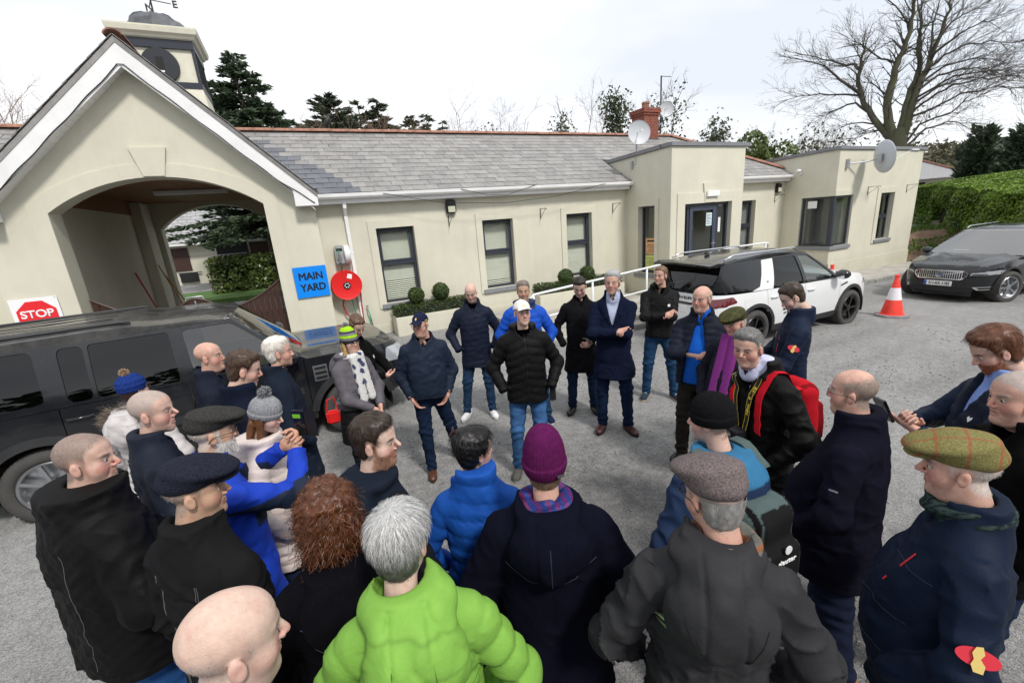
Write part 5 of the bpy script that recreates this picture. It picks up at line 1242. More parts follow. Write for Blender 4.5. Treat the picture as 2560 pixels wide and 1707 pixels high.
# far stable on the right
def far_stable():
 e=empty('stable_block',(39.72,13.65,.9),rz=R(112),label='low stable with a hipped slate roof behind the hedge',cat='building')
 # local x runs to the left in the picture, local y away from the camera is negative
 m=MB();m.box(.5,12,-4,-.5,-.6,2.2);m.build('wall',MAT['painted_render'],e)
 r=MB();r.add([(0,0,2.3),(12,0,2.3),(12,-4.6,2.3),(0,-4.6,2.3),(3.0,-2.3,3.7),(12,-2.3,3.7)],[(0,1,5,4),(1,2,5),(2,3,4,5),(3,0,4),(0,3,2,1)]);r.build('roof',MAT['slate_far'],e)
 t=MB();t.tube([(0,0,2.34),(3.0,-2.3,3.74),(12,-2.3,3.74)],.07,6);t.build('ridge_tiles',MAT['terracotta'],e)
 g=MB();g.box(-.05,12,.0,.1,2.2,2.32);g.build('gutter',MAT['white_upvc'],e)
 d=MB();d.box(1.55,2.0,-.5,-.44,.75,1.65);d.build('window',MAT['grey_frame'],e)
 d=MB();d.box(2.1,2.9,-.5,-.47,.5,2.0);d.build('door_opening',MAT['dark_inside'],e)
 for a in(1.1,1.9,2.9):d=MB();d.box(a,a+.55,-.46,-.4,-.5,.45);d.build('half_door',MAT['grey_frame'],e)
far_stable()
# a horse looking out of the far stable
hs=MB();hs.tube([(0,0,0),(.1,.3,.15),(.16,.55,.12),(.2,.85,-.15),(.22,1.0,-.3)],[.22,.2,.17,.12,.09],10);hh=hs.build('horse',simple('horse_bay',(.09,.025,.015),.6),smooth=True)
hh.location=(38.75,15.5,1.95);hh.rotation_euler=(0,0,R(125));tag(hh,'brown horse head looking out of the far stable','horse')
for s in(-1,1):m=MB();m.tube([(.16+s*.07,.5,.26),(.16+s*.09,.5,.4)],[.04,.01],6);m.build('ear',MAT['horse_bay'],hh)
# the inner yard seen through the arch
def yard():
 e=empty('stable_range',(-5,28,.4),label='cream stable range with slate roof and dark doors seen through the arch',cat='building')
 m=MB();m.box(-10,9,0,4,-.5,2.2);m.build('wall',MAT['painted_render'],e)
 r=MB();r.add([(-10.5,-.45,2.22),(9.5,-.45,2.22),(9.5,3,4.6),(-10.5,3,4.6)],[(0,1,2,3)]);ro=r.build('roof',MAT['slate_far'],e)
 sl_=MB();vv=Vector((0,3.45,2.38));L=vv.length;vv.normalize();nn=Vector((0,-vv.z,vv.y))
 for c in range(int(L/.3)):
  x=-3.6+(.2 if c%2 else 0)
  while x<4.5:
   b=Vector((x,-.45,2.22))+vv*(c*.3);V=[b+nn*.03,b+Vector((.38,0,0))+nn*.03,b+Vector((.38,0,0))+vv*.38+nn*.01,b+vv*.38+nn*.01];V+=[p+nn*.012 for p in V]
   sl_.add(V,[(0,3,2,1),(4,5,6,7),(0,1,5,4),(1,2,6,5),(2,3,7,6),(3,0,4,7)]);x+=.4
 tag(sl_.build('slates',MAT['slate_far'],ro),kind='stuff')
 g=MB();g.box(-10.5,9.5,-.58,-.46,2.12,2.22);g.build('gutter',MAT['white_upvc'],e)
 for a,b,z0,z1,mm in((-1.2,-.1,.85,2.0,'dark_wood'),(1.15,2.6,.5,2.1,'dark_inside'),(2.7,3.9,.9,2.05,'dark_wood'),(4.5,6.2,.5,2.1,'dark_wood')):
  d=MB();d.box(a,b,-.05,.0,z0,z1);d.build('door',MAT[mm],e)
 k=MB()
 for a,b in(((1.2,.95),(1.65,1.5)),((1.65,.95),(1.2,1.5)),((2.0,.95),(2.5,1.5)),((1.2,.95),(2.55,.95)),((1.2,1.5),(2.55,1.5))):k.tube([(a[0],-.07,a[1]),(b[0],-.07,b[1])],.025,5)
 k.build('grille',MAT['galv'],e)
 ru=MB();ru.box(-.7,.1,-.14,-.08,.25,.75);ru.tube([(-.75,-.11,.75),(.3,-.11,.72)],.03,6);o=ru.build('horse_rug',MAT['ink_black'],bevel=.03);o.location=(-5,28,.4);tag(o,'black horse rug hung on a rail on the stable wall','rug')
 P,Nn=box_pts(6000,-3.4,1.5,21.5,23.2,.45,1.85,.35);V,F=leaf_cloud(P,Nn,.11)
 h=tag(obj('laurel_hedge',mkmesh('laurel_hedge',V,F),MAT['laurel_leaf']),'rounded laurel hedge in the inner yard seen through the arch','hedge')
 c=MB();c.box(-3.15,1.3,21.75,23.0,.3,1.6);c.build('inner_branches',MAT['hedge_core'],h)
 g=MB();g.box(-5.2,3,19.5,23.6,.25,.47);tag(g.build('lawn',simple('lawn_green',(.07,.14,.03),.9,var=.3,vscale=6)),kind='structure')
 p=MB();p.box(-14,-4.6,25,28,.2,.48);tag(p.build('path',MAT['concrete']),kind='structure')
yard()
# belt of evergreens behind the camera, mirrored in the cars
def tree_belt():
 PP=[]
 for i in range(46):
  x=-30+i*1.5+random.gauss(0,.4);h=random.uniform(3.2,7.5);y=-15+random.gauss(0,.8)
  u=RNG.normal(size=(150,3));u/=np.linalg.norm(u,axis=1)[:,None];PP.append(np.array((x,y,h*.5))+u*np.array((1.5,1.2,h*.55))*(.6+.4*RNG.random((150,1))))
 P=np.concatenate(PP);V,F=leaf_cloud(P,RNG.normal(size=P.shape),.7);tag(obj('tree_belt',mkmesh('tree_belt',V,F),MAT['cedar_needles']),'belt of evergreen trees closing the yard behind the viewer','trees',kind='stuff')
tree_belt()
# ================================================================== cars
simple('car_black',(.012,.013,.016),.22,coat=1.0,spec=.5)
def dusty(name,col,dust,amount=.5,rough=.3):
 """paint with a film of road dust that grows towards upward faces and sills"""
 m,t,b=new_mat(name);ge=N(t,'ShaderNodeNewGeometry');tc=N(t,'ShaderNodeTexCoord')
 nz=N(t,'ShaderNodeTexNoise',i_Scale=2.2,i_Detail=8.0,i_Roughness=.7);t.links.new(tc.outputs['Object'],nz.inputs['Vector'])
 mr=N(t,'ShaderNodeMapRange',i_1=.35,i_2=.75,i_3=0.05*amount,i_4=amount);t.links.new(nz.outputs['Fac'],mr.inputs[0])
 mx=N(t,'ShaderNodeMixRGB');mx.inputs['Color1'].default_value=(*col,1);mx.inputs['Color2'].default_value=(*dust,1);t.links.new(mr.outputs[0],mx.inputs['Fac']);t.links.new(mx.outputs['Color'],b.inputs['Base Color'])
 r2=N(t,'ShaderNodeMapRange',i_1=.35,i_2=.75,i_3=rough,i_4=rough+.25);t.links.new(nz.outputs['Fac'],r2.inputs[0]);t.links.new(r2.outputs[0],b.inputs['Roughness'])
 b.inputs['Coat Weight'].default_value=.55;b.inputs['Coat Roughness'].default_value=.06;b.inputs['Specular IOR Level'].default_value=.3
 return m
dusty('car_dusty_black',(.008,.009,.012),(.07,.068,.062),.12,.14)
dusty('car_white',(.72,.73,.74),(.45,.43,.40),.16,.28)
dusty('car_gloss_black',(.008,.009,.011),(.08,.08,.075),.08,.12)
simple('car_plastic',(.022,.023,.025),.6,var=.25,vscale=6)
simple('tyre',(.028,.028,.029),.85,var=.5,vscale=5,var2=(.07,.066,.06))
simple('rim_silver',(.42,.43,.45),.3,metal=.8)
simple('rim_black',(.012,.012,.013),.35)
simple('chrome',(.75,.76,.78),.12,metal=1.0)
simple('rail_silver',(.62,.63,.65),.28,metal=.8)
simple('car_interior',(.035,.033,.03),.8)
simple('car_beige',(.20,.17,.13),.8)
simple('lamp_red',(.12,.008,.012),.15,coat=1.0)
simple('lamp_clear',(.42,.44,.47),.12,coat=1.0,metal=.3)
simple('plate_white',(.78,.78,.76),.4)
simple('plate_blue',(.02,.08,.45),.4)
simple('badge_green',(.01,.13,.08),.35)
glass_mat('car_glass',(.60,.66,.64),.15)
glass_mat('screen_glass',(.55,.60,.58),.34)
glass_mat('car_tint',(.03,.035,.04),.06)
def interp(z,tab):return float(np.interp(z,[p[0]for p in tab],[p[1]for p in tab]))
class Car:
 def __init__(s,name,label,loc,heading,spec,cat='car'):
  s.e=empty(name,loc,rz=heading,label=label,cat=cat);s.sp=spec;s.n=spec.get('n',7)
 def W(s,z):return interp(z,s.sp['W'])
 def ext(s,z):return interp(z,s.sp['xr']),interp(z,s.sp['xf'])
 def y(s,x,z):
  xr,xf=s.ext(z);xc,L=(xr+xf)/2,(xf-xr)/2;u=min(.9999,abs((x-xc)/L));n=s.n if x>xc else s.sp.get('nr',s.n+2)
  return s.W(z)*(1-u**n)**(1/n)
 def xfront(s,y,z):
  xr,xf=s.ext(z);xc,L=(xr+xf)/2,(xf-xr)/2;v=min(.9999,abs(y)/s.W(z));return xc+L*(1-v**s.n)**(1/s.n)
 def xrear(s,y,z):
  n=s.sp.get('nr',s.n+2);xr,xf=s.ext(z);xc,L=(xr+xf)/2,(xf-xr)/2;v=min(.9999,abs(y)/s.W(z));return xc-L*(1-v**n)**(1/n)
  # maps
 def side(s,sg):return lambda x,z,o:(x,sg*(s.y(x,z)+o),z)
 def front(s):return lambda y,z,o:(s.xfront(y,z)+o,y,z)
 def rear(s):return lambda y,z,o:(s.xrear(y,z)-o,y,z)
 def gy(s,x,z):
  """greenhouse half width"""
  zb,zr=s.sp['belt'](x),s.sp['zroof'];t=max(0,min(1.1,(z-zb)/(zr-zb)));Wb=s.y(x,zb)-.01;Wr=s.sp['Wroof']
  return Wb+(Wr-Wb)*t**1.35
 def gside(s,sg,d=0.0):return lambda x,z,o:(x,sg*(s.gy(x,z)+o+d),z)
 def both(s,name,outline,mat,thick=.02,d=0.0,holes=(),step=.09,g=False,parent=None,sides=(1,-1),smooth=40):
  out=[]
  for sg in sides:
   base=s.gside(sg)if g else s.side(sg)
   fm=(lambda b:(lambda x,z,o:b(x,z,o+d)))(base)
   o=panel(name,outline,fm,thick,mat,parent or s.e,holes=holes,step=step,smooth=smooth,flip=(sg>0));out.append(o)
  return out
 def face(s,name,outline,mat,fm,thick=.015,d=0.0,parent=None,step=.07,holes=(),flip=False,smooth=40):
  return panel(name,outline,lambda a,b,o:fm(a,b,o+d),thick,mat,parent or s.e,holes=holes,step=step,smooth=smooth,flip=flip)
 def grid(s,name,rows,mat,parent=None,thick=0.012,smooth=40,closed=True):
  """rows: list of equal-length point lists"""
  n=len(rows[0]);V=[p for r in rows for p in r];F=[(i*n+k,i*n+k+1,(i+1)*n+k+1,(i+1)*n+k)for i in range(len(rows)-1)for k in range(n-1)]
  if thick:
   nv=len(V);V=V+[(p[0],p[1],p[2]-thick)for p in V];F=F+[tuple(i+nv for i in f[::-1])for f in F]
   m=len(rows);ring=[k for k in range(n)]+[i*n+n-1 for i in range(1,m)]+[(m-1)*n+k for k in range(n-2,-1,-1)]+[i*n for i in range(m-2,0,-1)]
   F+=[(a,a+nv,b+nv,b)for a,b in zip(ring,ring[1:]+ring[:1])]
  mb=MB();mb.add(V,F);return mb.build(name,mat,parent or s.e,smooth=smooth)
def arch_cut(xa,zc,r,zs,n=14):
 """points along a wheel arch from front to rear at sill height zs (traversed with falling x)"""
 a0=math.asin(max(-1,min(1,(zs-zc)/r)));return[(xa+r*math.cos(a0+(PI-2*a0)*k/n),zc+r*math.sin(a0+(PI-2*a0)*k/n))for k in range(n+1)]
def wheel(car,x,y,r,wd,side,rimmat,spokes,steer=0.0,double=False):
 w=empty('wheel',(x,y,r),rz=steer,parent=car.e)
 s=side
 t=MB();rr=r*.70
 prof=[(rr,-wd*.42),(rr+.02,-wd*.5),(r-.05,-wd*.5),(r-.015,-wd*.44),(r,-wd*.34),(r,wd*.34),(r-.015,wd*.44),(r-.05,wd*.5),(rr+.02,wd*.5),(rr,wd*.42)]
 t.lathe(prof,48,axis='y');t.build('tyre',MAT['tyre'],w,smooth=50)
 tr=MB()
 for k in range(60):
  a=2*PI*k/60
  for q in(-1,1):
   tr.add([(math.cos(a+d)*(r+h)*1,q*wd*f,math.sin(a+d)*(r+h))for d,f,h in((0,.12,.004),(.06,.12,.004),(.075,.40,-.002),(.015,.40,-.002))],[(0,1,2,3)])
 tag(tr.build('tread',MAT['tyre'],w),kind='stuff')
 rm=MB();o=s*wd*.40
 rm.lathe([(rr,o),(rr-.012,o+s*.012),(rr-.03,o),(rr-.035,o-s*.10),(.05,o-s*.10)],48,axis='y')
 for k in range(spokes):
  for dd in((-.10,.10)if double else(0,)):
   a=2*PI*k/spokes;c,q=math.cos,math.sin
   def P(rad,off,yy):return(rad*c(a+dd*(.35+rad)+off),yy,rad*q(a+dd*(.35+rad)+off))
   wI,wO=(.16,.045)if not double else(.10,.035)
   wi=wI*.06/.06
   V=[P(.05,-wi*1.6,o-s*.005),P(.05,wi*1.6,o-s*.005),P(rr-.028,wO*1.5,o+s*.0),P(rr-.028,-wO*1.5,o+s*.0)]
   V+=[(p[0],p[1]-s*.035,p[2])for p in V];rm.add(V,[(0,1,2,3),(7,6,5,4),(0,4,5,1),(1,5,6,2),(2,6,7,3),(3,7,4,0)])
 rm.lathe([(0,o+s*.006),(.035,o+s*.006),(.06,o-s*.004),(.065,o-s*.05)],20,axis='y');rm.build('rim',rimmat,w,smooth=40)
 d=MB();d.lathe([(0,o-s*.11),(rr-.06,o-s*.11)],24,axis='y');d.build('brake_disc',MAT['car_plastic'],w)
 return w
def rounded(poly,r,n=4):
 out=[];m=len(poly)
 for i in range(m):
  p=Vector(poly[i]);a=(Vector(poly[i-1])-p);b=(Vector(poly[(i+1)%m])-p);rr=min(r,a.length*.45,b.length*.45);a=p+a.normalized()*rr;b=p+b.normalized()*rr
  for k in range(n+1):
   t=k/n;q=a*(1-t)**2+p*2*t*(1-t)+b*t*t;out.append((q.x,q.y))
 return out
def inset(poly,d):
 """shrinks a polygon towards its middle"""
 c=Vector((sum(p[0]for p in poly)/len(poly),sum(p[1]for p in poly)/len(poly)));return[tuple(Vector(p)+(c-Vector(p)).normalized()*d)for p in poly]
def build_car(name,label,loc,heading,sp):
 c=Car(name,label,loc,heading,sp);e=c.e;P=sp['paint'];u0=.962
 zs=sp['sill'];zt=sp['top']
 xA=sp['axles'];R_=sp['wheel_r'];ar=R_+.075
 xe_f=lambda z:(c.ext(z)[0]+c.ext(z)[1])/2+u0*(c.ext(z)[1]-c.ext(z)[0])/2
 ur=.975;xe_r=lambda z:(c.ext(z)[0]+c.ext(z)[1])/2-ur*(c.ext(z)[1]-c.ext(z)[0])/2
 # ---- side panels, front to rear
 cuts=sp['cuts']
 g=.004
 def edge_top(x0,x1):
  return[(x,zt(x))for x in np.linspace(x0,x1,max(2,int(abs(x1-x0)/.12)+1))]
  # front wing
 zf0=sp.get('nose_low',zs)
 fr_top=xe_f(zt(xe_f(zt(2.0))))
 wing=edge_top(cuts[0]+g,fr_top)
 for z in np.linspace(zt(fr_top),zf0,8)[1:]:wing.append((xe_f(z),z))
 wing+=[(p[0],p[1])for p in arch_cut(xA[0],R_,ar,zs)if p[0]<xe_f(zs)-.02]
 wing+=[(cuts[0]+g,zs)]
 c.both('front_wing',wing,P,thick=.02)
 c.both('front_door',edge_top(cuts[1]+g,cuts[0]-g)+[(cuts[0]-g,zs),(cuts[1]+g,zs)],P)
 back=[p for p in arch_cut(xA[1],R_,ar,zs)]
 # rear door: its lower rear corner follows the arch
 dr=edge_top(cuts[2]+g,cuts[1]-g)+[(cuts[1]-g,zs)]
 apts=[p for p in back if p[0]>cuts[2]+g]
 if apts:dr+=[(p[0]+.012,p[1]+.006)for p in apts]+[(cuts[2]+g,apts[-1][1]+.03)]
 else:dr+=[(cuts[2]+g,zs)]
 c.both('rear_door',dr,P)
 rq_top=xe_r(zt(-2.0))
 q=edge_top(rq_top,cuts[2]-g)
 apts2=[p for p in back if p[0]<=cuts[2]-g]
 q+=[(cuts[2]-g,apts2[0][1]+.03 if apts else zs)]+[(p[0],p[1])for p in apts2]
 zr0=zs
 q+=[(xe_r(z),z)for z in np.linspace(zr0,zt(-2.0),8)]
 c.both('rear_quarter',q,P)
 # ---- cladding: sill and wheel-arch lips
 c.both('sill',[(xA[1]+ar,zs-.004),(xA[0]-ar,zs-.004),(xA[0]-ar,zs-.12),(xA[1]+ar,zs-.12)],sp['clad'],thick=.03,d=.004)
 for i,xa in enumerate(xA):
  outer=arch_cut(xa,R_,ar+sp.get('lip',.055),zs-.02,18);inner=arch_cut(xa,R_,ar-.012,zs-.02,18)
  lim=(lambda p:(min(p[0],xe_f(max(p[1],.3))-.01),p[1]))if i==0 else(lambda p:(max(p[0],xe_r(max(p[1],.3))+.01),p[1]))
  c.both('arch_lip',[lim(p)for p in outer]+[lim(p)for p in inner[::-1]],sp['clad'],thick=.05,d=sp.get('lipd',.012),step=.06)
  for sg in(1,-1):
   m=MB();yo=sg*(c.W(.7)-.03);yi=sg*(c.W(.7)-.36);q_=[(xa+(ar+.02)*math.cos(t),R_+(ar+.02)*math.sin(t))for t in np.linspace(-.25,PI+.25,21)]
   m.add([(p[0],yo,p[1])for p in q_]+[(p[0],yi,p[1])for p in q_],[(k,k+1,21+k+1,21+k)for k in range(20)]+[tuple(21+k for k in range(21))]);m.build('wheel_well',MAT['car_interior'],e)
   # ---- nose and tail
 ye=lambda z:(1-u0**c.n)**(1/c.n)*c.W(z)
 zl=sp['nose_bottom'];ztf=zt(2.0)
 zz=np.linspace(zl,ztf,12)
 fo=[(-ye(z),z)for z in zz]+[(ye(z),z)for z in zz[::-1]]
 c.face('front_bumper',fo,P,c.front(),.03,flip=True)
 nr=sp.get('nr',c.n+2);yr=lambda z:(1-ur**nr)**(1/nr)*c.W(z)
 zz=np.linspace(sp['tail_bottom'],zt(-2.0),12)
 c.face('tailgate',[(-yr(z),z)for z in zz]+[(yr(z),z)for z in zz[::-1]],P,c.rear(),.03)
 # ---- bonnet
 xb=sp['ws_base'];rows=[]
 for x in np.linspace(xb-.03,c.xfront(0,ztf)-.012,16):
  z=zt(min(x,fr_top))if x>fr_top else zt(x)
  row=[]
  for s_ in np.linspace(-1,1,17):
   zq=z;w=c.y(min(x,c.xfront(0,ztf)-.013),ztf if x>fr_top else z)-.004
   yy=s_*w;row.append((x,yy,zq+.002+sp['crown']*(1-abs(s_)**2.4)*min(1,(c.xfront(0,ztf)-x)/.25+.12)+sp.get('ridge',.0)*math.exp(-((abs(s_)-.62)/.12)**2)*min(1,(c.xfront(0,ztf)-x)/.5)))
  rows.append(row)
 c.grid('bonnet',rows,P,thick=.01,smooth=60)
 # ---- greenhouse
 gl=sp['side_glass'];out=sp['gh_outline']
 c.both('window_frame',out,sp.get('frame_mat',P),thick=.035,holes=[w for w,m in gl],g=True)
 for w,m in gl:
  c.both('side_window',w,MAT[m],thick=0,d=-.012,g=True)
  # windscreen and rear window
 def screen(name,p0,p1,mat,bow,frm=.0):
  rows=[]
  for t in np.linspace(0,1,7):
   x=p0[0]+(p1[0]-p0[0])*t;z=p0[1]+(p1[1]-p0[1])*t;w=c.gy(x-(bow*.3),z)-frm;rows.append([(x+bow*(1-(s_**2))-bow*.15,s_*w,z+.01*(1-s_*s_))for s_ in np.linspace(-1,1,15)])
  return c.grid(name,rows,mat,thick=0)
 screen('windscreen',sp['ws'][0],sp['ws'][1],MAT[sp.get('ws_mat','car_glass')],.14)
 screen('rear_window',sp['rw'][0],sp['rw'][1],MAT['car_tint'],-.05)
 # roof
 rows=[];rt=sp['roof']
 for x in np.linspace(rt[0][0],rt[-1][0],26):
  z=float(np.interp(-x,[-p[0]for p in rt],[p[1]for p in rt]));zc_=z-sp['rcrown'];w=c.gy(x,min(zc_,sp['zroof']))+.004
  fr_=min(1,(rt[0][0]-x)/.25+.25)
  row=[(x+.10*(1-s_*s_)*max(0,1-(rt[0][0]-x)/.5),s_*w,zc_+sp['rcrown']*fr_*(1-abs(s_)**3.2))for s_ in np.linspace(-1,1,19)]
  zk=min(zc_-.004,sp['zroof']-.012);wk=c.gy(x,zk)+.006;rows.append([(x,-wk,zk)]+row+[(x,wk,zk)])
 c.grid('roof',rows,sp['roof_mat'],thick=.02,smooth=50)
 # floor pan and cabin
 m=MB();m.box(xA[1]-.5,xA[0]-.3,-.6,.6,.32,.45);m.build('floor_pan',MAT['car_interior'],e)
 m=MB();m.box(xA[1]-.7,xA[0]+.45,-.62,.62,.40,.6);m.build('chassis',MAT['car_interior'],e)
 sm=sp.get('seat',MAT['car_interior'])
 for sx,sy in((.05,.38),(.05,-.38),(-.85,.38),(-.85,-.38)):
  m=MB();m.box(sx-.25,sx+.28,sy-.25,sy+.25,.55,.78);m.prism([(sx-.28,.7),(sx-.14,.7),(sx-.28,1.3),(sx-.40,1.3)],sy-.24,sy+.24,'y');m.box(sx-.42,sx-.32,sy-.13,sy+.13,1.33,1.52);m.build('seat',sm,e,bevel=.04)
 m=MB();m.prism([(xb-.02,.7),(xb-.02,zt(xb)-.02),(xb-.25,zt(xb)-.04),(xb-.42,zt(xb)-.2),(xb-.42,.7)],-.7,.7,'y');m.build('dashboard',sm,e,bevel=.03)
 m=MB();sw=Vector((xb-.56,-.38,zt(xb)-.16));a=Vector((.4,0,.9)).normalized();
 m.tube([sw+Vector((0,math.cos(t)*.18,0))+a*math.sin(t)*.18 for t in np.linspace(0,2*PI,25)[:-1]],.017,8,close=True)
 for t in(.3,PI-.3,-PI/2):m.tube([sw+Vector((.02,0,-.01)),sw+Vector((0,math.cos(t)*.18,0))+a*math.sin(t)*.18],.016,6)
 m.tube([sw+Vector((.03,0,0)),sw+Vector((.2,0,-.08))],.03,6);m.build('steering_wheel',MAT['car_plastic'],e,smooth=50)
 # mirrors
 mx,mz=sp['mirror']
 for sg in(1,-1):
  y0=sg*(c.gy(mx,mz));m=MB()
  h=[]
  for t,(a,b)in((0,(.07,.05)),(.06,(.105,.085)),(.13,(.11,.09)),(.19,(.09,.07)),(.22,(.05,.04))):
   h.append([(mx+.05-.02+.10*math.cos(q_)*a/.11,y0+sg*(.06+t),mz+b*math.sin(q_))for q_ in np.linspace(0,2*PI,17)])
  V=[p for r in h for p in r];n=17;m.add(V,[(i*n+k,i*n+k+1,(i+1)*n+k+1,(i+1)*n+k)for i in range(4)for k in range(16)]+[tuple(range(16)),tuple(4*n+k for k in range(16))])
  m.box(mx-.02,mx+.05,min(y0-sg*.02,y0+sg*.09),max(y0-sg*.02,y0+sg*.09),mz-.06,mz-.03);mo=m.build('door_mirror',sp['mirror_mat'],e,smooth=50)
  gm=MB();gm.box(mx-.077,mx-.072,min(y0+sg*.085,y0+sg*.25),max(y0+sg*.085,y0+sg*.25),mz-.06,mz+.065);gm.build('mirror_glass',MAT['chrome'],mo,bevel=.004)
  # door handles
 for hx in sp['handles']:
  for sg in(1,-1):
   z=sp['handle_z'];y=c.y(hx,z);m=MB();m.tube([(hx-.10,sg*(y-.005),z),(hx-.08,sg*(y+.028),z),(hx+.08,sg*(y+.028),z),(hx+.10,sg*(y-.005),z)],.014,8);m.build('door_handle',sp.get('handle_mat',P),e,smooth=50)
   # wheels
 for i,xa in enumerate(xA):
  for sg in(1,-1):wheel(c,xa,sg*(c.W(.6)-.13),R_,sp['tyre_w'],sg,sp['rim'],sp['spokes'],sp.get('steer',0)if i==0 else 0,sp.get('double',False))
 return c
def plate(c,fm,yc,zc,mat,text,wd=.52,h=.112,d=.02,flip=False,mirror=1):
 """number plate following fm at yc,zc; text runs with mirror*y"""
 x=fm(yc,zc,d)[0];s=1 if fm(yc,zc,1)[0]>fm(yc,zc,0)[0]else-1
 m=MB();m.box(min(x-s*.02,x),max(x-s*.02,x),yc-wd/2,yc+wd/2,zc-h/2,zc+h/2);o=m.build('number_plate',MAT['plate_white'],c.e,bevel=.003)
 r=Vector((0,s,0));mt=facing((x+s*.0012,yc,zc),r,(0,0,1))
 m=MB();a=yc-s*(wd/2-.003);b=yc-s*(wd/2-.05);m.box(min(x+s*.0005,x+s*.0015),max(x+s*.0005,x+s*.0015),min(a,b),max(a,b),zc-h/2+.004,zc+h/2-.004);m.build('plate_band',MAT['plate_blue'],o)
 if text:text_obj('plate_text',text,.09,MAT['ink_black'],facing((x+s*.0012,yc+s*.025,zc),r,(0,0,1)),o,fit=(wd*.76,h*.62))
 return o
 # ---------------------------------------------------------------- dark 4x4 on the left
def lr_dark():
 belt=lambda x:1.135
 def top(x):
  if x>.98:return 1.135-.04*((x-.98)/1.4)**2
  return 1.135
 sp=dict(n=8,nr=12,W=[(.2,.86),(.4,.93),(.6,.955),(.8,.955),(.95,.95),(1.14,.925),(1.3,.9),(2,.8)],xf=[(.2,2.28),(.4,2.40),(.7,2.42),(.95,2.37),(1.09,2.26),(1.14,2.2),(2,2.2)],xr=[(.2,-2.3),(.4,-2.41),(.7,-2.42),(1.14,-2.38),(2,-2.3)],paint=MAT['car_dusty_black'],clad=MAT['car_plastic'],sill=.48,nose_bottom=.30,tail_bottom=.35,top=top,belt=belt,axles=(1.56,-1.325),wheel_r=.385,tyre_w=.26,lip=.07,lipd=.022,cuts=(1.06,-.07,-1.10),ws_base=1.0,crown=.045,ridge=.02,Wroof=.735,zroof=1.745,gh_outline=[(1.10,1.14),(1.0,1.20),(.42,1.745),(-.3,1.745),(-2.15,1.745),(-2.32,1.14)],side_glass=[(rounded([(.0,1.165),(.98,1.155),(.90,1.24),(.42,1.685),(-.03,1.685)],.05),'car_glass'),(rounded([(-.13,1.165),(-.15,1.685),(-.80,1.685),(-.80,1.165)],.04),'car_tint'),(rounded([(-.835,1.685),(-1.03,1.685),(-1.02,1.165),(-.835,1.165)],.06),'car_tint'),(rounded([(-1.18,1.20),(-1.2,1.695),(-2.08,1.695),(-2.18,1.20)],.06),'car_tint')],ws=((1.04,1.15),(.40,1.755)),rw=((-2.33,1.16),(-2.17,1.725)),ws_mat='car_glass',roof=[(.42,1.79),(.1,1.82),(-.25,1.825),(-.5,1.855),(-.8,1.86),(-2.0,1.845),(-2.2,1.80)],rcrown=.055,roof_mat=dusty('roof_dusty',(.02,.021,.023),(.20,.195,.185),.5,.2),mirror=(.88,1.22),mirror_mat=MAT['car_dusty_black'],handles=(.06,-.97),handle_z=1.02,rim=MAT['rim_silver'],spokes=7,seat=MAT['car_beige'])
 c=build_car('parked_car','dusty black four-by-four parked in front of the archway',(-1.32,6.42,-.05),R(5.5),sp);e=c.e
 # roof rails
 for sg in(1,-1):
  m=MB();m.tube([(-.45,sg*.63,1.815),(-.52,sg*.63,1.84),(-2.0,sg*.63,1.83),(-2.1,sg*.62,1.79)],.02,8);m.build('roof_rail',MAT['car_plastic'],e,smooth=True)
  for k in(-.35,.05,.35):pass
 for y in(-.4,-.13,.13,.4):
  m=MB();m.box(-2.05,-.62,y-.012,y+.012,1.856,1.863);m.build('roof_groove',MAT['car_plastic'],e,bevel=.003)
  # pillars between the glasses in satin black; side rub strip
 c.both('rub_strip',[(1.0,.72),(-1.0,.72),(-1.0,.80),(1.0,.80)],MAT['car_plastic'],thick=.02,d=.018,step=.2)
 # side vent and lettering on the wing
 c.both('wing_vent',[(1.14,.84),(1.30,.84),(1.30,1.03),(1.14,1.03)],MAT['steel'],thick=.01,d=.008,step=.1)
 for k in range(3):c.both('vent_slat',[(1.155,.86+.06*k),(1.285,.86+.06*k),(1.285,.895+.06*k),(1.155,.895+.06*k)],MAT['ink_black'],thick=.008,d=.012,step=.1)
 # headlamps wrap the corner
 for sg in(1,-1):
  c.face('headlamp',rounded([(sg*.52,.84),(sg*.80,.86),(sg*.80,1.06),(sg*.52,1.04)],.03)if sg>0 else rounded([(-.80,.86),(-.52,.84),(-.52,1.04),(-.80,1.06)],.03),MAT['lamp_clear'],c.front(),.02,.008,flip=True)
  o=panel('headlamp_side',rounded([(2.02,.88),(2.31,.86),(2.25,1.06),(2.06,1.06)],.03),lambda x,z,o,sg=sg:(x,sg*(c.y(x,z)+o+.008),z),.02,MAT['lamp_clear'],e,step=.05,smooth=40,flip=sg>0)
 c.face('grille',rounded([(-.46,.84),(.46,.84),(.48,1.04),(-.48,1.04)],.03),MAT['ink_black'],c.front(),.02,.006,flip=True)
 for z in(.88,.94,1.0):c.face('grille_bar',[(-.44,z-.014),(.44,z-.014),(.44,z+.014),(-.44,z+.014)],MAT['steel'],c.front(),.01,.02,flip=True)
 c.face('bumper_intake',rounded([(-.6,.45),(.6,.45),(.55,.62),(-.55,.62)],.04),MAT['ink_black'],c.front(),.02,.005,flip=True)
 # wipers and the blue permit strip on the glass
 m=MB();m.tube([(1.06,-.55,1.19),(.86,-.05,1.33)],.009,5);m.tube([(1.08,.1,1.2),(.88,.58,1.31)],.009,5);m.build('wiper',MAT['ink_black'],e)
 m=MB();m.tube([(.52,-.02,1.66),(.50,-.02,1.6)],.006,5);m.lathe([(0,0),(.03,.0),(.035,.03),(0,.05)],8,(.5,-.02,1.55));m.build('air_freshener',simple('gold_fob',(.5,.3,.05),.4),e)
 return c
lr_dark()
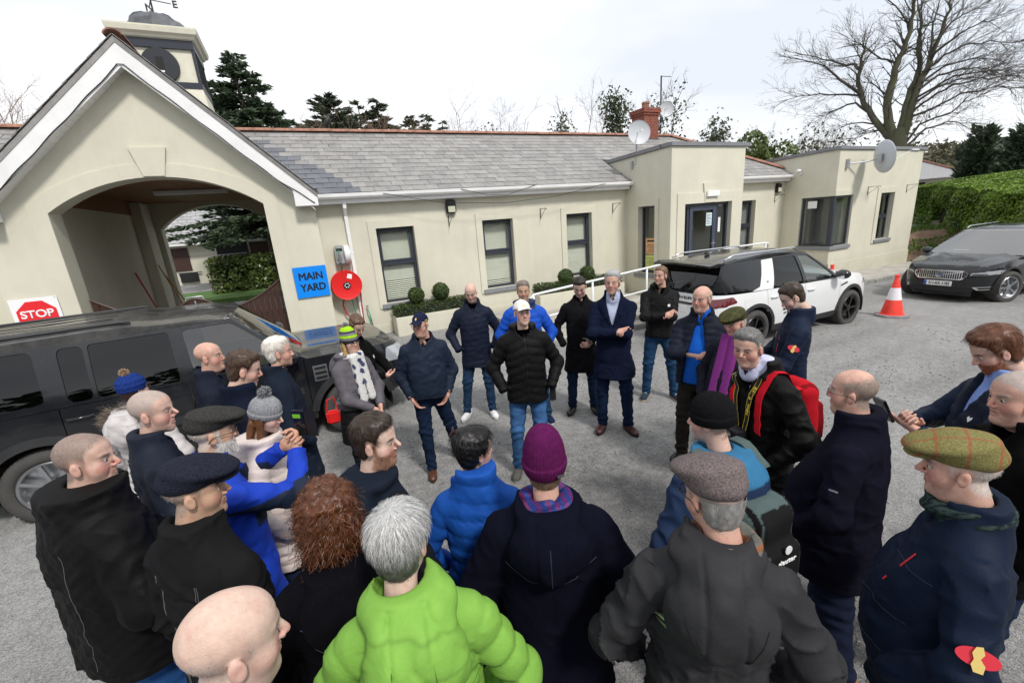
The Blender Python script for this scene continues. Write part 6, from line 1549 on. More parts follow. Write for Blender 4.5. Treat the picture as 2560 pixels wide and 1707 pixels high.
# ---------------------------------------------------------------- white estate by the ramp
def lr_white():
 belt=lambda x:1.03+.035*(.95-x)/2.8
 def top(x):
  if x>.95:return 1.03-.085*((x-.95)/1.3)**1.8
  return belt(x)
 sp=dict(n=5.5,nr=6,W=[(.15,.84),(.35,.92),(.55,.945),(.8,.95),(.95,.935),(1.08,.905),(2,.78)],xf=[(.15,2.12),(.3,2.26),(.6,2.30),(.85,2.24),(.95,2.16),(1.03,2.05),(2,2.05)],xr=[(.15,-2.15),(.3,-2.26),(.6,-2.30),(.9,-2.26),(1.1,-2.18),(2,-2.1)],paint=MAT['car_white'],clad=MAT['car_plastic'],sill=.40,nose_bottom=.22,tail_bottom=.28,top=top,belt=belt,axles=(1.41,-1.33),wheel_r=.365,tyre_w=.25,lip=.05,lipd=.010,cuts=(.98,-.05,-1.07),ws_base=.97,crown=.05,ridge=.02,Wroof=.66,zroof=1.60,frame_mat=MAT['car_gloss_black'],gh_outline=[(1.02,1.03),(.90,1.10),(.22,1.585),(-.4,1.62),(-1.2,1.62),(-1.95,1.58),(-2.18,1.11)],side_glass=[(rounded([(.02,1.06),(.86,1.05),(.80,1.11),(.26,1.525),(-.02,1.545)],.04),'car_glass'),(rounded([(-.07,1.06),(-.10,1.55),(-.70,1.555),(-.88,1.085)],.04),'car_tint')],ws=((1.0,1.05),(.18,1.60)),rw=((-2.20,1.13),(-1.98,1.57)),roof=[(.20,1.63),(-.2,1.685),(-.8,1.70),(-1.5,1.675),(-2.1,1.615)],rcrown=.06,roof_mat=MAT['car_gloss_black'],mirror=(.80,1.12),mirror_mat=MAT['car_gloss_black'],handles=(.10,-.90),handle_z=.92,rim=MAT['rim_black'],spokes=5,double=True)
 c=build_car('parked_car','white sport utility car with black roof parked beside the ramp',(8.35,5.74,gzf(8.3,5.5)-.06),R(-1.5),sp);e=c.e
 # white pillar and dark rear quarter glass
 c.both('quarter_window',rounded([(-1.2,1.12),(-1.02,1.54),(-1.93,1.545),(-2.13,1.13)],.05),MAT['car_gloss_black'],thick=.01,d=.006,g=True)
 c.both('rear_pillar',[(-.92,1.06),(-1.42,1.075),(-1.24,1.13),(-1.14,1.3),(-1.0,1.555),(-.72,1.56)],MAT['car_white'],thick=.012,d=.012,g=True)
 m=MB();rows=[]
 for x,z,w in((-1.95,1.625,.70),(-2.1,1.635,.70),(-2.26,1.60,.66)):rows.append([(x+.05*s_*s_,s_*w,z-.03*s_*s_)for s_ in np.linspace(-1,1,11)])
 c.grid('spoiler',rows,MAT['car_gloss_black'],thick=.035)
 for sg in(1,-1):
  m=MB();m.tube([(.1,sg*.60,1.64),(.0,sg*.60,1.685),(-1.6,sg*.60,1.69),(-1.8,sg*.6,1.63)],.016,8);m.build('roof_rail',MAT['rail_silver'],e,smooth=True)
 m=MB();m.lathe([(.05,0),(.045,.04),(.02,.06),(0,.06)],14,(-1.55,0,1.68));m.build('aerial_fin',MAT['ink_black'],e,smooth=50)
 # tail lamps
 for sg in(1,-1):
  o=panel('tail_lamp',rounded([(-1.78,.93),(-2.17,.86),(-2.21,1.0),(-1.85,1.03)],.03),lambda x,z,o,sg=sg:(x,sg*(c.y(x,z)+o+.008),z),.02,MAT['lamp_red'],e,step=.05,smooth=40,flip=sg<0)
  a,b=(.60,.86)if sg>0 else(-.86,-.60)
  c.face('tail_lamp_inner',rounded([(a,.87),(b,.87),(b,1.0),(a,1.0)],.02),MAT['lamp_red'],c.rear(),.02,.008)
 c.face('rear_bumper',rounded([(-.84,.30),(.84,.30),(.84,.46),(-.84,.46)],.03),MAT['car_plastic'],c.rear(),.03,.012)
 plate(c,c.rear(),0,.80,None,'',d=.012)
 c.face('handle_strip',rounded([(-.36,.885),(.36,.885),(.36,.925),(-.36,.925)],.01),MAT['car_gloss_black'],c.rear(),.015,.012)
 text_obj('lettering','DISCOVERY',.1,MAT['ink_black'],facing((-2.252,0,1.0),(0,-1,0),(.1,0,1)),e,fit=(.95,.05))
 m=MB();m.tube([(-2.20,.25,1.17),(-2.17,-.2,1.2)],.012,5);m.build('wiper',MAT['ink_black'],e)
 # door signs on the near side
 def door_text(body,x,z,fit,mat=MAT['ink_black']):
  y=-c.y(x,z);text_obj('door_lettering',body,.1,mat,facing((x,y-.004,z),(1,0,0),(0,.0,1)),e,fit=fit)
 door_text('AUTO BOLAND',-.42,.66,(.50,.055));door_text('LR WATERFORD',-.42,.585,(.42,.035))
 oval=[(-.36+.11*math.cos(t),.80+.055*math.sin(t))for t in np.linspace(0,2*PI,25)[:-1]]
 c.both('door_badge',oval,MAT['badge_green'],thick=.004,d=.004,sides=(-1,),step=.05);door_text('LAND\nROVER',-.36,.80,(.13,.06),MAT['sign_white'])
 c.both('fuel_flap',rounded([(-1.62,.80),(-1.42,.80),(-1.42,.97),(-1.62,.97)],.05),MAT['car_white'],thick=.004,d=.003,sides=(-1,))
 oval=[(-1.03+.022*math.cos(t),1.20+.016*math.sin(t))for t in np.linspace(0,2*PI,17)[:-1]]
 c.both('pillar_badge',oval,MAT['steel'],thick=.008,d=.022,g=True,sides=(-1,),step=.02)
 c.both('wing_vent',rounded([(1.00,.86),(1.22,.90),(1.22,.93),(1.02,.89)],.01),MAT['ink_black'],thick=.006,d=.006,step=.05)
 for sg in(1,-1):panel('headlamp',rounded([(1.80,.83),(2.17,.80),(2.12,.90),(1.86,.92)],.02),lambda x,z,o,sg=sg:(x,sg*(c.y(x,z)+o+.006),z),.02,MAT['lamp_clear'],e,step=.05,smooth=40,flip=sg>0)
lr_white()
# ---------------------------------------------------------------- black estate facing the camera
def estate():
 belt=lambda x:1.02+.03*(.9-x)/2.8
 def top(x):
  if x>.9:return 1.02-.155*max(0,(x-.9)/1.35)**1.7
  return belt(x)
 sp=dict(n=4.2,nr=6,W=[(.15,.86),(.35,.93),(.55,.95),(.8,.95),(.92,.935),(1.05,.90),(2,.78)],xf=[(.15,2.2),(.3,2.32),(.55,2.35),(.80,2.33),(.87,2.28),(.95,2.18),(1.05,2.08),(2,2.05)],xr=[(.15,-2.25),(.3,-2.33),(.6,-2.35),(.9,-2.3),(1.1,-2.22),(2,-2.1)],paint=MAT['car_gloss_black'],clad=MAT['car_plastic'],sill=.36,nose_bottom=.20,tail_bottom=.28,top=top,belt=belt,axles=(1.455,-1.41),wheel_r=.368,tyre_w=.25,lip=.03,lipd=.004,cuts=(.95,-.10,-1.12),ws_base=.93,crown=.045,ridge=.03,Wroof=.62,zroof=1.565,gh_outline=[(1.0,1.02),(.86,1.09),(.08,1.555),(-.5,1.58),(-1.3,1.57),(-2.0,1.48),(-2.2,1.08)],side_glass=[(rounded([(-.02,1.06),(.80,1.04),(.74,1.11),(.12,1.50),(-.06,1.515)],.04),'car_glass'),(rounded([(-.12,1.06),(-.15,1.52),(-.85,1.515),(-1.05,1.08)],.04),'car_tint'),(rounded([(-1.12,1.10),(-.95,1.50),(-1.6,1.46),(-1.75,1.15)],.04),'car_tint')],ws=((.98,1.04),(.06,1.565)),rw=((-2.22,1.1),(-2.0,1.47)),roof=[(.08,1.59),(-.3,1.635),(-1.0,1.645),(-1.6,1.62),(-2.1,1.53)],rcrown=.055,roof_mat=MAT['car_gloss_black'],mirror=(.66,1.08),mirror_mat=MAT['car_gloss_black'],handles=(.08,-.95),handle_z=.90,rim=MAT['rim_silver'],spokes=5,double=True,steer=R(-16),ws_mat='screen_glass')
 c=build_car('parked_car','glossy black estate car with chrome slatted grille facing the camera',(16.0,4.78,gzf(15,5)-.02),R(177),sp);e=c.e
 fm=c.front()
 gout=rounded([(-.50,.68),(-.40,.585),(.40,.585),(.50,.68),(.50,.755),(.44,.80),(-.44,.80),(-.50,.755)],.04)
 gin=rounded([(-.475,.69),(-.385,.61),(.385,.61),(.475,.69),(.475,.745),(.43,.778),(-.43,.778),(-.475,.745)],.035)
 c.face('grille',gin,MAT['ink_black'],fm,.02,.004,flip=True);c.face('grille_surround',gout,MAT['chrome'],fm,.02,.014,holes=[gin],flip=True,step=.05)
 for k in range(23):
  y=-.44+.04*k
  z0=.612+max(0,abs(y)-.385)*.9;c.face('grille_slat',[(y-.006,z0),(y+.006,z0),(y+.006,.776),(y-.006,.776)],MAT['chrome'],fm,.012,.012,flip=True)
 c.face('grille_bar',[(-.44,.775),(-.42,.78),(.36,.615),(.34,.608)][::1]if False else[(-.34,.612),(-.32,.608),(.42,.768),(.40,.776)],MAT['chrome'],fm,.008,.028,flip=True)
 x=fm(0,.695,.03)[0];m=MB();m.lathe([(.0,.0),(.05,.0),(.05,.012),(.072,.012),(.072,0),(.05,-.02)],30,(x,0,.695),'x');em=m.build('grille_emblem',MAT['chrome'],e,smooth=40)
 m=MB();m.box(x+.013,x+.016,-.045,.045,.685,.705);m.build('emblem_bar',MAT['plate_blue'],e)
 text_obj('emblem_text','VOLVO',.02,MAT['chrome'],facing((x+.0175,0,.695),(0,1,0),(0,0,1)),e,fit=(.075,.012))
 plate(c,fm,0,.495,None,'211-KK-1182',d=.03)
 for sg in(1,-1):
  o=[(sg*.52,.695),(sg*.86,.705),(sg*.885,.79),(sg*.54,.755)]
  if sg<0:o=o[::-1]
  c.face('headlamp',rounded(o,.015),MAT['lamp_clear'],fm,.02,.006,flip=True)
  o=[(sg*.55,.705),(sg*.80,.712),(sg*.80,.735),(sg*.56,.725)]
  if sg<0:o=o[::-1]
  c.face('lamp_inner',o,MAT['ink_black'],fm,.006,.012,flip=True)
  panel('headlamp_side',rounded([(1.86,.72),(2.15,.70),(2.12,.785),(1.80,.80)],.02),lambda xx,z,o_,sg=sg:(xx,sg*(c.y(xx,z)+o_+.006),z),.02,MAT['lamp_clear'],e,step=.05,smooth=40,flip=sg>0)
  for(a,b,z0,z1)in((.60,.86,.42,.435),(.66,.86,.36,.375)):
   o=[(sg*a,z0),(sg*b,z0),(sg*b,z1),(sg*a,z1)];o=o[::-1]if sg<0 else o;c.face('fog_trim',o,MAT['chrome'],fm,.01,.012,flip=True)
  o=[(sg*.58,.43),(sg*.62,.435),(sg*.69,.365),(sg*.65,.36)];o=o[::-1]if sg<0 else o;c.face('fog_trim',o,MAT['chrome'],fm,.01,.012,flip=True)
  m=MB();m.tube([(.0,sg*.585,1.60),(-.1,sg*.585,1.65),(-1.6,sg*.58,1.645),(-1.75,sg*.57,1.60)],.015,8);m.build('roof_rail',MAT['chrome'],e,smooth=True)
  c.both('window_trim',[(.85,1.035),(-1.9,1.075),(-1.9,1.09),(.83,1.05)],MAT['chrome'],thick=.008,d=.006,g=True,sides=(sg,),step=.2)
  c.both('sill_trim',[(.9,.40),(-.95,.40),(-.95,.43),(.9,.43)],MAT['chrome'],thick=.008,d=.008,sides=(sg,),step=.2)
 c.face('lower_intake',rounded([(-.56,.30),(.56,.30),(.60,.40),(-.60,.40)],.03),MAT['ink_black'],fm,.015,.006,flip=True)
 c.face('skid_plate',[(-.4,.22),(.4,.22),(.46,.27),(-.46,.27)],MAT['car_plastic'],fm,.015,.01,flip=True)
 m=MB();m.tube([(.98,.55,1.07),(.90,-.1,1.12)],.009,5);m.tube([(.98,.0,1.08),(.90,-.6,1.11)],.009,5);m.build('wiper',MAT['ink_black'],e)
 m=MB();m.box(.62,.75,-.50,-.22,1.10,1.11);m.build('dash_paper',MAT['paper_white'],e)
estate()
# ================================================================== people: distance-field bodies and clothing
f32=np.float32
def smin(a,b,k):
 h=np.clip(.5+.5*(b-a)/k,0,1);return b+(a-b)*h-k*h*(1-h)
def smax(a,b,k):return-smin(-a,-b,k)
def ell(P,c,r):
 q=P-np.array(c,f32);r=np.array(r,f32);k0=np.sqrt(((q/r)**2).sum(1));k1=np.sqrt(((q/(r*r))**2).sum(1))+1e-6
 return k0*(k0-1)/k1
def sph(P,c,r):return np.sqrt(((P-np.array(c,f32))**2).sum(1))-r
def cap(P,a,b,ra,rb,tt=False):
 a=np.array(a,f32);b=np.array(b,f32);ab=b-a;t=np.clip(((P-a)@ab)/(ab@ab),0,1)
 d=np.sqrt(((P-a-t[:,None]*ab)**2).sum(1))-(ra+(rb-ra)*t)
 return(d,t)if tt else d
def rbox(P,c,h,r):
 q=np.abs(P-np.array(c,f32))-np.array(h,f32)+r;return np.sqrt((np.maximum(q,0)**2).sum(1))+np.minimum(q.max(1),0)-r
def noise3(P,f,seed=0):
 """cheap smooth noise in about -1..1"""
 s=seed*1.7;x,y,z=P[:,0]*f+s,P[:,1]*f+s*.7,P[:,2]*f-s*1.3
 return(np.sin(x+1.3*np.sin(y*1.1+.6))+np.sin(y*1.17+1.2*np.sin(z*.9+1.1))+np.sin(z*1.09+1.4*np.sin(x*1.05+2.2)))/3
_C=np.array([(i,j,k)for i in(0,1)for j in(0,1)for k in(0,1)])
def nets(fn,lo,hi,h,margin=1.9):
 lo=np.array(lo,f32);hi=np.array(hi,f32);B=4
 nb=np.ceil((hi-lo)/(h*B)).astype(int)+1;n=nb*B
 g=[lo[i]+(np.arange(nb[i])*B+(B-1)/2)*h for i in range(3)]
 cc=np.stack(np.meshgrid(*g,indexing='ij'),-1).reshape(-1,3).astype(f32)
 dc=fn(cc).reshape(nb);D=dc
 for ax in range(3):D=np.repeat(D,B,ax)
 D=D.astype(f32);m=np.abs(D)<h*B*margin
 ii=np.argwhere(m)
 if not len(ii):return np.zeros((0,3),f32),np.zeros((0,4),int)
 D[m]=fn((lo+ii*h).astype(f32))
 D[0]=D[-1]=1;D[:,0]=D[:,-1]=1;D[:,:,0]=D[:,:,-1]=1
 S=D<0
 cnt=sum(S[c[0]:n[0]-1+c[0],c[1]:n[1]-1+c[1],c[2]:n[2]-1+c[2]].astype(np.int8)for c in _C)
 act=(cnt>0)&(cnt<8);ai=np.argwhere(act);N_=len(ai)
 idm=-np.ones(act.shape,np.int64);idm[tuple(ai.T)]=np.arange(N_)
 cv=np.stack([D[ai[:,0]+c[0],ai[:,1]+c[1],ai[:,2]+c[2]]for c in _C],1)
 acc=np.zeros((N_,3),f32);w=np.zeros(N_,f32)
 for a in range(8):
  for b in range(a+1,8):
   if np.abs(_C[a]-_C[b]).sum()!=1:continue
   x=(cv[:,a]<0)!=(cv[:,b]<0);t=np.zeros(N_,f32);t[x]=cv[x,a]/(cv[x,a]-cv[x,b])
   p=_C[a]+(_C[b]-_C[a])*t[:,None];acc[x]+=p[x];w[x]+=1
 V=lo+(ai+acc/w[:,None])*h;F=[]
 for ax in range(3):
  u,v=(ax+1)%3,(ax+2)%3
  s0=S;sl0=[slice(None)]*3;sl1=[slice(None)]*3;sl0[ax]=slice(0,-1);sl1[ax]=slice(1,None)
  A,Bq=S[tuple(sl0)],S[tuple(sl1)];e=np.argwhere(A!=Bq)
  e=e[(e[:,u]>0)&(e[:,v]>0)&(e[:,u]<n[u]-1)&(e[:,v]<n[v]-1)]
  if not len(e):continue
  ins=A[tuple(e.T)];q=[]
  for du,dv in((-1,-1),(0,-1),(0,0),(-1,0)):
   k=e.copy();k[:,u]+=du;k[:,v]+=dv;q.append(idm[tuple(k.T)])
  q=np.stack(q,1);q[~ins]=q[~ins][:,::-1];F.append(q)
 F=np.concatenate(F);F=F[(F>=0).all(1)]
 return V.astype(f32),F
def rotm(yaw=0,pitch=0,roll=0):
 """yaw>0 turns to the person's left, pitch>0 looks down, roll>0 tips to the right"""
 cy,sy=math.cos(yaw),math.sin(yaw);cp,sp_=math.cos(-pitch),math.sin(-pitch);cr,sr=math.cos(roll),math.sin(roll)
 Z=np.array([[cy,-sy,0],[sy,cy,0],[0,0,1]]);X=np.array([[1,0,0],[0,cp,-sp_],[0,sp_,cp]]);Y=np.array([[cr,0,sr],[0,1,0],[-sr,0,cr]])
 return Z@X@Y
attr_mat('skin',rough=.52,bump=.35,bscale=260,var=.10,vscale=38,spec=.35,sss=.10)
attr_mat('hair',rough=.42,bump=0,var=.10,vscale=90,spec=.35)
attr_mat('cloth',rough=.95,bump=.45,bscale=520,var=.12,vscale=14,spec=.07)
attr_mat('nylon',rough=.62,bump=.30,bscale=95,var=.10,vscale=12,spec=.11)
attr_mat('wool',rough=1.0,bump=.6,bscale=330,var=.22,vscale=120,spec=.05)
attr_mat('denim',rough=.95,bump=.3,bscale=600,var=.28,vscale=9,spec=.08)
attr_mat('leather',rough=.38,bump=.2,bscale=120,var=.2,vscale=20,spec=.5)
attr_mat('knit',rough=1.0,bump=.6,bscale=240,var=.2,vscale=60,spec=.05)
simple('eye_white',(.50,.46,.44),.2);simple('eye_iris',(.018,.022,.03),.08)
simple('glasses_dark',(.02,.02,.025),.3);simple('glasses_tort',(.10,.05,.02),.3)
simple('phone_black',(.008,.008,.010),.12,coat=1.0)
simple('white_print',(.8,.8,.8),.5);simple('gold_print',(.65,.48,.15),.5);simple('red_print',(.6,.02,.04),.5);simple('yellow_print',(.75,.55,.03),.5)
simple('zip_metal',(.30,.30,.32),.35,metal=.8);simple('zip_dark',(.006,.006,.008),.5)
glass_mat('lens',(.93,.95,.95),.05)
def tweed(name,c0,c1,line,sc=55):
 m,t,b=new_mat(name);tc=N(t,'ShaderNodeTexCoord')
 nz=N(t,'ShaderNodeTexNoise',i_Scale=190.0,i_Detail=4.0);t.links.new(tc.outputs['Object'],nz.inputs['Vector'])
 cr=N(t,'ShaderNodeValToRGB');cr.color_ramp.elements[0].color=(*c0,1);cr.color_ramp.elements[1].color=(*c1,1);cr.color_ramp.elements[0].position=.3;cr.color_ramp.elements[1].position=.7;t.links.new(nz.outputs['Fac'],cr.inputs['Fac'])
 last=cr.outputs['Color']
 if line:
  for ax in('X','Y'):
   wv=N(t,'ShaderNodeTexWave',i_Scale=4.4,wave_type='BANDS',bands_direction=ax);t.links.new(tc.outputs['Object'],wv.inputs['Vector'])
   r2=N(t,'ShaderNodeValToRGB');r2.color_ramp.elements[0].position=.965;r2.color_ramp.elements[1].position=.985;t.links.new(wv.outputs['Fac'],r2.inputs['Fac'])
   ml=N(t,'ShaderNodeMath',operation='MULTIPLY');ml.inputs[1].default_value=.6;t.links.new(r2.outputs['Color'],ml.inputs[0])
   mx=N(t,'ShaderNodeMixRGB');mx.inputs['Color2'].default_value=(*line,1);t.links.new(ml.outputs[0],mx.inputs['Fac']);t.links.new(last,mx.inputs['Color1']);last=mx.outputs['Color']
 t.links.new(last,b.inputs['Base Color']);b.inputs['Roughness'].default_value=.95;b.inputs['Specular IOR Level'].default_value=.1
 bp=N(t,'ShaderNodeBump',i_Strength=.5,i_Distance=.003);t.links.new(nz.outputs['Fac'],bp.inputs['Height']);t.links.new(bp.outputs['Normal'],b.inputs['Normal'])
 return m
tweed('tweed_green',(.12,.105,.035),(.23,.21,.085),(.28,.06,.04))
tweed('tweed_charcoal',(.012,.012,.012),(.055,.053,.050),None)
tweed('tweed_navy',(.006,.007,.014),(.022,.024,.04),None)
tweed('tweed_mauve',(.07,.055,.055),(.19,.155,.155),None)
tweed('tweed_dark',(.02,.022,.01),(.07,.075,.035),(.12,.10,.03))
SKIN=dict(pink=(.58,.385,.310),fair=(.60,.43,.355),ruddy=(.555,.335,.262),tan=(.50,.32,.225))
def head_fn(p):
 rr=np.random.default_rng(p.get('seed',1)+5);v_=rr.normal(size=8)
 jw=p.get('jaw',1.0+.05*v_[0]);fat=p.get('fat',0.0);fem=p.get('fem',0);nz=p.get('nose',1.0)*(1+.06*v_[1]);age=p.get('age',.6)*(1-.5*fem)
 sx,sz,ch_=1+.03*v_[2],1+.03*v_[3],.004*v_[4];nl=.004*v_[5];brw=.0015*v_[6]
 def f(P):
  P=np.stack([P[:,0]*sx,P[:,1],np.where(P[:,2]<.01,P[:,2]*sz,P[:,2])],1).astype(f32)
  X=np.abs(P[:,0]);Q=np.stack([X,P[:,1],P[:,2]],1)
  d=ell(P,(0,-.015,.045),(.0765,.098,.083))
  d=smin(d,ell(P,(0,.035,.045),(.062,.055,.055)),.03)
  d=smin(d,ell(P,(0,.035,-.025),(.060+.006*fat,.057,.075)),.03)
  d=smin(d,ell(P,(0,.036,-.074),(.050*jw+.008*fat,.050,.042)),.03)
  d=smin(d,ell(Q,(.040,.048,-.030),(.026+.007*fat,.032,.030+.008*fat)),.02)
  d=smin(d,ell(P,(0,.076+ch_,-.100),(.022*jw,.018,.018)),.022)
  if fat:d=smin(d,ell(P,(0,.028,-.112),(.045+.012*fat,.045,.022+.012*fat)),.03)
  d=smin(d,cap(Q,(0,.089,.024),(.040,.074,.026),.0095-.003*fem+brw,.008),.016)
  d=smax(d,-ell(Q,(.032,.104,.006),(.020,.020,.0125)),.012)
  d=smin(d,sph(Q,(.0315,.0755,.0045),.0138),.004)
  d=smax(d,-ell(Q,(.0315,.0915,.0032),(.0140,.008,.0038+p.get('eye',0))),.0015)
  # nose
  d=smin(d,cap(P,(0,.089,.016),(0,.112+.004*(nz-1)+nl*.6,-.026+nl),.0070+.0008*v_[7],.0096*nz),.011)
  d=smin(d,ell(Q,(.0115*nz,.0985,-.0315),(.0072*nz,.0100,.0068)),.007)
  # lips
  d=smin(d,cap(Q,(0,.0950,-.0545),(.024,.0825,-.0580),.0050,.003),.008)
  d=smin(d,cap(Q,(0,.0938,-.0670),(.020,.0835,-.0640),.0060,.003),.008)
  d=smax(d,-ell(Q,(0,.100,-.0608),(.030,.016,.0019)),.0025)
  d=smax(d,-cap(Q,(.024,.097,-.034),(.036,.082,-.066),.0035+.002*age,.002+.002*age),.009)
  if age>.3:
   fz=np.clip(1-np.abs(P[:,2]-.058)/.022,0,1)*np.clip(1-np.abs(P[:,0])/.045,0,1)*(P[:,1]>.05);d=d+.0011*age*fz*np.sin(P[:,2]*620+1.5*np.sin(P[:,0]*60))
   d=d-.0022*age*np.exp(-(((Q[:,0]-.030)/.012)**2+((P[:,2]+.0125)/.0035)**2))*(P[:,1]>.06)+.0018*age*np.exp(-(((Q[:,0]-.032)/.014)**2+((P[:,2]+.0185)/.0025)**2))*(P[:,1]>.06)
   d=d+.0012*age*np.exp(-((Q[:,0]-.055)/.007)**2)*np.clip(1-np.abs(P[:,2])/.014,0,1)*np.sin(P[:,2]*900)*(P[:,1]>.03)
   d=d+.0016*age*np.exp(-((Q[:,0]-.0075)/.0022)**2)*np.clip(1-np.abs(P[:,2]-.028)/.012,0,1)*(P[:,1]>.07)
   # ears
  e=ell(Q@np.array([[1,0,0],[0,.97,-.22],[0,.22,.97]],f32),(.0780,-.010,-.006),(.0090,.0190,.0305));e=smax(e,-ell(Q,(.091,-.004,-.006),(.008,.0105,.018)),.006);d=smin(d,e,.006)
  nk=.053-.008*fem+.007*fat
  d=smin(d,cap(P,(0,-.020,-.06),(0,-.050,-.21),nk,nk+.008),.028)
  return d
 return f
def hairline(P,st):
 """>0 inside the hair region, metres"""
 y,z,x=P[:,1],P[:,2],np.abs(P[:,0]);rec=st.get('recede',0.0)
 yy=np.array([-.13,-.07,-.04,-.022,-.005,.012,.024,.033,.05,.072,.12]);zz=np.array([-.088,-.082,-.068,-.042,-.004,-.014,-.006,.034,.056,.078,.096])
 m=z-np.interp(y+rec*np.clip((z-.02)/.08,0,1),yy,zz)
 # temples recede
 m=m-.012*np.clip((x-.045)/.03,0,1)*np.clip((y-.01)/.04,0,1)
 if not st.get('overear'):m=np.minimum(m,np.where(x>.055,(np.sqrt(((y+.008)/.026)**2+((z+.006)/.036)**2)-1)*.03,1.0))
 b=st.get('bald',0.0)
 if b:m=np.minimum(m,np.sqrt(x**2+(.75*(y-st.get('bald_y',.01)))**2+(.9*(z-.13))**2)-b)
 return m
HS=.0045
HC=np.array((0,-.01,.03));HR2=np.array((.09,.115,.105))**2
def strands(rng,V,Nn,n,L,wd,flow,lift,curl,col,cvar,seg=3,root=-.002,hug=.85):
 i=rng.integers(0,len(V),n);p=V[i]+rng.normal(size=(n,3))*.002;nn=Nn[i];d=flow(p,nn);d=d+nn*lift+rng.normal(size=(n,3))*curl*.5;d/=np.linalg.norm(d,axis=1)[:,None]+1e-9
 l=L*(.6+.7*rng.random(n));s=np.cross(d,nn+rng.normal(size=(n,3))*.4);s/=np.linalg.norm(s,axis=1)[:,None]+1e-9
 pts=[];q=p+nn*root;up=nn
 for k in range(seg+1):
  w=wd*(1-.75*k/seg);pts.append(np.stack([q-s*w,q+s*w],1));d=d-up*.22*lift+np.array((0,0,-.12))+rng.normal(size=(n,3))*curl;eb=(q-HC)/HR2;eb/=np.linalg.norm(eb,axis=1)[:,None]+1e-9;dn_=(d*eb).sum(1)[:,None];d=d-eb*np.clip(dn_-lift*.5,0,2)*hug;d/=np.linalg.norm(d,axis=1)[:,None]+1e-9;q=q+d*(l/seg)[:,None]
 A=np.stack(pts,1).reshape(n,-1,3);m=2*(seg+1);VV=A.reshape(-1,3);base=np.arange(n)[:,None]*m
 F=np.concatenate([np.stack([base[:,0]+2*k,base[:,0]+2*k+1,base[:,0]+2*k+3,base[:,0]+2*k+2],1)for k in range(seg)])
 c=np.array(col)[None]*(1+cvar*(rng.random((n,1))-.5)*2);return VV,F,np.repeat(c,m,0)
def vnormals(V,F):
 n=np.zeros_like(V);a=V[F[:,1]]-V[F[:,0]];b=V[F[:,3]]-V[F[:,0]];c=np.cross(a,b)
 for k in range(4):np.add.at(n,F[:,k],c)
 return n/(np.linalg.norm(n,axis=1)[:,None]+1e-9)
def hand_fn(pose,sgn):
 C=dict(relaxed=(.35,.45,.35),grip=(.8,.9,.5),fist=(1.35,1.5,.9),flat=(.08,.1,.08),point=(.25,.6,.4))[pose]
 segs=[]
 for i,(x,L,z0)in enumerate(((-.031,.062,.086),(-.0105,.074,.093),(.0105,.080,.095),(.031,.072,.090))):
  p=np.array((x*sgn,0,z0));a=0;l=(L*.46,L*.31,L*.25);k=1+(.12*(1.5-i))
  for j in range(3):
   a+=C[j]*k;q=p+np.array((0,math.sin(a),math.cos(a)))*l[j];segs.append((p,q,.0090-.0008*j-.0006*(i==0),.0085-.0010*j));p=q
 th={'relaxed':((.034,.008,.025),(.056,.022,.055),(.060,.034,.085)),'grip':((.034,.010,.025),(.050,.040,.055),(.036,.058,.078)),'fist':((.034,.012,.028),(.042,.040,.052),(.018,.052,.072)),'flat':((.034,.005,.025),(.060,.012,.052),(.072,.016,.080)),'point':((.034,.008,.025),(.050,.034,.058),(.040,.048,.085))}[pose]
 th=[np.array((a*sgn,b,c))for a,b,c in th]
 def f(P):
  d=rbox(P,(0,0,.048),(.0395,.0135,.045),.013);d=smin(d,cap(P,(0,0,-.06),(0,0,.02),.026,.025),.02);d=smin(d,ell(P,(.022*sgn,.010,.032),(.018,.014,.028)),.012)
  fg=None
  for a,b,ra,rb in segs:
   q=cap(P,a,b,ra,rb);fg=q if fg is None else np.minimum(fg,q)
  d=smin(d,fg,.006);t=smin(cap(P,th[0],th[1],.0125,.0100),cap(P,th[1],th[2],.0100,.0080),.004);return smin(d,t,.008)
 return f
def smooth_tab(tab,n=80):
 z=np.array([t[0]for t in tab]);zz=np.linspace(z[0],z[-1],n);out=[]
 for k in range(1,4):
  v=np.interp(zz,z,[t[k]for t in tab]);
  for _ in range(4):v[1:-1]=(v[:-2]+2*v[1:-1]+v[2:])/4
  out.append(v)
 return zz,out
SKEW=np.array([[1,.3,.5],[.2,1,-.6],[-.3,.5,1.3]],f32)
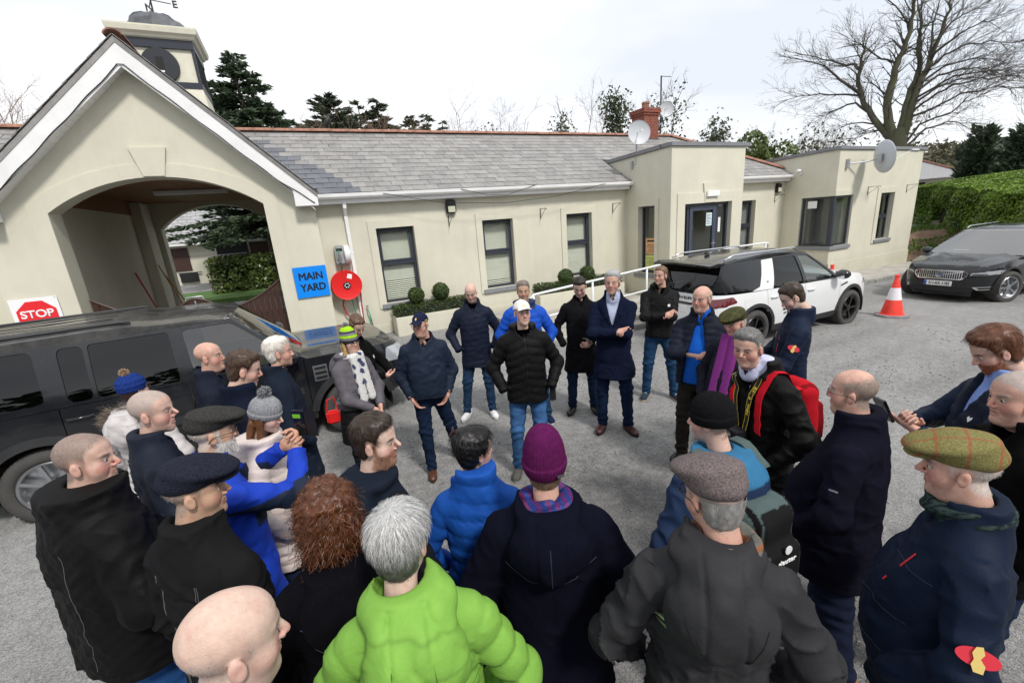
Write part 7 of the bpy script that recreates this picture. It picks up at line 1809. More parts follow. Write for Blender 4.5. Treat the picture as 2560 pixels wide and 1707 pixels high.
class Fig:
 """one person; p is a dict of choices"""
 def __init__(s,p):
  s.p=p;s.s=p['h']/1.78;s.rng=np.random.default_rng(p.get('seed',1));s.fem=p.get('fem',0)
  k=s.s;S=lambda*v:np.array(v,f32)*k
  s.head=S(0,.035+p.get('stoop',0),1.640-.25*p.get('stoop',0));bw=p.get('sw',1.0)*(1-.09*s.fem)
  s.SH={1:S(.172*bw,-.012,1.375),-1:S(-.172*bw,-.012,1.375)}
  s.arm={}
  for sg,key in((1,'R'),(-1,'L')):
   a=p.get('arm'+key,'pocket');hand=None;palm=None
   pre=dict(pocket=((.215,.115,.93),(.9,-.8,.1),None,None),down=((.265,.04,.80),(.5,-1,0),'relaxed',(-1,.2,0)),back=((.06,-.17,.98),(1,-.3,0),None,None),crossR=((-.060,.205,1.165),(.8,.30,-.65),'relaxed',(0,-1,-.1)),crossL=((-.125,.150,1.135),(.8,.40,-.65),None,None),clasp=((.045,.255,.98),(1,-.6,0),'grip',(-.8,-.5,.2)),phone=((.075,.30,1.10),(.9,-.5,-.4),'grip',(-.4,-.2,1)),phone_up=((.075,.36,1.40),(.9,.1,-.8),'grip',(-.6,-.6,.2)),thumb=((.180,.085,.895),(.9,-.8,.1),'relaxed',(-1,.2,0)))
   if isinstance(a,str):wr,hint,hand,palm=pre[a]
   else:wr,hint,hand,palm=a
   W=S(wr[0]*sg,wr[1]+p.get('belly',0)*.5,wr[2]);sh=s.SH[sg];l1,l2=.285*k,.265*k;v=W-sh;D=np.linalg.norm(v)
   if D>(l1+l2)*.985:W=sh+v/D*(l1+l2)*.985;v=W-sh;D=np.linalg.norm(v)
   if D<.12:D=.12
   u=v/D;aa=(l1*l1-l2*l2+D*D)/(2*D);hh=math.sqrt(max(1e-6,l1*l1-aa*aa));h_=np.array((hint[0]*sg,hint[1],hint[2]),float);h_-=u*(h_@u);h_/=np.linalg.norm(h_)+1e-9
   E=sh+u*aa+h_*hh;s.arm[sg]=(sh,E.astype(f32),W.astype(f32),hand,None if palm is None else np.array((palm[0]*sg,palm[1],palm[2])))
  s.lean=p.get('lean',0.0)
  # ------------------------------------------------ head
 def shear(s,V):
  V=V.copy();V[:,1]+=s.lean*np.clip(V[:,2]-.9*s.s,0,2);return V
 def build(s,parent):
  p=s.p;k=s.s;rng=s.rng;hs=p.get('head',.90)*k*(.97 if s.fem else 1.0)
  far=p.get('far',0);Rh=rotm(p.get('yaw',0),p.get('pitch',0),p.get('roll',0));s.Rh=Rh;s.hs=hs
  HSC=np.array((1,.94,1),f32)*hs;s.toB=lambda V:s.shear((V*HSC)@Rh.T.astype(f32)+s.head)
  fn=head_fn(p);h=.0042 if not far else .0052
  V,F=nets(fn,(-.105,-.13,-.17),(.105,.14,.145),h)
  Nn=vnormals(V,F)
  base=np.array(SKIN[p.get('skin','pink')]);c=np.tile(base,(len(V),1));x,y,z=np.abs(V[:,0]),V[:,1],V[:,2]
  fl=np.exp(-(((x-.045)/.024)**2+((z+.03)/.024)**2))*(y>.02)+.9*np.exp(-((x/.014)**2+((z+.026)/.016)**2))*(y>.09)+.38*np.exp(-(((x-.086)/.012)**2))*(y<.02)*(np.abs(z)<.05)
  c*=1-np.clip(fl,0,1)[:,None]*np.array((.05,.30,.28))*p.get('flush',1.0)
  c*=(1+.05*noise3(V,55,p.get('seed',1)))[:,None];bl_=np.clip(noise3(V,120,p.get('seed',1)+4)-.15,0,1)[:,None];c*=1-bl_*np.array((.02,.16,.16));c*=1-.10*np.clip((noise3(V,330,2)-.45)*3,0,1)[:,None]*np.array((.6,1,1))
  lp=np.exp(-((x/.027)**4+((z+.0608)/.0095)**2))*(y>.072);ml=np.exp(-((x/.028)**4+((z+.0608)/.0016)**2))*(y>.07);c*=1-.6*ml[:,None];c=c*(1-lp[:,None]*.75)+np.array((.36,.135,.12)if not s.fem else(.42,.11,.11))*lp[:,None]*.75
  hc=np.array(p.get('haircol',(.05,.03,.02)))
  br=np.exp(-((np.clip((x-.034)/.019,-9,9))**4+((z-.0265-.15*(x-.032)*(x<.045))/.0055)**2))*(y>.06);bc=np.array(p.get('brow',np.minimum(hc*.7,.16)));br=np.clip(br*1.25,0,1)*(.75+.5*rng.random(len(V)));br=np.clip(br,0,.92);c=c*(1-br[:,None])+bc*br[:,None]
  sd=np.exp(-(((x-.032)/.018)**2+((z-.004)/.011)**2))*(y>.06);c*=1-sd[:,None]*.12
  lid=np.exp(-((np.clip((x-.032)/.0155,-9,9))**4+((z-.0072)/.0024)**2))*(y>.07);c*=1-.82*lid[:,None];lid2=np.exp(-((np.clip((x-.032)/.015,-9,9))**4+((z+.0012)/.0016)**2))*(y>.07);c*=1-.35*lid2[:,None]
  bd=p.get('beard',0 if s.fem else .10);stub=bd<=.3
  bm=np.clip((-.032-z)/.014,0,1)*np.clip((y-.0+.25*np.clip(-z-.03,0,1))/.02,0,1)*(1-np.exp(-((x/.017)**4+((z+.0615)/.008)**2))*(y>.08))*np.clip((z+.135)/.02,0,1)
  bm=np.maximum(bm,np.clip((.02-np.abs(y-.012))/.012,0,1)*np.clip((.03-z)/.02,0,1)*np.clip((x-.055)/.01,0,1)*(z>-.06))*(x<.078)
  if bd:c=c*(1-bm[:,None]*bd)+np.array(p.get('beardcol',(.10,.085,.08)if stub else hc))*bm[:,None]*bd*(.7+.6*rng.random((len(V),1)))
  st=p.get('hair','short');hp=dict(st)if isinstance(st,dict)else dict(type=st);ty=hp['type']
  hm=hairline(V,hp);hmask=np.clip(hm/.026+.25,0,1)*(y<.085)
  if ty in('buzz','short','fringe'):
   a=hp.get('cover',.75 if ty!='buzz' else .6)*hmask*(.78+.22*rng.random(len(V)));a=np.clip(a,0,1)[:,None];c=c*(1-a)+hc*a
  parts=[(s.toB(V),F,c)]
  # hands
  for sg in(1,-1):
   sh,E,W,hand,palm=s.arm[sg]
   if hand is None:continue
   d=(W-E);d/=np.linalg.norm(d);hd=p.get('hand'+('R' if sg>0 else 'L'))
   if hd is not None:d2=np.array((hd[0]*sg,hd[1],hd[2]),float);d=d2/np.linalg.norm(d2)
   y_=palm-d*(palm@d);y_/=np.linalg.norm(y_)+1e-9;x_=np.cross(y_,d)
   M=np.stack([x_,y_,d],1).astype(f32)
   # thumb side: for the right hand thumb points along person's left when palm faces back
   Vh,Fh=nets(hand_fn(hand,sg*p.get('thumb',1)),(-.085,-.04,-.05),(.085,.105,.19),.0040 if not far else .0048)
   ch=np.tile(base*np.array((1.0,.88,.86)),(len(Vh),1));tip=np.clip((Vh[:,2]-.12)/.05,0,1)[:,None];ch*=1-tip*np.array((.02,.10,.08))
   Vh=(Vh*k*(.92 if s.fem else 1.02))@M.T+W;parts.append((s.shear(Vh),Fh,ch))
  hv=parts[0][0];nkv=int(np.argmin(hv[:,2]));off=len(hv)
  for pi_,sg in enumerate([q for q in(1,-1)if s.arm[q][3]is not None]):
   sh,E,W,*_=s.arm[sg];m=MB();m.tube([tuple(q)for q in s.shear(np.array([hv[nkv]+(0,0,.02),(sg*.05*k,-.02*k,1.33*k),sh*np.array((.9,1,.985)),E,W]))],[.02*k,.02*k,.022*k,.022*k,.02*k],8,cap=False);tv=np.array(m.v,f32);tf=np.array(m.f);Vq=parts[1+pi_][0];w1=np.argsort(((Vq-tv[-8:].mean(0))**2).sum(1))[:2];w0=np.argsort(((hv-tv[:8].mean(0))**2).sum(1))[:2]
   s._links=getattr(s,'_links',[])+[(tv,tf,w0,pi_,w1)]
  nv=0;VV=[];FF=[];CC=[];starts=[0]
  for a,b,cc in parts:starts.append(starts[-1]+len(a))
  for tv,tf,w0,pi_,w1 in getattr(s,'_links',[]):
   b0=starts[-1];parts.append((tv,tf,np.tile(base,(len(tv),1))));starts.append(b0+len(tv));m_=len(tv)
   lk=np.array([(b0,b0+1,w0[0],w0[1]),(b0+m_-8,b0+m_-7,starts[1+pi_]+w1[0],starts[1+pi_]+w1[1])]);s._lk=getattr(s,'_lk',[])+[lk]
  for a,b,cc in parts:VV.append(a);FF.append(b+nv);CC.append(cc);nv+=len(a)
  FF+=getattr(s,'_lk',[])
  obj('body',mkmesh('body',np.concatenate(VV),np.concatenate(FF),True,np.concatenate(CC)),MAT['skin'],parent)
  # eyes
  for sg in(1,-1):
   for r_,off,nm,mt in((.0128,0,'eye','eye_white'),):
    m=MB();pr=[(r_*math.sin(t),r_*math.cos(t))for t in np.linspace(.0,PI,9)];m.lathe(pr,12);me=m.mesh('eye',True)
    co=np.array([v.co for v in me.vertices],f32)[:,[0,2,1]]+np.array((sg*.0315,.0762,.0040),f32);me.vertices.foreach_set('co',s.toB(co).ravel());me.update();eo=obj('eye',me,MAT[mt],parent)
   m=MB();m.lathe([(0,.0010),(.0052,.0004),(.0062,-.0012)],12);me=m.mesh('iris',True);co=np.array([v.co for v in me.vertices],f32)[:,[0,2,1]]+np.array((sg*.0315+p.get('gaze',0)*.004,.0888,.0040),f32);me.vertices.foreach_set('co',s.toB(co).ravel());me.update();obj('iris',me,MAT['eye_iris'],eo)
  s.hair(parent,fn,V,F,Nn,hp,hc,hm,bm,bd)
  s.hat(parent);s.glasses(parent);s.clothes(parent)
 def emit(s,name,V,F,mat,parent,cols,smooth=True):return obj(name,mkmesh(name,s.toB(np.asarray(V,f32)),F,smooth,cols),MAT[mat],parent)
 def hair(s,parent,fn,V,F,Nn,hp,hc,hm,bm,bd):
  p=s.p;ty=hp['type'];rng=s.rng;hat=p.get('hat')
  crown=np.array((0,-.055,.115))
  def flow(q,nn):
   d=q-crown;d[:,2]-=.05;d-=nn*(d*nn).sum(1)[:,None];return d/(np.linalg.norm(d,axis=1)[:,None]+1e-9)
  def fwd(q,nn):
   d=np.tile(np.array((.15,.75,.0)),(len(q),1))*np.clip((q[:,1:2]+.04)/.05,0,1)*np.clip((.058-np.abs(q[:,0:1]))/.015,0,1)+(q-crown)*np.clip((.04-q[:,1:2])/.05,.25,1)*6;d-=nn*(d*nn).sum(1)[:,None];return d/(np.linalg.norm(d,axis=1)[:,None]+1e-9)
  VV=[];FF=[];CC=[];n0=0
  def add(a,b,c):
   nonlocal n0
   VV.append(a);FF.append(b+n0);CC.append(c);n0+=len(a)
  low=hat and hat['type']!='none'
  if ty not in('bald','buzz'):
   T=hp.get('T',.009);ns=hp.get('clump',.004)
   core=head_fn(dict(p,fat=0))
   def hf(P):
    m=hairline(P,hp);m=m+.006*noise3(P,90,4)+.004*noise3(P,200,6);t=-.012+.013*np.clip(m/.014+.35,0,1)+(T-.001)*np.clip(m/.05,0,1)**.8;up=np.clip((P[:,2]-.02)/.09,0,1)
    d=smin(ell(P,(0,-.015,.045),(.0765,.098,.083)),ell(P,(0,.035,.045),(.062,.055,.055)),.03);d=smin(d,ell(P,(0,-.03,-.03),(.066,.066,.075)),.04)
    return d-t*np.where(t>0,.55+.45*up+hp.get('vol',.35)*up,1)+ns*noise3(P*np.array((1.6,.8,.8)),120,3)*np.clip(t/.01,0,1)
   if ty=='long':
    L=hp.get('len',.22)
    def hf2(P,hf=hf):
     d=hf(P);X=np.abs(P[:,0]);Q=np.stack([X,P[:,1],P[:,2]],1)
     q=cap(Q,(.078,-.015,.02),(.088,.015,-L*.9),.022,.018);q2=ell(P,(0,-.075,-.03-L*.3),(.085,.035,L*.62));d=smin(d,smin(q,q2,.04),.02)
     return d+.004*np.sin(P[:,0]*220+noise3(P,30)*3)
    fnh=hf2;lo=(-.14,-.16,-L-.05)
   elif ty=='curly':
    def fnh(P,hf=hf):return smin(hf(P),ell(P,(0,-.045,-.01),(.118,.115,.155)),.03)+.012*noise3(P,95,5)+.006*noise3(P,210,2)
    lo=(-.16,-.19,-.19)
   elif ty=='updo':
    def fnh(P,hf=hf):
     d=smin(hf(P),ell(P,(-.01,-.085,.085),(.06,.05,.055)),.03);return d+.004*np.sin(P[:,2]*160+P[:,0]*90+noise3(P,30)*3)
    lo=(-.12,-.16,-.12)
   else:fnh=hf;lo=(-.115,-.14,-.11)
   hi=(.16,.16,.19)if ty=='curly' else(.14,.14,.17)
   Vh,Fh=nets(fnh,lo,hi,.005)
   if low:
    keep=(Vh[:,2]<hat.get('hairz',.035)+.25*np.clip(-Vh[:,1],-.1,.02)*0);kf=keep[Fh].all(1);Fh=Fh[kf]
   if len(Fh):
    use=np.unique(Fh);Nh=vnormals(Vh,Fh);cc=np.array(hc)*(1+.22*noise3(Vh*np.array((1.4,.7,.7)),130,7))[:,None]
    g2=p.get('haircol2')
    if g2 is not None:w=np.clip((.03-Vh[:,2])/.05,0,1)[:,None]*np.clip((.06-Vh[:,1])/.05,0,1)[:,None];cc=cc*(1-w)+np.array(g2)*w
    top=np.clip((Vh[:,2]-.03)/.06,0,1)[:,None];
    if 'topcol' in p:cc=cc*(1-top)+np.array(p['topcol'])*(.9+.2*rng.random((len(Vh),1)))*top
    if not p.get('far')or ty in('curly','long'):cc=cc*.8
    add(Vh,Fh,cc)
    ns_=int(hp.get('n',1500 if not p.get('far')else 350)*1.7);Vu,Nu=Vh[use],Nh[use];hmx=hairline(Vu,hp)if ty in('short','fringe','messy')else np.ones(len(Vu));ok=hmx>.004;Vu,Nu=Vu[ok],Nu[ok]
    if len(Vu)and ns_:
     cu=cc[use][ok]
     i0=rng.integers(0,len(Vu),ns_)
     if ty=='curly':
     # ringlets
      mb_v=[];
      for i in i0[:hp.get('ring',420)]:
       b=Vu[i];nn=Nu[i];d=nn*.12+np.array((0,0,-1.0))*.85+rng.normal(size=3)*.25;d/=np.linalg.norm(d);a=np.cross(d,nn+.01);a/=np.linalg.norm(a)+1e-9;e=np.cross(d,a);ph=rng.random()*6.28;r_=.006+.010*rng.random();L=.05+.06*rng.random();tw=4+5*rng.random();m_=9
       pts=np.array([b+d*L*t+(a*math.cos(ph+tw*t)+e*math.sin(ph+tw*t))*r_*(1-.2*t)for t in np.linspace(0,1,m_)]);w_=.0010;si=np.cross(np.gradient(pts,axis=0),nn);si/=np.linalg.norm(si,axis=1)[:,None]+1e-9
       q=np.stack([pts-si*w_,pts+si*w_],1).reshape(-1,3);f_=np.array([(2*k,2*k+1,2*k+3,2*k+2)for k in range(m_-1)]);col=np.array(hc)*(.45+1.3*rng.random()**1.5)
       add(q.astype(f32),f_,np.tile(col,(len(q),1)))
      a,b,c=strands(rng,Vu,Nu,2600,.035,.0008,flow,.25,.5,hc,.6);add(a,b,c)
     else:
      fl_=fwd if hp.get('dir')=='fwd' else flow
      a,b,c=strands(rng,Vu,Nu,ns_,hp.get('L',.032),hp.get('wd',.0008),fl_,hp.get('lift',.3),hp.get('curl',.12),(1,1,1),hp.get('cv',.45))
      # colour from the root
      tint=cu[rng.integers(0,len(cu),ns_)]if False else None
      d2=None
      j=np.repeat(np.arange(ns_),8);roots=a.reshape(ns_,8,3)[:,0]
      w=np.clip((.03-roots[:,2])/.05,0,1)[:,None];rc=np.tile(np.array(hc),(ns_,1));
      if g2 is not None:rc=rc*(1-w)+np.array(g2)*w
      if 'topcol' in p:t_=np.clip((roots[:,2]-.03)/.06,0,1)[:,None];rc=rc*(1-t_)+np.array(p['topcol'])*t_
      c=c*np.repeat(rc,8,0);
      if low:kk=np.repeat(roots[:,2]<hat.get('hairz',.035)-.008,8);kf=kk[b].all(1);b=b[kf]
      add(a,b,c)
  elif ty=='buzz':
   ok=hm>.002
   if low:ok&=V[:,2]<hat.get('hairz',.035)
   if ok.sum()>20:a,b,c=strands(rng,V[ok],Nn[ok],1800 if not p.get('far')else 500,hp.get('L',.010),.0007,flow,.5,.1,hc,.4,2);add(a,b,c)
  if bd>.3 and not p.get('nostrand'):
   ok=bm>.5
   if ok.sum()>10:
    dn=lambda q,nn:np.tile(np.array((0,.35,-1.0)),(len(q),1));bl=p.get('beardL',.009);a,b,c=strands(rng,V[ok],Nn[ok],1500 if not p.get('far')else 400,bl,.0008,dn,.5,.2,p.get('beardcol',hc),.45,2,hug=0);add(a,b,c)
  if VV:s.emit('hair',np.concatenate(VV),np.concatenate(FF),'hair',parent,np.concatenate(CC))
 def hat(s,parent):
  h=s.p.get('hat');
  if not h or h['type']=='none':return
  ty=h['type'];c1=np.array(h.get('col',(.1,.1,.1)));mat=h.get('mat','knit');rng=s.rng
  if ty=='flat':
   def f(P):
    Q=P-np.array((0,0,-.03*0));t=P[:,2]-.18*P[:,1]*-1*0
    d=ell(P,(0,-.012,.062),(.090,.114,.064));q=ell(P@np.array([[1,0,0],[0,.985,-.17],[0,.17,.985]],f32).T,(0,.018,.100),(.106,.138,.034));d=smin(d,q,.035)
    v=ell(np.stack([P[:,0],P[:,1],P[:,2]+4.5*P[:,0]**2+.25*(P[:,1]-.1)],1),(0,.112,.058),(.076,.052,.0085));d=smin(d,v,.008)
    cut=.036+.10*np.clip(P[:,1],-.12,.05)-P[:,2];return smax(d,cut,.006)+.0022*noise3(P,45,s.p.get('seed',1))
   V,F=nets(f,(-.125,-.15,.0),(.125,.185,.16),.0048)
  elif ty=='beanie':
   top=h.get('top',.0);cz=h.get('cuff',.05)
   def f(P):
    a=np.arctan2(P[:,0],P[:,1]+.012);rib=.0016*np.sin(a*h.get('ribs',46))
    d=ell(P,(0,-.016,.050),(.091,.113,.100+top*.4));
    if top:d=smin(d,ell(P,(0,-.035,.11+top*.5),(.062,.075,.05+top*.5)),.05)
    d=d+rib;lo=h.get('low',.012)+.05*np.clip(P[:,1],-.12,.1)*h.get('tilt',1)
    d=smax(d,lo-P[:,2],.004)
    cf=ell(P,(0,-.016,.040),(.0975,.1195,.118));cf=smax(smax(cf,lo-.004-P[:,2],.006),P[:,2]-lo-cz,.006)+rib
    if cz:d=np.minimum(d,cf)
    if h.get('cable'):d=d-.004*np.abs(np.sin(a*9+np.sin(P[:,2]*80)*.6))-.002*np.sin(P[:,2]*150)
    return d
   V,F=nets(f,(-.125,-.15,-.05),(.125,.135,.22+top),.0046)
  elif ty=='ball':
   def f(P):
    d=ell(P,(0,-.010,.046),(.0865,.107,.090));d=smax(d,.044+.10*np.clip(P[:,1],-.1,.1)-P[:,2],.004)
    v=ell(np.stack([P[:,0],P[:,1],P[:,2]+5.0*P[:,0]**2+.16*(P[:,1]-.09)],1),(0,.105,.062),(.072,.068,.0078));d=smin(d,v,.006)
    d=smin(d,sph(P,(0,-.012,.137),.007),.004);return d
   V,F=nets(f,(-.11,-.13,-.01),(.11,.215,.155),.0038)
  c=np.tile(c1,(len(V),1)).astype(float);cf=h.get('colfn')
  if cf:c=cf(V,c)
  o=s.emit('hat',V,F,mat,parent,c)
  if h.get('bobble'):
   bz=h.get('bz',.165);bc=np.array(h['bobble']);q=rng.normal(size=(700,3));q/=np.linalg.norm(q,axis=1)[:,None];n=700;d=q;ct=np.array((0,-.035,bz));r_=h.get('br',.036)
   sd=np.cross(d,rng.normal(size=(n,3)));sd/=np.linalg.norm(sd,axis=1)[:,None];w=.0022;L=r_*(.8+.35*rng.random((n,1)));p0=ct+d*r_*.25;p1=ct+d*L+rng.normal(size=(n,3))*.004
   VV=np.stack([p0-sd*w,p0+sd*w,p1+sd*w,p1-sd*w],1).reshape(-1,3);cc=np.repeat(bc*(1+.5*(rng.random((n,1))-.5)),4,0)
   a,b=nets(lambda P:sph(P,ct,r_*.72)+.003*noise3(P,200),ct-.05,ct+.05,.006);FF=np.concatenate([b,np.arange(n*4).reshape(n,4)+len(a)]);s.emit('bobble',np.concatenate([a,VV]),FF,'knit',parent,np.concatenate([np.tile(bc*.8,(len(a),1)),cc]))
 def glasses(s,parent):
  g=s.p.get('glasses')
  if not g:return
  m=MB();mt='glasses_tort' if g=='tort' else 'glasses_dark';r_=.0013 if g=='thin' else .0021
  for sg in(1,-1):
   pts=[(sg*(.033+.0235*math.cos(t)*(1-.0*math.sin(t))),.1075-.09*abs(.0235*math.cos(t)+.033-.02)*.35,.000+.0175*math.copysign(abs(math.sin(t))**.75,math.sin(t)))for t in np.linspace(0,2*PI,21)[:-1]]
   m.tube(pts,r_,5,close=True);m.tube([(sg*.056,.100,.004),(sg*.076,.085,.006),(sg*.084,.0,.004),(sg*.085,-.018,-.006),(sg*.083,-.030,-.022)],r_*1.1,5)
  m.tube([(-.0105,.1105,.002),(0,.1135,.005),(.0105,.1105,.002)],r_,5)
  me=m.mesh('glasses',True);co=np.array([v.co for v in me.vertices],f32);me.vertices.foreach_set('co',s.toB(co).ravel());me.update();go=obj('glasses',me,MAT[mt],parent)
  for sg in(1,-1):
   V=np.array([(sg*(.033+.022*math.cos(t)),.1068-.09*abs(.022*math.cos(t)+.013)*.35,.016*math.copysign(abs(math.sin(t))**.75,math.sin(t)))for t in np.linspace(0,2*PI,17)[:-1]],f32);me=mkmesh('lens',s.toB(V),[tuple(range(16))]);obj('lens',me,MAT['lens'],go)
   # ------------------------------------------------ clothes
 def clothes(s,parent):
  p=s.p;k=s.s;j=p['jacket'];rng=s.rng;seed=p.get('seed',1)
  bel=p.get('belly',0.0);bulk=j.get('bulk',.0);hem=j.get('hem',.80);far=p.get('far',0);fm=s.fem;wdt=p.get('wide',0.0)
  tab=[(.40,.215,.160,.0),(.62,.205,.152+.1*bel,.0),(.80,.185+.02*fm+.2*bel,.134+.45*bel,.25*bel),(.95,.174+.01*fm+.35*bel,.124+.85*bel,.01+.55*bel),(1.08,.168-.012*fm+.35*bel,.119+1.0*bel,.012+.6*bel),(1.20,.173-.008*fm+.2*bel,.120+.02*fm+.6*bel,.010+.3*bel),(1.30,.176-.012*fm,.118+.015*fm+.1*bel,.0),(1.38,.158-.01*fm,.104,-.010),(1.43,.122,.088,-.016),(1.47,.093,.078,-.016),(1.52,.082,.078,-.010),(1.62,.080,.078,-.005)]
  fl=j.get('flare',0.0)
  tab=[(z*k,(a+bulk+wdt+fl*max(0,1.0-z)*.35)*k,(b+bulk*.9+wdt*.6+fl*max(0,1.0-z)*.25)*k,c*k)for z,a,b,c in tab]
  zz,(A,B_,C_)=smooth_tab(tab);hz=hem*k;top=(1.525+j.get('collar',.0)+1.2*j.get('stand',0))*k
  nckc=s.head+s.Rh.astype(f32)@np.array((0,-.04,-.132),f32)*s.hs
  puf=j.get('puff',0);per=j.get('period',.066)*k;amp=j.get('amp',.0085)*k;fold=j.get('fold',.0075 if not puf else .004)*k;st=j.get('style','plain')
  ar0,ar1,ar2=(.063+bulk*.75+wdt*.4)*k*(1-.06*fm),(.052+bulk*.7+wdt*.3)*k*(1-.06*fm),(.040+bulk*.5)*k
  def baff(u):return amp*(np.sqrt(np.abs(np.sin(u))+1e-4)-.75)
  opn=j.get('open',0)
  def tor(P):
   z=P[:,2];a=np.interp(z,zz,A);b=np.interp(z,zz,B_);c=np.interp(z,zz,C_);x=P[:,0];y=P[:,1]-c
   e=2.35;r=(np.abs(x/a)**e+np.abs(y/b)**e)**(1/e);d=(r-1)*np.minimum(a,b)*.93
   if puf:
    tilt=j.get('chev',0)*np.abs(x);d=d-baff(PI*(z+tilt+.012*k*np.sin(x*9))/per)
    if st=='quilt':pass
   if st=='quilt':q=np.sin((z+x)*PI/(.055*k))*np.sin((z-x)*PI/(.055*k));d=d-.0035*k*np.abs(q)
   n1=noise3(P*np.array((1.0,1.0,1.7)),13/k,seed);n2=noise3(P@SKEW,24/k,seed+3);w=fold*(.9*n1+1.1*(np.sqrt(np.abs(n2)+.002)*2-1.1)*np.clip(.6+n1,0,1)+.35*noise3(P,60/k,seed+8)+.45*(np.sqrt(np.abs(noise3(P@SKEW,52/k,seed+11))+.002)*2-1.1)*np.clip(.5+n1*1.5,0,1))
   if puf:w=w+.0022*k*np.sin(x*150/k+4*np.sin(z*60/k))*(1-np.abs(np.sin(PI*z/per)))
   # drag folds falling from the shoulders / gathering at the hem
   w=w+fold*.5*np.sin(x*38/k+np.sin(z*9/k)*2)*np.clip((1.12*k-z)/(.4*k),0,1)
   return d+w
  def arms(P,only=None,raw=False):
   best=None
   for sg in(1,-1):
    sh,E,W,hand,palm=s.arm[sg]
    d1,t1=cap(P,sh,E,ar0,ar1,True);dirw=(W-E)/np.linalg.norm(W-E);Wc=W-dirw*.01*k
    d2,t2=cap(P,E,Wc,ar1,ar2,True)
    d2=d2+.004*k*np.exp(-((t2*np.linalg.norm(W-E)-np.linalg.norm(W-E)+.045*k)/(.004*k))**2)
    # flat cuff
    d2=smax(d2,(P-Wc)@dirw.astype(f32)-.004*k,.004*k)
    if puf:
     L1=np.linalg.norm(E-sh);L2=np.linalg.norm(W-E);d1=d1-baff(PI*t1*L1/per)*.9;d2=d2-baff(PI*(t2*L2+.01)/per)*.8
    d=smin(d1,d2,.035*k)
    eb=np.exp(-((np.sqrt(((P-E)**2).sum(1)))/(.11*k))**2)
    n2=noise3(P@SKEW,30/k,seed+sg*5);d=d+fold*(.9*(np.sqrt(np.abs(n2)+.002)*2-1.1)+1.2*eb*np.sin(np.sqrt(((P-E-np.array((0,.03,0)))**2).sum(1))*95/k))
    best=d if best is None else np.minimum(best,d)
   return best
  hood=j.get('hood',0)
  def fn(P):
   d=tor(P);a=arms(P);Xs=np.stack([np.abs(P[:,0]),P[:,1],P[:,2]],1);d=smin(d,cap(Xs,(.050*k,-.018*k,1.432*k),(.150*k,-.012*k,1.376*k),(.066+bulk*.6)*k,(.064+bulk*.7)*k),.03*k);q_=d-a;d=smin(d,a,.024*k)+.0045*k*np.exp(-(q_/(.006*k))**2)*np.clip((P[:,2]-1.15*k)/(.1*k),0,1)
   d=d+.0035*k*np.exp(-((P[:,2]-hz-.035*k)/(.0035*k))**2)*(1-j.get('nohem',0))
   if not puf:d=d+.0035*k*np.exp(-(P[:,0]/(.0035*k))**2)*(P[:,1]<-.02*k)*(P[:,2]<1.36*k)*j.get('back',1)+.004*k*np.exp(-((P[:,2]-1.31*k)/(.004*k))**2)*j.get('yoke',0)+j.get('pock',.0045)*k*np.exp(-((np.abs(P[:,0])-.135*k+.25*(P[:,2]-1.0*k))/(.004*k))**2)*(np.abs(P[:,2]-1.0*k)<.075*k)*(P[:,1]>0)
   if hood:
    Q=P-np.array((0,0,0),f32);hd=ell(Q,(0,-.138*k,1.385*k),(.148*k,.070*k+.02*hood*k,.135*k));rg=ell(Q,(0,-.035*k,1.505*k),(.128*k,.125*k,.062*k));hh=smin(hd,rg,.05*k)
    hh=hh+.010*k*noise3(P*np.array((1.3,.8,.9)),26/k,seed+9)+.004*k*noise3(P,60/k,seed+2)
    if puf:hh=hh-baff(PI*(P[:,2]*.6+np.abs(P[:,0])*.8)/per)*.8
    hh=hh+.006*k*np.exp(-((np.abs(P[:,0])-.05*k)/(.005*k))**2)*(P[:,1]<-.05*k);d=smin(d,hh,.007*k)
   if j.get('placket'):d=d-.0035*k*np.clip((.032*k-np.abs(P[:,0]-.006*k))/(.004*k),0,1)*(P[:,1]>.03*k)*(P[:,2]<1.46*k)
   if j.get('lapel'):
    zl_=np.clip((1.50*k-P[:,2])/(.30*k),0,1);e0=.086*k*(1-zl_);e1=e0+(.085*k*(1-zl_**2));ax_=np.abs(P[:,0]);d=d-.010*k*np.clip((e1-ax_)/(.004*k),0,1)*np.clip((ax_-e0)/(.004*k),0,1)*(P[:,1]>.02*k)*(P[:,2]>1.19*k)*(P[:,2]<1.47*k)
   if j.get('stand'):
    cr=j['stand']*k;cl=cap(P,nckc+np.array((0,-.004,-.09*k),f32),nckc+np.array((0,.008,.03*k+cr),f32),(.088+bulk*.4)*k,(.084+bulk*.4)*k);cl=smax(cl,P[:,2]-(1.480*k+cr+(-.50)*P[:,1]),.005*k);d=smin(d,cl,.016*k)
    # neck opening
   d=smax(d,-cap(P,nckc+np.array((0,.008*k,-.06*k),f32),nckc+np.array((0,.045*k,.14*k),f32),.060*k,.088*k),.006*k)
   if j.get('stand')and not opn:d=smax(d,-np.maximum(np.abs(P[:,0])-np.clip((P[:,2]-1.40*k)*.55,0,.06*k),.02*k-P[:,1]),.008*k)
   if opn:
    zc=np.clip((1.50*k-P[:,2])/(.6*k),0,1);wv=(.020+j.get('openw',.10)*zc)*k if opn==1 else(.088-.088*np.clip((1.52*k-P[:,2])/(opn*k*1.5),0,1))*k-.002
    d=smax(d,-np.maximum(np.abs(P[:,0])-wv,(.06 if opn==1 else .015)*k-P[:,1]),.012*k)
   d=smax(d,hz-P[:,2]+.006*k*np.sin(P[:,0]*20/k),.010*k);return smax(d,P[:,2]-top,.008*k)
  s.jfn=fn;s.torfn=tor
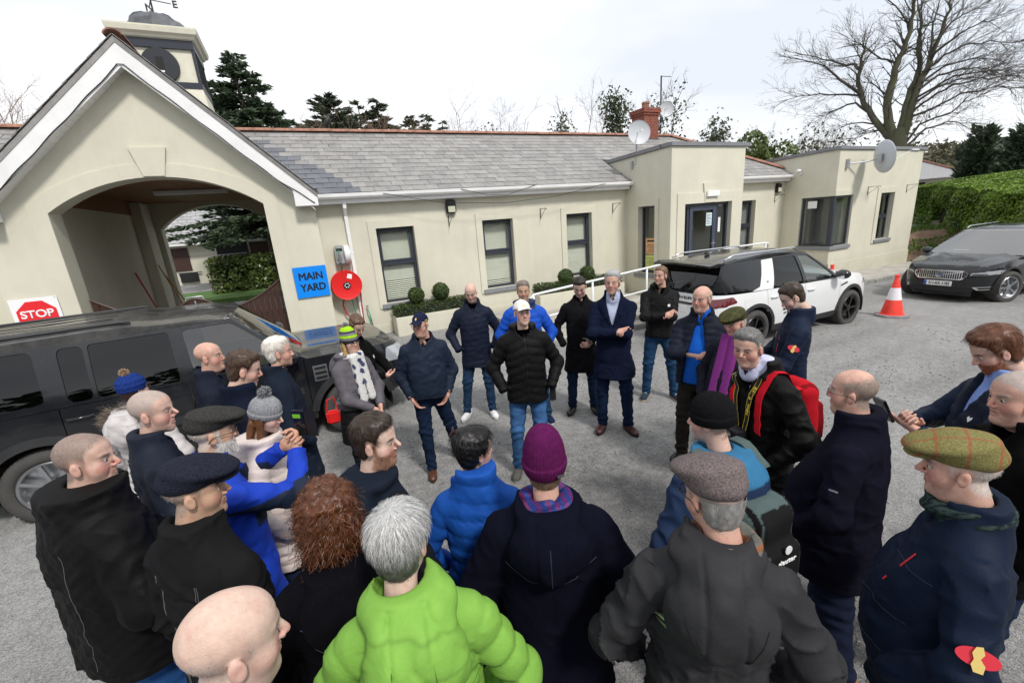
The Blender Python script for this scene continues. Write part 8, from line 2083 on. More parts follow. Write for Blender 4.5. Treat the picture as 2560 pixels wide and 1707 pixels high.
  xs=[s.arm[q][i][0]for q in(1,-1)for i in range(3)];ys=[s.arm[q][i][1]for q in(1,-1)for i in range(3)];zs_=[s.arm[q][i][2]for q in(1,-1)for i in range(3)]
  lo=(min(min(xs)-.12*k,-.36*k),min(min(ys)-.12*k,-.30*k),min(hz-.04*k,min(zs_)-.08*k));hi=(max(max(xs)+.12*k,.36*k),max(max(ys)+.12*k,.32*k+bel),max(1.66*k,max(zs_)+.1*k))
  V,F=nets(fn,lo,hi,j.get('res',.0095 if not far else .0120),1.7)
  col=np.tile(np.array(j['col'],float),(len(V),1))
  da=arms(V);dt=tor(V);isarm=np.clip((dt-da)/(.02*k)+.5,0,1)[:,None]
  if 'armcol' in j:col=col*(1-isarm)+np.array(j['armcol'])*isarm
  if 'colfn' in j:col=j['colfn'](V/k,col,isarm[:,0])
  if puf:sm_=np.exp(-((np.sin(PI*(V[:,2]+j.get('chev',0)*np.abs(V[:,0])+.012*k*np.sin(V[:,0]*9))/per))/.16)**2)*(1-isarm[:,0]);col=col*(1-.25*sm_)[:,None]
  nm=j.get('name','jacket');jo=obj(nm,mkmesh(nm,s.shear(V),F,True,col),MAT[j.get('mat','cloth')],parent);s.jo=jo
  # shirt / jumper inside an open jacket
  if opn or j.get('shirt')is not None:
   sc=j.get('shirt',(.6,.62,.7))
   def sf(P):
    z=P[:,2];a=np.interp(z,zz,A)-.022*k-bulk*k;b=np.interp(z,zz,B_)-.022*k-bulk*k*.9;c=np.interp(z,zz,C_);e=2.3;r=(np.abs(P[:,0]/a)**e+np.abs((P[:,1]-c)/b)**e)**(1/e);d=(r-1)*np.minimum(a,b)+.003*k*noise3(P,30)
    cl=cap(P,nckc+np.array((0,-.0,-.06*k),f32),nckc+np.array((0,.012*k,.022*k),f32),.072*k,.066*k);d=smin(d,cl,.015*k);d=smax(d,-cap(P,nckc+np.array((0,-.0,-.09*k),f32),nckc+np.array((0,.03*k,.12*k),f32),.050*k,.062*k),.004*k)
    d=smax(d,-np.maximum(np.abs(P[:,0])-.02*k*np.clip((P[:,2]-1.44*k)/(.08*k),0,1),-(P[:,1]-.04*k)),.004*k)
    return smax(smax(d,(hem+.02)*k-P[:,2],.01),P[:,2]-1.56*k,.006*k)
   V2,F2=nets(sf,(-.26*k,-.2*k,(hem-.02)*k),(.26*k,.32*k+bel,1.6*k),.011);obj('shirt',mkmesh('shirt',s.shear(V2),F2,True,np.tile(np.array(sc),(len(V2),1))),MAT['cloth'],parent)
   # zip / placket
  zp=j.get('zip')
  if zp:s.zipline(jo,zp,top-.02*k,hz+.02*k,j.get('zipx',0))
  if j.get('hemband'):pass
  s.legs(parent)
  sc_=p.get('scarf')
  if sc_:
   c2=sc_.get('col',(.3,.1,.3))
   def sfn(P):
    Q=P-nckc;r_=np.sqrt((Q[:,0]/1.0)**2+((Q[:,1]-.012*k)/1.05)**2);zq=Q[:,2]-sc_.get('z',-.022)*k+.18*Q[:,1]*-1*-.4;d=np.sqrt((r_-.078*k)**2+(zq*.72)**2)-sc_.get('r',.026)*k
    d=d+.006*k*np.sin(zq*120/k+4*np.arctan2(Q[:,0],Q[:,1]))
    if sc_.get('drop'):
     for sx in(.05,-.03):
      a=np.array((sx*k,nckc[1]+.10*k,nckc[2]-.03*k));y2=.16*k+bel*.8;b=np.array((sx*k*1.3,y2+bulk*k,1.5*k-sc_['drop']*k));q=cap(P,a,b,.040*k,.045*k);d=smin(d,smax(q,np.abs(P[:,1]-np.interp(P[:,2],[b[2],a[2]],[b[1],a[1]]))-.03*k,.01),.02*k)
    return d
   V3,F3=nets(sfn,nckc-np.array((.16,.16,.55 if sc_.get('drop')else .14))*k,nckc+np.array((.16,.32,.12))*k,.0085)
   cc=np.tile(np.array(c2,float),(len(V3),1));
   if 'colfn' in sc_:cc=sc_['colfn'](V3/k,cc)
   obj('scarf',mkmesh('scarf',s.shear(V3),F3,True,cc),MAT['wool'],parent)
 def surf(s,x,z,front=1,fn=None):
  """y of the clothing surface at x,z (body units already scaled)"""
  fn=fn or s.jfn;ys=np.linspace(.55,-.1,90)*front;P=np.stack([np.full(90,x),ys,np.full(90,z)],1).astype(f32);d=fn(P);i=np.argmax(d<0)
  if not(d<0).any():return None
  return float(ys[i]+(ys[i-1]-ys[i])*d[i]/(d[i]-d[i-1]+1e-9))if i else float(ys[0])
 def zipline(s,parent,mat,z1,z0,x0=0):
  pts=[]
  for z in np.linspace(z1,z0,26):
   y=s.surf(x0*s.s,z)
   if y is not None:pts.append((x0*s.s,y+.002,z))
  if len(pts)>3:
   m=MB();m.tube([tuple(q)for q in s.shear(np.array(pts))],.0035,5);m.build('zip',MAT[mat],parent,smooth=True)
 def patch(s,parent,name,poly,mat,x,z,front=1,off=.004,thick=.003):
  """small flat badge laid on the front/back at x,z (unscaled), poly in metres"""
  k=s.s;V=[]
  for a,b in poly:
   xx,zz_=(x+a*front)*k,(z+b)*k;y=s.surf(xx,zz_,front);y=y if y is not None else 0;V.append((xx,y+front*off,zz_))
  n=len(V);V=s.shear(np.array(V));F=[tuple(range(n))];return obj(name,mkmesh(name,V,F),MAT[mat],parent)
 def armpatch(s,parent,name,poly,mat,sg,t,ang=0.0,off=.006,seg=0,rad=None):
  """badge on the outer side of an arm; t along the segment"""
  sh,E,W,*_=s.arm[sg];a,b=(sh,E)if seg==0 else(E,W);c=a+(b-a)*t;d=(b-a)/np.linalg.norm(b-a);out=np.array((sg*math.cos(ang),math.sin(ang),.0));out=out-d*(out@d);out/=np.linalg.norm(out);si=np.cross(out,d)
  # find the surface
  rr=np.linspace(.25,.02,80)*s.s;P=(c[None]+out[None]*rr[:,None]).astype(f32);dd=s.jfn(P);i=np.argmax(dd<0);r_=rr[i]
  best=0
  for(u,v)in poly:
   q=c+si*u*s.s-d*v*s.s;P=(q[None]+out[None]*rr[:,None]).astype(f32);dd=s.jfn(P);i=np.argmax(dd<0);best=max(best,rr[i])
  V=[c+si*u*s.s-d*v*s.s+out*(best+off)for(u,v)in poly]
  return obj(name,mkmesh(name,s.shear(np.array(V)),[tuple(range(len(V)))]),MAT[mat],parent)
 def legs(s,parent):
  p=s.p;k=s.s;t=p.get('trousers',{});bel=p.get('belly',0);far=p.get('far',0);seed=p.get('seed',1);st=p.get('stance',.10)
  ft={}
  for sg in(1,-1):
   fy=p.get('foot',{}).get(sg,(st,.0,.12));ft[sg]=fy
  sl=t.get('slim',0.0)
  def fn(P):
   d=ell(P,(0,.0+.1*bel,.88*k),(.150*k+.15*bel,.105*k+.25*bel,.13*k))
   for sg in(1,-1):
    fx,fy,to=ft[sg];hip=np.array((.085*sg,0,.88))*k;an=np.array((fx*sg,fy-.01,.075))*k;kn=(hip*.5+an*.5)+np.array((.012*sg,.022,.02))*k
    d1,t1=cap(P,hip,kn,(.098-sl)*k,(.070-sl)*k,True);d2,t2=cap(P,kn,an,(.070-sl)*k,(.056-sl*.6)*k,True);q=smin(d1,d2,.03*k)
    n2_=noise3(P@SKEW,26/k,seed+6);w=.004*k*noise3(P*np.array((1,1,1.6)),26/k,seed+5)+.006*k*(np.sqrt(np.abs(n2_)+.002)*2-1.1)+.0065*k*np.sin(P[:,2]*85/k+np.sin(P[:,0]*40/k)*1.5)*(np.exp(-((P[:,2]-.50*k)/(.10*k))**2)+1.2*np.exp(-((P[:,2]-.12*k)/(.07*k))**2))
    d=smin(d,q+w,.03*k)
   return smax(smax(d,.055*k-P[:,2],.008*k),P[:,2]-(p['jacket'].get('hem',.80)+.05)*k,.008*k)
  ex=max(abs(ft[1][0]),abs(ft[-1][0]));
  V,F=nets(fn,(-(ex+.16)*k,-.30*k,.02),((ex+.16)*k,.34*k+bel,1.06*k),.0125 if not far else .0130)
  col=np.tile(np.array(t.get('col',(.03,.045,.09)),float),(len(V),1));
  if t.get('fade'):
   f_=np.exp(-((V[:,2]/k-.62)/.2)**2)*np.clip(V[:,1]/.06,0,1);col=col*(1+t['fade']*f_[:,None])
  obj('trousers',mkmesh('trousers',V,F,True,col),MAT[t.get('mat','denim')],parent)
  sh=p.get('shoes',{})
  for sg in(1,-1):
   fx,fy,to=ft[sg];c_,q_=math.cos(-to*sg),math.sin(-to*sg);M=np.array([[c_,-q_,0],[q_,c_,0],[0,0,1]],f32);o3=np.array((fx*sg,fy,0),f32)*k
   def sf(P):
    d=ell(P,(0,-.045,.052),(.037,.052,.052));d=smin(d,ell(P,(0,.055,.036),(.043,.095,.040)),.03);d=smin(d,ell(P,(0,.125,.028),(.041,.052,.030)),.03);d=smin(d,cap(P,(0,-.03,.06),(0,-.03,.11),.040,.040),.03);d=smax(d,.014-P[:,2],.004)
    d=smax(d,P[:,2]-(.105),.01);return d
   V,F=nets(sf,(-.07,-.12,-.01),(.07,.20,.13),.0058 if not far else .0065);V2=(V*k)@M.T+o3
   o=obj('shoe',mkmesh('shoe',V2,F,True,np.tile(np.array(sh.get('col',(.02,.015,.012)),float),(len(V2),1))),MAT[sh.get('mat','leather')],parent)
   n=22;outl=[]
   for a in np.linspace(0,2*PI,n+1)[:-1]:
    yy=.042+.142*math.sin(a);wx=.034+.012*np.clip((yy+.02)/.1,0,1)-.012*np.clip((yy-.12)/.06,0,1);outl.append((wx*math.copysign(abs(math.cos(a))**.7,math.cos(a)),yy))
   m=MB();m.prism(outl,.002,sh.get('sole_h',.020),'z');me=m.mesh('sole',40);co=np.array([v.co for v in me.vertices],f32);me.vertices.foreach_set('co',((co*k)@M.T+o3).ravel());me.update();me2=me
   a=me.color_attributes.new('Col','FLOAT_COLOR','POINT');cc=np.ones((len(me.vertices),4),f32);cc[:,:3]=sh.get('sole',(.015,.015,.015));a.data.foreach_set('color',cc.ravel());obj('sole',me,MAT['leather'],o)
   if sh.get('laces'):
    m=MB()
    for q in range(4):m.tube([(-.02,.02+.022*q,.082-.009*q),(0,.024+.022*q,.088-.009*q),(.02,.02+.022*q,.082-.009*q)],.0035,4)
    me=m.mesh('laces',True);co=np.array([v.co for v in me.vertices],f32);me.vertices.foreach_set('co',((co*k)@M.T+o3).ravel());me.update();obj('laces',me,MAT[sh['laces']],o)
def person(label,hx,hy,h,heading,p,group=None,z=None):
 """hx,hy: where the head is; heading: body direction, degrees clockwise from +Y"""
 p=dict(p);p['h']=h;f=Fig(p);th=R(heading);off=f.head[:2].copy();off[1]+=f.lean*(f.head[2]-.9*f.s)
 c,s_=math.cos(-th),math.sin(-th);ox=off[0]*c-off[1]*s_;oy=off[0]*s_+off[1]*c
 bx,by=hx-ox,hy-oy;e=empty('person',(bx,by,(gzf(bx,by)if z is None else z)+.002),rz=-th,label=label,cat='person',group=group)
 f.build(e);f.e=e;return f
def place(f,o):
 """puts an object given in a person's own frame into the world as a thing of its own"""
 o.matrix_world=Matrix.Translation(f.e.location)@Matrix.Rotation(f.e.rotation_euler.z,4,'Z')@o.matrix_basis;return o
def stitch(f,pts,front=-1,mat='stitch_grey',r=.0013,n=24,off=.0012):
 """a line of topstitching laid on the garment; pts in (x,z), unscaled"""
 k=f.s;out=[]
 L=[0]
 for a,b in zip(pts,pts[1:]):L.append(L[-1]+math.dist(a,b))
 for t in np.linspace(0,L[-1],n):
  i=max(0,min(len(pts)-2,int(np.searchsorted(L,t,'right'))-1));u=(t-L[i])/max(1e-6,L[i+1]-L[i]);x=pts[i][0]+(pts[i+1][0]-pts[i][0])*u;z=pts[i][1]+(pts[i+1][1]-pts[i][1])*u
  y=f.surf(x*k,z*k,front)
  if y is not None:out.append((x*k,y+front*off,z*k))
 if len(out)>3:m=MB();m.tube([tuple(q)for q in f.shear(np.array(out))],r,4);m.build('stitching',MAT[mat],f.jo)
simple('stitch_grey',(.09,.09,.095),.8);simple('stitch_dark',(.008,.008,.009),.9);simple('stitch_green',(.07,.16,.02),.9);simple('stitch_navy',(.018,.022,.04),.8)
# ================================================================== the crowd
POS={'bald_fg':(-.27,.92,1.83,54,-20),'grey_quilt':(-.92,2.19,1.83,54,-42),'navyflat':(-.48,1.73,1.80,44,-45),'whitebald':(-.82,2.69,1.83,68,-30),'bluebobble':(-1.22,3.80,1.68,27,-15),'baldfleece':(-.76,3.94,1.80,81,-20),'youngbrown':(-.45,3.18,1.84,72,-15),'whitehair':(-.27,3.70,1.79,81,-9),'greybobble':(-.33,2.70,1.66,105,-6),'darkflat':(-.51,2.29,1.79,59,-18),'curly':(-.07,1.46,1.70,-3,-10),'green':(.11,1.09,1.78,11,-21),'beard':(.155,1.80,1.77,63,-55),'blackhair':(.55,1.67,1.65,26,-54),'purple':(.69,1.28,1.74,28,-3),'greycap':(.98,.77,1.80,40,30),'blackbeanie':(1.49,1.21,1.73,3,27),'glassesR':(2.22,1.03,1.74,-15,5),'tweed':(1.78,.50,1.77,-26,-4),'ginger':(3.10,.84,1.81,-37,6),'whiteR':(2.56,.60,1.78,-43,10),'blonde':(.28,4.13,1.67,144,-8),'clip':(.41,4.66,1.70,130,-25),'navycap':(.94,4.10,1.73,191,-32),'baldcoat':(1.83,5.04,1.80,200,-8),'bluepuff':(2.29,4.51,1.83,207,0),'whitecap':(1.75,3.50,1.82,202,12),'phone':(3.00,4.39,1.80,214,-4),'overcoat':(2.99,3.75,1.92,-137,-6),'blackjk':(4.10,4.18,1.82,220,-34),'puffer':(3.23,2.78,1.82,-119,-16),'tweed2':(3.09,2.32,1.70,-97,-10),'nikon':(2.37,1.68,1.79,-73,30),'badge':(3.71,2.26,1.84,-41,12),'capfg':(.14,.40,1.72,18,0)}
NAVY=(.007,.010,.022);BLACK=(.0045,.0045,.005);JEANS=(.022,.050,.115);DARKJ=(.012,.020,.045)
OLD={'grey_quilt','whitebald','navyflat','tweed','glassesR','darkflat','nikon','overcoat','tweed2','puffer','whiteR','whitehair','greycap','bald_fg','blackbeanie'}
def P5(key,label,**p):
 x,y,h,hd,yw=POS[key];p['yaw']=R(yw)*1.0;p.setdefault('seed',abs(hash(key))%97 if False else sum(map(ord,key))%97)
 p.setdefault('trousers',dict(col=DARKJ));p.setdefault('age',.95 if key in OLD else .4);return person(label,x,y,h,hd,p,group='people standing in the yard')
ELL=lambda a,b,n=20:[(a*math.cos(t),b*math.sin(t))for t in np.linspace(0,2*PI,n+1)[:-1]]
def crest(f,parent,x,z,sc=1.0):
 """little gold horse-head crest"""
 q=[(-.012,-.022),(.012,-.020),(.010,0),(.018,.012),(.008,.024),(-.006,.026),(-.014,.010)]
 return f.patch(parent,'crest',[(a*sc,b*sc)for a,b in q],'gold_print',x,z)
def hatpatch(f,hat,poly,mat,y0=.10,z0=.075,ang=0.0,name='emblem'):
 """flat emblem on the front of a cap: poly in metres around the cap's front"""
 V=[]
 c,s_=math.cos(ang),math.sin(ang)
 for a,b in poly:
  z=z0+b;th=ang+a/.09;t=1-((z-.046)/.090)**2;r=math.sqrt(max(.05,t));V.append((.0865*r*math.sin(th)*1.03,-.010+.107*r*math.cos(th)*1.03,z))
 o=obj(name,mkmesh(name,f.toB(np.array(V,f32)),[tuple(range(len(V)))]),MAT[mat],hat);return o
def child(f,name):return[o for o in f.e.children if o.name.split('.')[0]==name][0]
# ---- near left
f=P5('bald_fg','bald man in a dark jacket, nearest to the camera, in profile to the right',hair=dict(type='buzz',bald=.115,bald_y=.0,cover=.5,L=.004),haircol=(.30,.275,.26),skin='fair',flush=1.2,nose=1.2,fat=.35,pitch=.12,age=.9,jacket=dict(col=(.012,.015,.026),mat='nylon',stand=.025,bulk=.006,zip='zip_dark'),armR='down',armL='down')
f=P5('grey_quilt','stout man with cropped grey hair in a black quilted jacket beside the car wheel',hair=dict(type='buzz',cover=.80,L=.008,recede=.010),haircol=(.12,.105,.095),brow=(.10,.08,.07),fat=.9,flush=1.3,skin='pink',nose=1.1,pitch=.05,wide=.065,belly=.06,jacket=dict(col=(.0045,.0045,.005),mat='nylon',style='quilt',stand=.035,bulk=.012,hem=.80,fold=.006),trousers=dict(col=(.018,.065,.20)),armR='pocket',armL='pocket')
for q_ in(-.12,.12):stitch(f,[(q_,1.38),(q_*1.1,1.1),(q_,.86)],mat='stitch_grey',r=.0012)
for z in(1.44,1.38,1.30):f.patch(f.jo,'button',ELL(.008,.008,10),'zip_metal',.05,z)
f=P5('navyflat','man in a navy wool flat cap and charcoal jacket, front left',hat=dict(type='flat',mat='tweed_navy',hairz=.030),hair=dict(type='buzz',cover=.6,L=.008),haircol=(.22,.20,.19),skin='tan',flush=.6,nose=1.1,fat=.3,pitch=.06,wide=.015,jacket=dict(col=(.011,.011,.012),stand=.03,bulk=.004,hem=.74,yoke=1),armR='down',armL='down')
for q_ in(-.095,.095):stitch(f,[(q_,1.385),(q_*1.05,1.2),(q_*.8,.85)]);stitch(f,[(q_*1.07,1.385),(q_*1.12,1.2),(q_*.87,.85)])
stitch(f,[(-.16,1.19),(-.06,1.165),(.06,1.165),(.16,1.19)]);stitch(f,[(-.16,1.182),(-.06,1.157),(.06,1.157),(.16,1.182)])
f=P5('whitebald','man with cropped white hair in a navy jacket with maroon panels',hair=dict(type='buzz',cover=.72,L=.007,recede=.014),haircol=(.30,.285,.27),brow=(.2,.17,.15),skin='pink',flush=1.2,pitch=.05,jacket=dict(col=(.012,.016,.028),mat='nylon',stand=.03,bulk=.006,colfn=lambda V,c,a:np.where(((V[:,2]<1.38)&(V[:,1]>.02)&(a<.5))[:,None],np.array((.045,.022,.028)),c)),armR='pocket',armL='pocket')
# ---- woman in the blue bobble hat with a fur hood
f=P5('bluebobble','woman in a blue cable-knit bobble hat and pale coat with fur hood by the car',fem=1,hat=dict(type='beanie',col=(.014,.035,.17),cuff=0,cable=1,low=.005,bobble=(.42,.29,.20),bz=.165,br=.034,hairz=.02),hair=dict(type='short',overear=1,T=.012),haircol=(.03,.012,.01),glasses='thin',skin='fair',far=1,jacket=dict(col=(.52,.49,.49),mat='nylon',puff=1,bulk=.012,hood=1.2,hem=.70),armR='pocket',armL='pocket')
def fur(f,col):
 rng=f.rng;n=2600;k=f.s;t=rng.random(n)*2*PI;P=np.stack([np.sin(t)*.15,-.10-.07*np.cos(t)*.6,1.46+.05*np.cos(t)*-1+.02*rng.normal(size=n)],1)*k;d=rng.normal(size=(n,3))+np.stack([np.sin(t)*.8,-.6-0*t,.5+0*t],1);d/=np.linalg.norm(d,axis=1)[:,None]
 s_=np.cross(d,rng.normal(size=(n,3)));s_/=np.linalg.norm(s_,axis=1)[:,None];L=(.03+.03*rng.random((n,1)))*k;P=P+rng.normal(size=(n,3))*.012;w=.0013
 V=np.stack([P-s_*w,P+s_*w,P+d*L+s_*w*.3,P+d*L-s_*w*.3],1).reshape(-1,3);c=np.repeat(np.array(col)*(.55+.9*rng.random((n,1))),4,0);obj('fur_trim',mkmesh('fur_trim',V,np.arange(n*4).reshape(n,4),False,c),MAT['hair'],f.jo)
fur(f,(.20,.16,.125))
f=P5('baldfleece','bald man in a navy fleece standing against the car door',hair=dict(type='buzz',bald=.125,cover=.5,L=.006),haircol=(.24,.17,.13),skin='ruddy',fat=.6,flush=1.1,far=1,jacket=dict(col=(.013,.016,.028),stand=.025,bulk=.003,zip='zip_metal',fold=.006),armR='down',armL='down')
f=P5('youngbrown','young man with thick brown hair looking down, left crowd',hair=dict(type='short',T=.017,dir='fwd',n=1500,L=.034,lift=.12),age=.1,haircol=(.06,.035,.022),skin='pink',pitch=.32,flush=1.3,far=1,jacket=dict(col=NAVY,stand=.04,bulk=.008,placket=1),armR='pocket',armL='pocket')
f=P5('whitehair','white-haired man in a long navy coat beside the car mirror',hair=dict(type='short',T=.018,n=1600,L=.045,lift=.08,recede=.01),haircol=(.70,.66,.60),skin='ruddy',flush=.8,pitch=.03,far=1,jacket=dict(col=(.011,.016,.028),stand=.03,hem=.58,bulk=.008,fold=.006,name='coat',flare=.1),armR='pocket',armL='down')
for z in(1.42,1.28,1.1):f.patch(f.jo,'button',ELL(.008,.008,10),'zip_metal',.03,z)
def grey_knit(V,c):return c*(1+.45*(np.abs(np.sin(np.arctan2(V[:,0],V[:,1])*14)*np.sin(V[:,2]*190))>.86))[:,None]
f=P5('greybobble','woman in a grey knitted bobble hat and pale pink padded coat',fem=1,hat=dict(type='beanie',col=(.23,.235,.25),cuff=.035,low=.0,ribs=26,bobble=(.24,.245,.26),bz=.168,br=.045,hairz=.015,colfn=grey_knit),hair=dict(type='long',len=.26,n=900,L=.08),haircol=(.17,.075,.032),skin='fair',pitch=.32,flush=.8,jacket=dict(col=(.62,.54,.51),mat='nylon',puff=1,bulk=.014,hood=1,hem=.66,name='coat'),armR='pocket',armL='pocket')
# ---- bearded man filming
f=P5('darkflat','white-bearded man in a dark flat cap and blue jacket holding up a phone',hat=dict(type='flat',mat='tweed_charcoal',hairz=.03),hair=dict(type='buzz',cover=.7,L=.009),haircol=(.60,.56,.50),beard=.92,beardcol=(.72,.69,.64),beardL=.022,glasses='tort',skin='tan',flush=.7,nose=1.1,pitch=.06,jacket=dict(col=(.012,.045,.40),mat='nylon',stand=.03,bulk=.006,hem=.72,zip='zip_dark',colfn=lambda V,c,a:np.where((((a>.5)&(V[:,2]<1.33)&(np.abs(V[:,0])>.10))|((V[:,2]>1.18)&(V[:,2]<1.25)&(V[:,1]>.05)))[:,None],np.array((.014,.022,.045)),c)),armR=((.045,.37,1.40),(.9,.1,-.9),'grip',(-.6,-.5,.3)),armL=((.06,.36,1.39),(.9,.1,-.9),'grip',(-.6,-.6,.1)))
def phone(f,x,y,z,rz,tilt,label,flap=False,size=(.075,.010,.150)):
 m=MB();w_,t_,h_=size;m.box(-w_/2,w_/2,-t_/2,t_/2,-h_/2,h_/2);me=m.mesh('mobile_phone',False,.004);k=f.s
 M=Matrix.Translation((x*k,(y+f.lean*.5)*k,z*k))@Matrix.Rotation(rz,4,'Z')@Matrix.Rotation(tilt,4,'X');o=obj('mobile_phone',me,MAT['phone_black']);o.matrix_basis=M
 place(f,o);tag(o,label,'phone')
 g=MB();g.box(-w_/2+.004,w_/2-.004,-t_/2-.0012,-t_/2-.0004,-h_/2+.008,h_/2-.008);g.build('screen',simple('screen_dark',(.01,.012,.015),.08),o)
 if flap:
  q=MB();q.box(w_/2,w_/2+.07,-t_/2,-t_/2+.004,-h_/2,h_/2);q.build('case_flap',MAT['ink_black'],o,bevel=.002)
  q=MB();q.box(-w_/2+.006,w_/2-.02,-t_/2-.002,-t_/2-.0013,h_/2-.045,h_/2-.022);q.build('screen_banner',simple('banner_green',(.18,.5,.03),.4),o)
 return o
phone(f,.0,.44,1.51,.35,.02,'black phone in an open case held up by the bearded man in blue',flap=True)
# ---- front row seen from behind
f=P5('curly','woman with curly auburn hair and black coat seen from behind',fem=1,hair=dict(type='curly',T=.03,ring=2600,overear=1),haircol=(.105,.036,.015),skin='fair',jacket=dict(col=(.004,.004,.006),mat='wool',hood=1.3,bulk=.012,hem=.6,name='coat'),armR='pocket',armL='pocket',wide=.01)
stitch(f,[(-.16,1.34),(0,1.24),(.16,1.34)],mat='stitch_navy',r=.002)
f=P5('green','person with short grey hair in a bright green padded jacket seen from behind',fem=.4,hair=dict(type='short',T=.019,n=7000,L=.050,lift=.10,curl=.20,wd=.0008,clump=.004,cv=.6),haircol=(.27,.27,.265),topcol=(.47,.47,.465),haircol2=(.10,.10,.095),skin='fair',pitch=.12,jacket=dict(col=(.19,.385,.065),mat='nylon',puff=1,bulk=.010,hood=1.1,hem=.74,period=.080,amp=.014,res=.0075,chev=.2,stand=.03),armR='pocket',armL='pocket')
for q_ in(-.05,.05):stitch(f,[(q_,1.47),(q_*1.1,1.38),(q_*.7,1.27)],mat='stitch_green',r=.002)
for z_ in(1.20,1.13,1.06,.99,.92):stitch(f,[(-.17,z_+.02),(0,z_-.01),(.17,z_+.02)],mat='stitch_green',r=.0016)
def gilet(V,c,a):return np.where((a>.55)[:,None],np.array((.010,.011,.014)),np.where((V[:,2]>1.40)[:,None],np.array((.010,.015,.026)),c))
f=P5('beard','young man with dark hair and ginger beard in a grey gilet, middle front',hair=dict(type='short',T=.018,dir='fwd',n=2600,L=.036,lift=.12),age=.1,haircol=(.040,.026,.018),beard=.62,beardcol=(.24,.10,.045),skin='fair',flush=1.3,pitch=.05,fat=.6,jacket=dict(col=(.075,.075,.082),mat='cloth',hood=1.1,bulk=.008,hem=.80,colfn=gilet),armR='pocket',armL='pocket')
f.armpatch(f.jo,'print',[(-.012,-.02),(.012,-.016),(.012,.02),(-.012,.016)],'white_print',1,.02,-.6)
f=P5('blackhair','woman with black pinned-up hair in a blue padded jacket, seen from behind',fem=1,hair=dict(type='updo',T=.017,n=2600,L=.065,overear=1,curl=.10,lift=.08),haircol=(.008,.007,.008),skin='pink',pitch=.1,nose=1.1,jacket=dict(col=(.010,.070,.33),mat='nylon',puff=1,bulk=.014,stand=.05,hem=.62,period=.085,amp=.008,name='coat',colfn=lambda V,c,a:np.where((V[:,2]<.98)[:,None],np.array((.008,.030,.13)),c)),armR='pocket',armL='pocket')
m=MB()
for q in range(6):m.tube([(-.075+.008*q,-.105-.004*q,.115+.008*q),(-.062+.008*q,-.128,.105+.008*q),(-.055+.008*q,-.122,.085+.008*q)],.004,5)
m.tube([(-.078,-.104,.112),(-.035,-.125,.155)],.006,6);me=m.mesh('hair_clip',True);co=np.array([v.co for v in me.vertices],f32);me.vertices.foreach_set('co',f.toB(co).ravel());me.update();obj('hair_clip',me,simple('tortoise',(.06,.02,.012),.2),child(f,'hair'))
def tartan(V,c):
 u=np.sin(V[:,0]*170+V[:,1]*60);v=np.sin(V[:,2]*260);c=c.copy();c[u>.3]=(.10,.02,.09);c[v>.55]=(.03,.06,.22);c[(u>.3)&(v>.55)]=(.16,.04,.12);return c
f=P5('purple','person in a purple ribbed beanie and navy hooded coat seen from behind',hat=dict(type='beanie',col=(.085,.010,.062),top=.035,cuff=.058,low=-.022,ribs=52,tilt=.4,hairz=-.012),hair=dict(type='short',T=.008),haircol=(.25,.17,.10),skin='ruddy',wide=.03,pitch=.04,scarf=dict(col=(.02,.035,.16),colfn=tartan,r=.030),jacket=dict(col=(.0045,.005,.012),mat='wool',hood=1.2,bulk=.016,hem=.55,name='coat',fold=.006),armR='pocket',armL='pocket')
stitch(f,[(-.17,1.33),(-.08,1.26),(0,1.235),(.08,1.26),(.17,1.33)],mat='stitch_navy',r=.002);stitch(f,[(0,1.46),(0,1.25)],mat='stitch_navy',r=.0018)
o=child(f,'hat');o2=obj('hat_tag',mkmesh('hat_tag',f.toB(np.array([(.055,-.124,.0),(.082,-.108,.0),(.082,-.108,.013),(.055,-.124,.013)],f32)*np.array((1.0,1.0,1),f32)),[(0,1,2,3)]),MAT['steel'],o)
def stripes(V,c):c=c.copy();z=np.sin(V[:,2]*330);c[z>.4]=(.22,.09,.04);c[z<-.5]=(.11,.115,.10);return c
f=P5('greycap','man in a mauve-grey flat cap and grey hooded jacket seen from behind',hat=dict(type='flat',mat='tweed_mauve',hairz=.03),hair=dict(type='short',T=.008,n=900,L=.014),haircol=(.30,.29,.28),glasses='dark',skin='ruddy',pitch=.16,wide=.0,belly=.0,scarf=dict(col=(.13,.13,.12),colfn=stripes,r=.024,z=-.012),jacket=dict(col=(.028,.028,.031),mat='nylon',hood=1.3,bulk=.010,hem=.74,fold=.011,res=.0085,stand=.03),armR='pocket',armL='pocket')
stitch(f,[(-.15,1.34),(-.07,1.25),(.05,1.24),(.15,1.33)],mat='stitch_dark',r=.0022);stitch(f,[(-.1,1.42),(-.05,1.3)],mat='stitch_dark',r=.0018);stitch(f,[(.1,1.42),(.05,1.3)],mat='stitch_dark',r=.0018)
for q_ in(-.012,0,.012):f.patch(f.jo,'print',[(-.016,q_-.004),(.012,q_-.004),(.018,q_),(.012,q_+.003),(-.016,q_+.003)],'steel',-.15,1.29,-1)
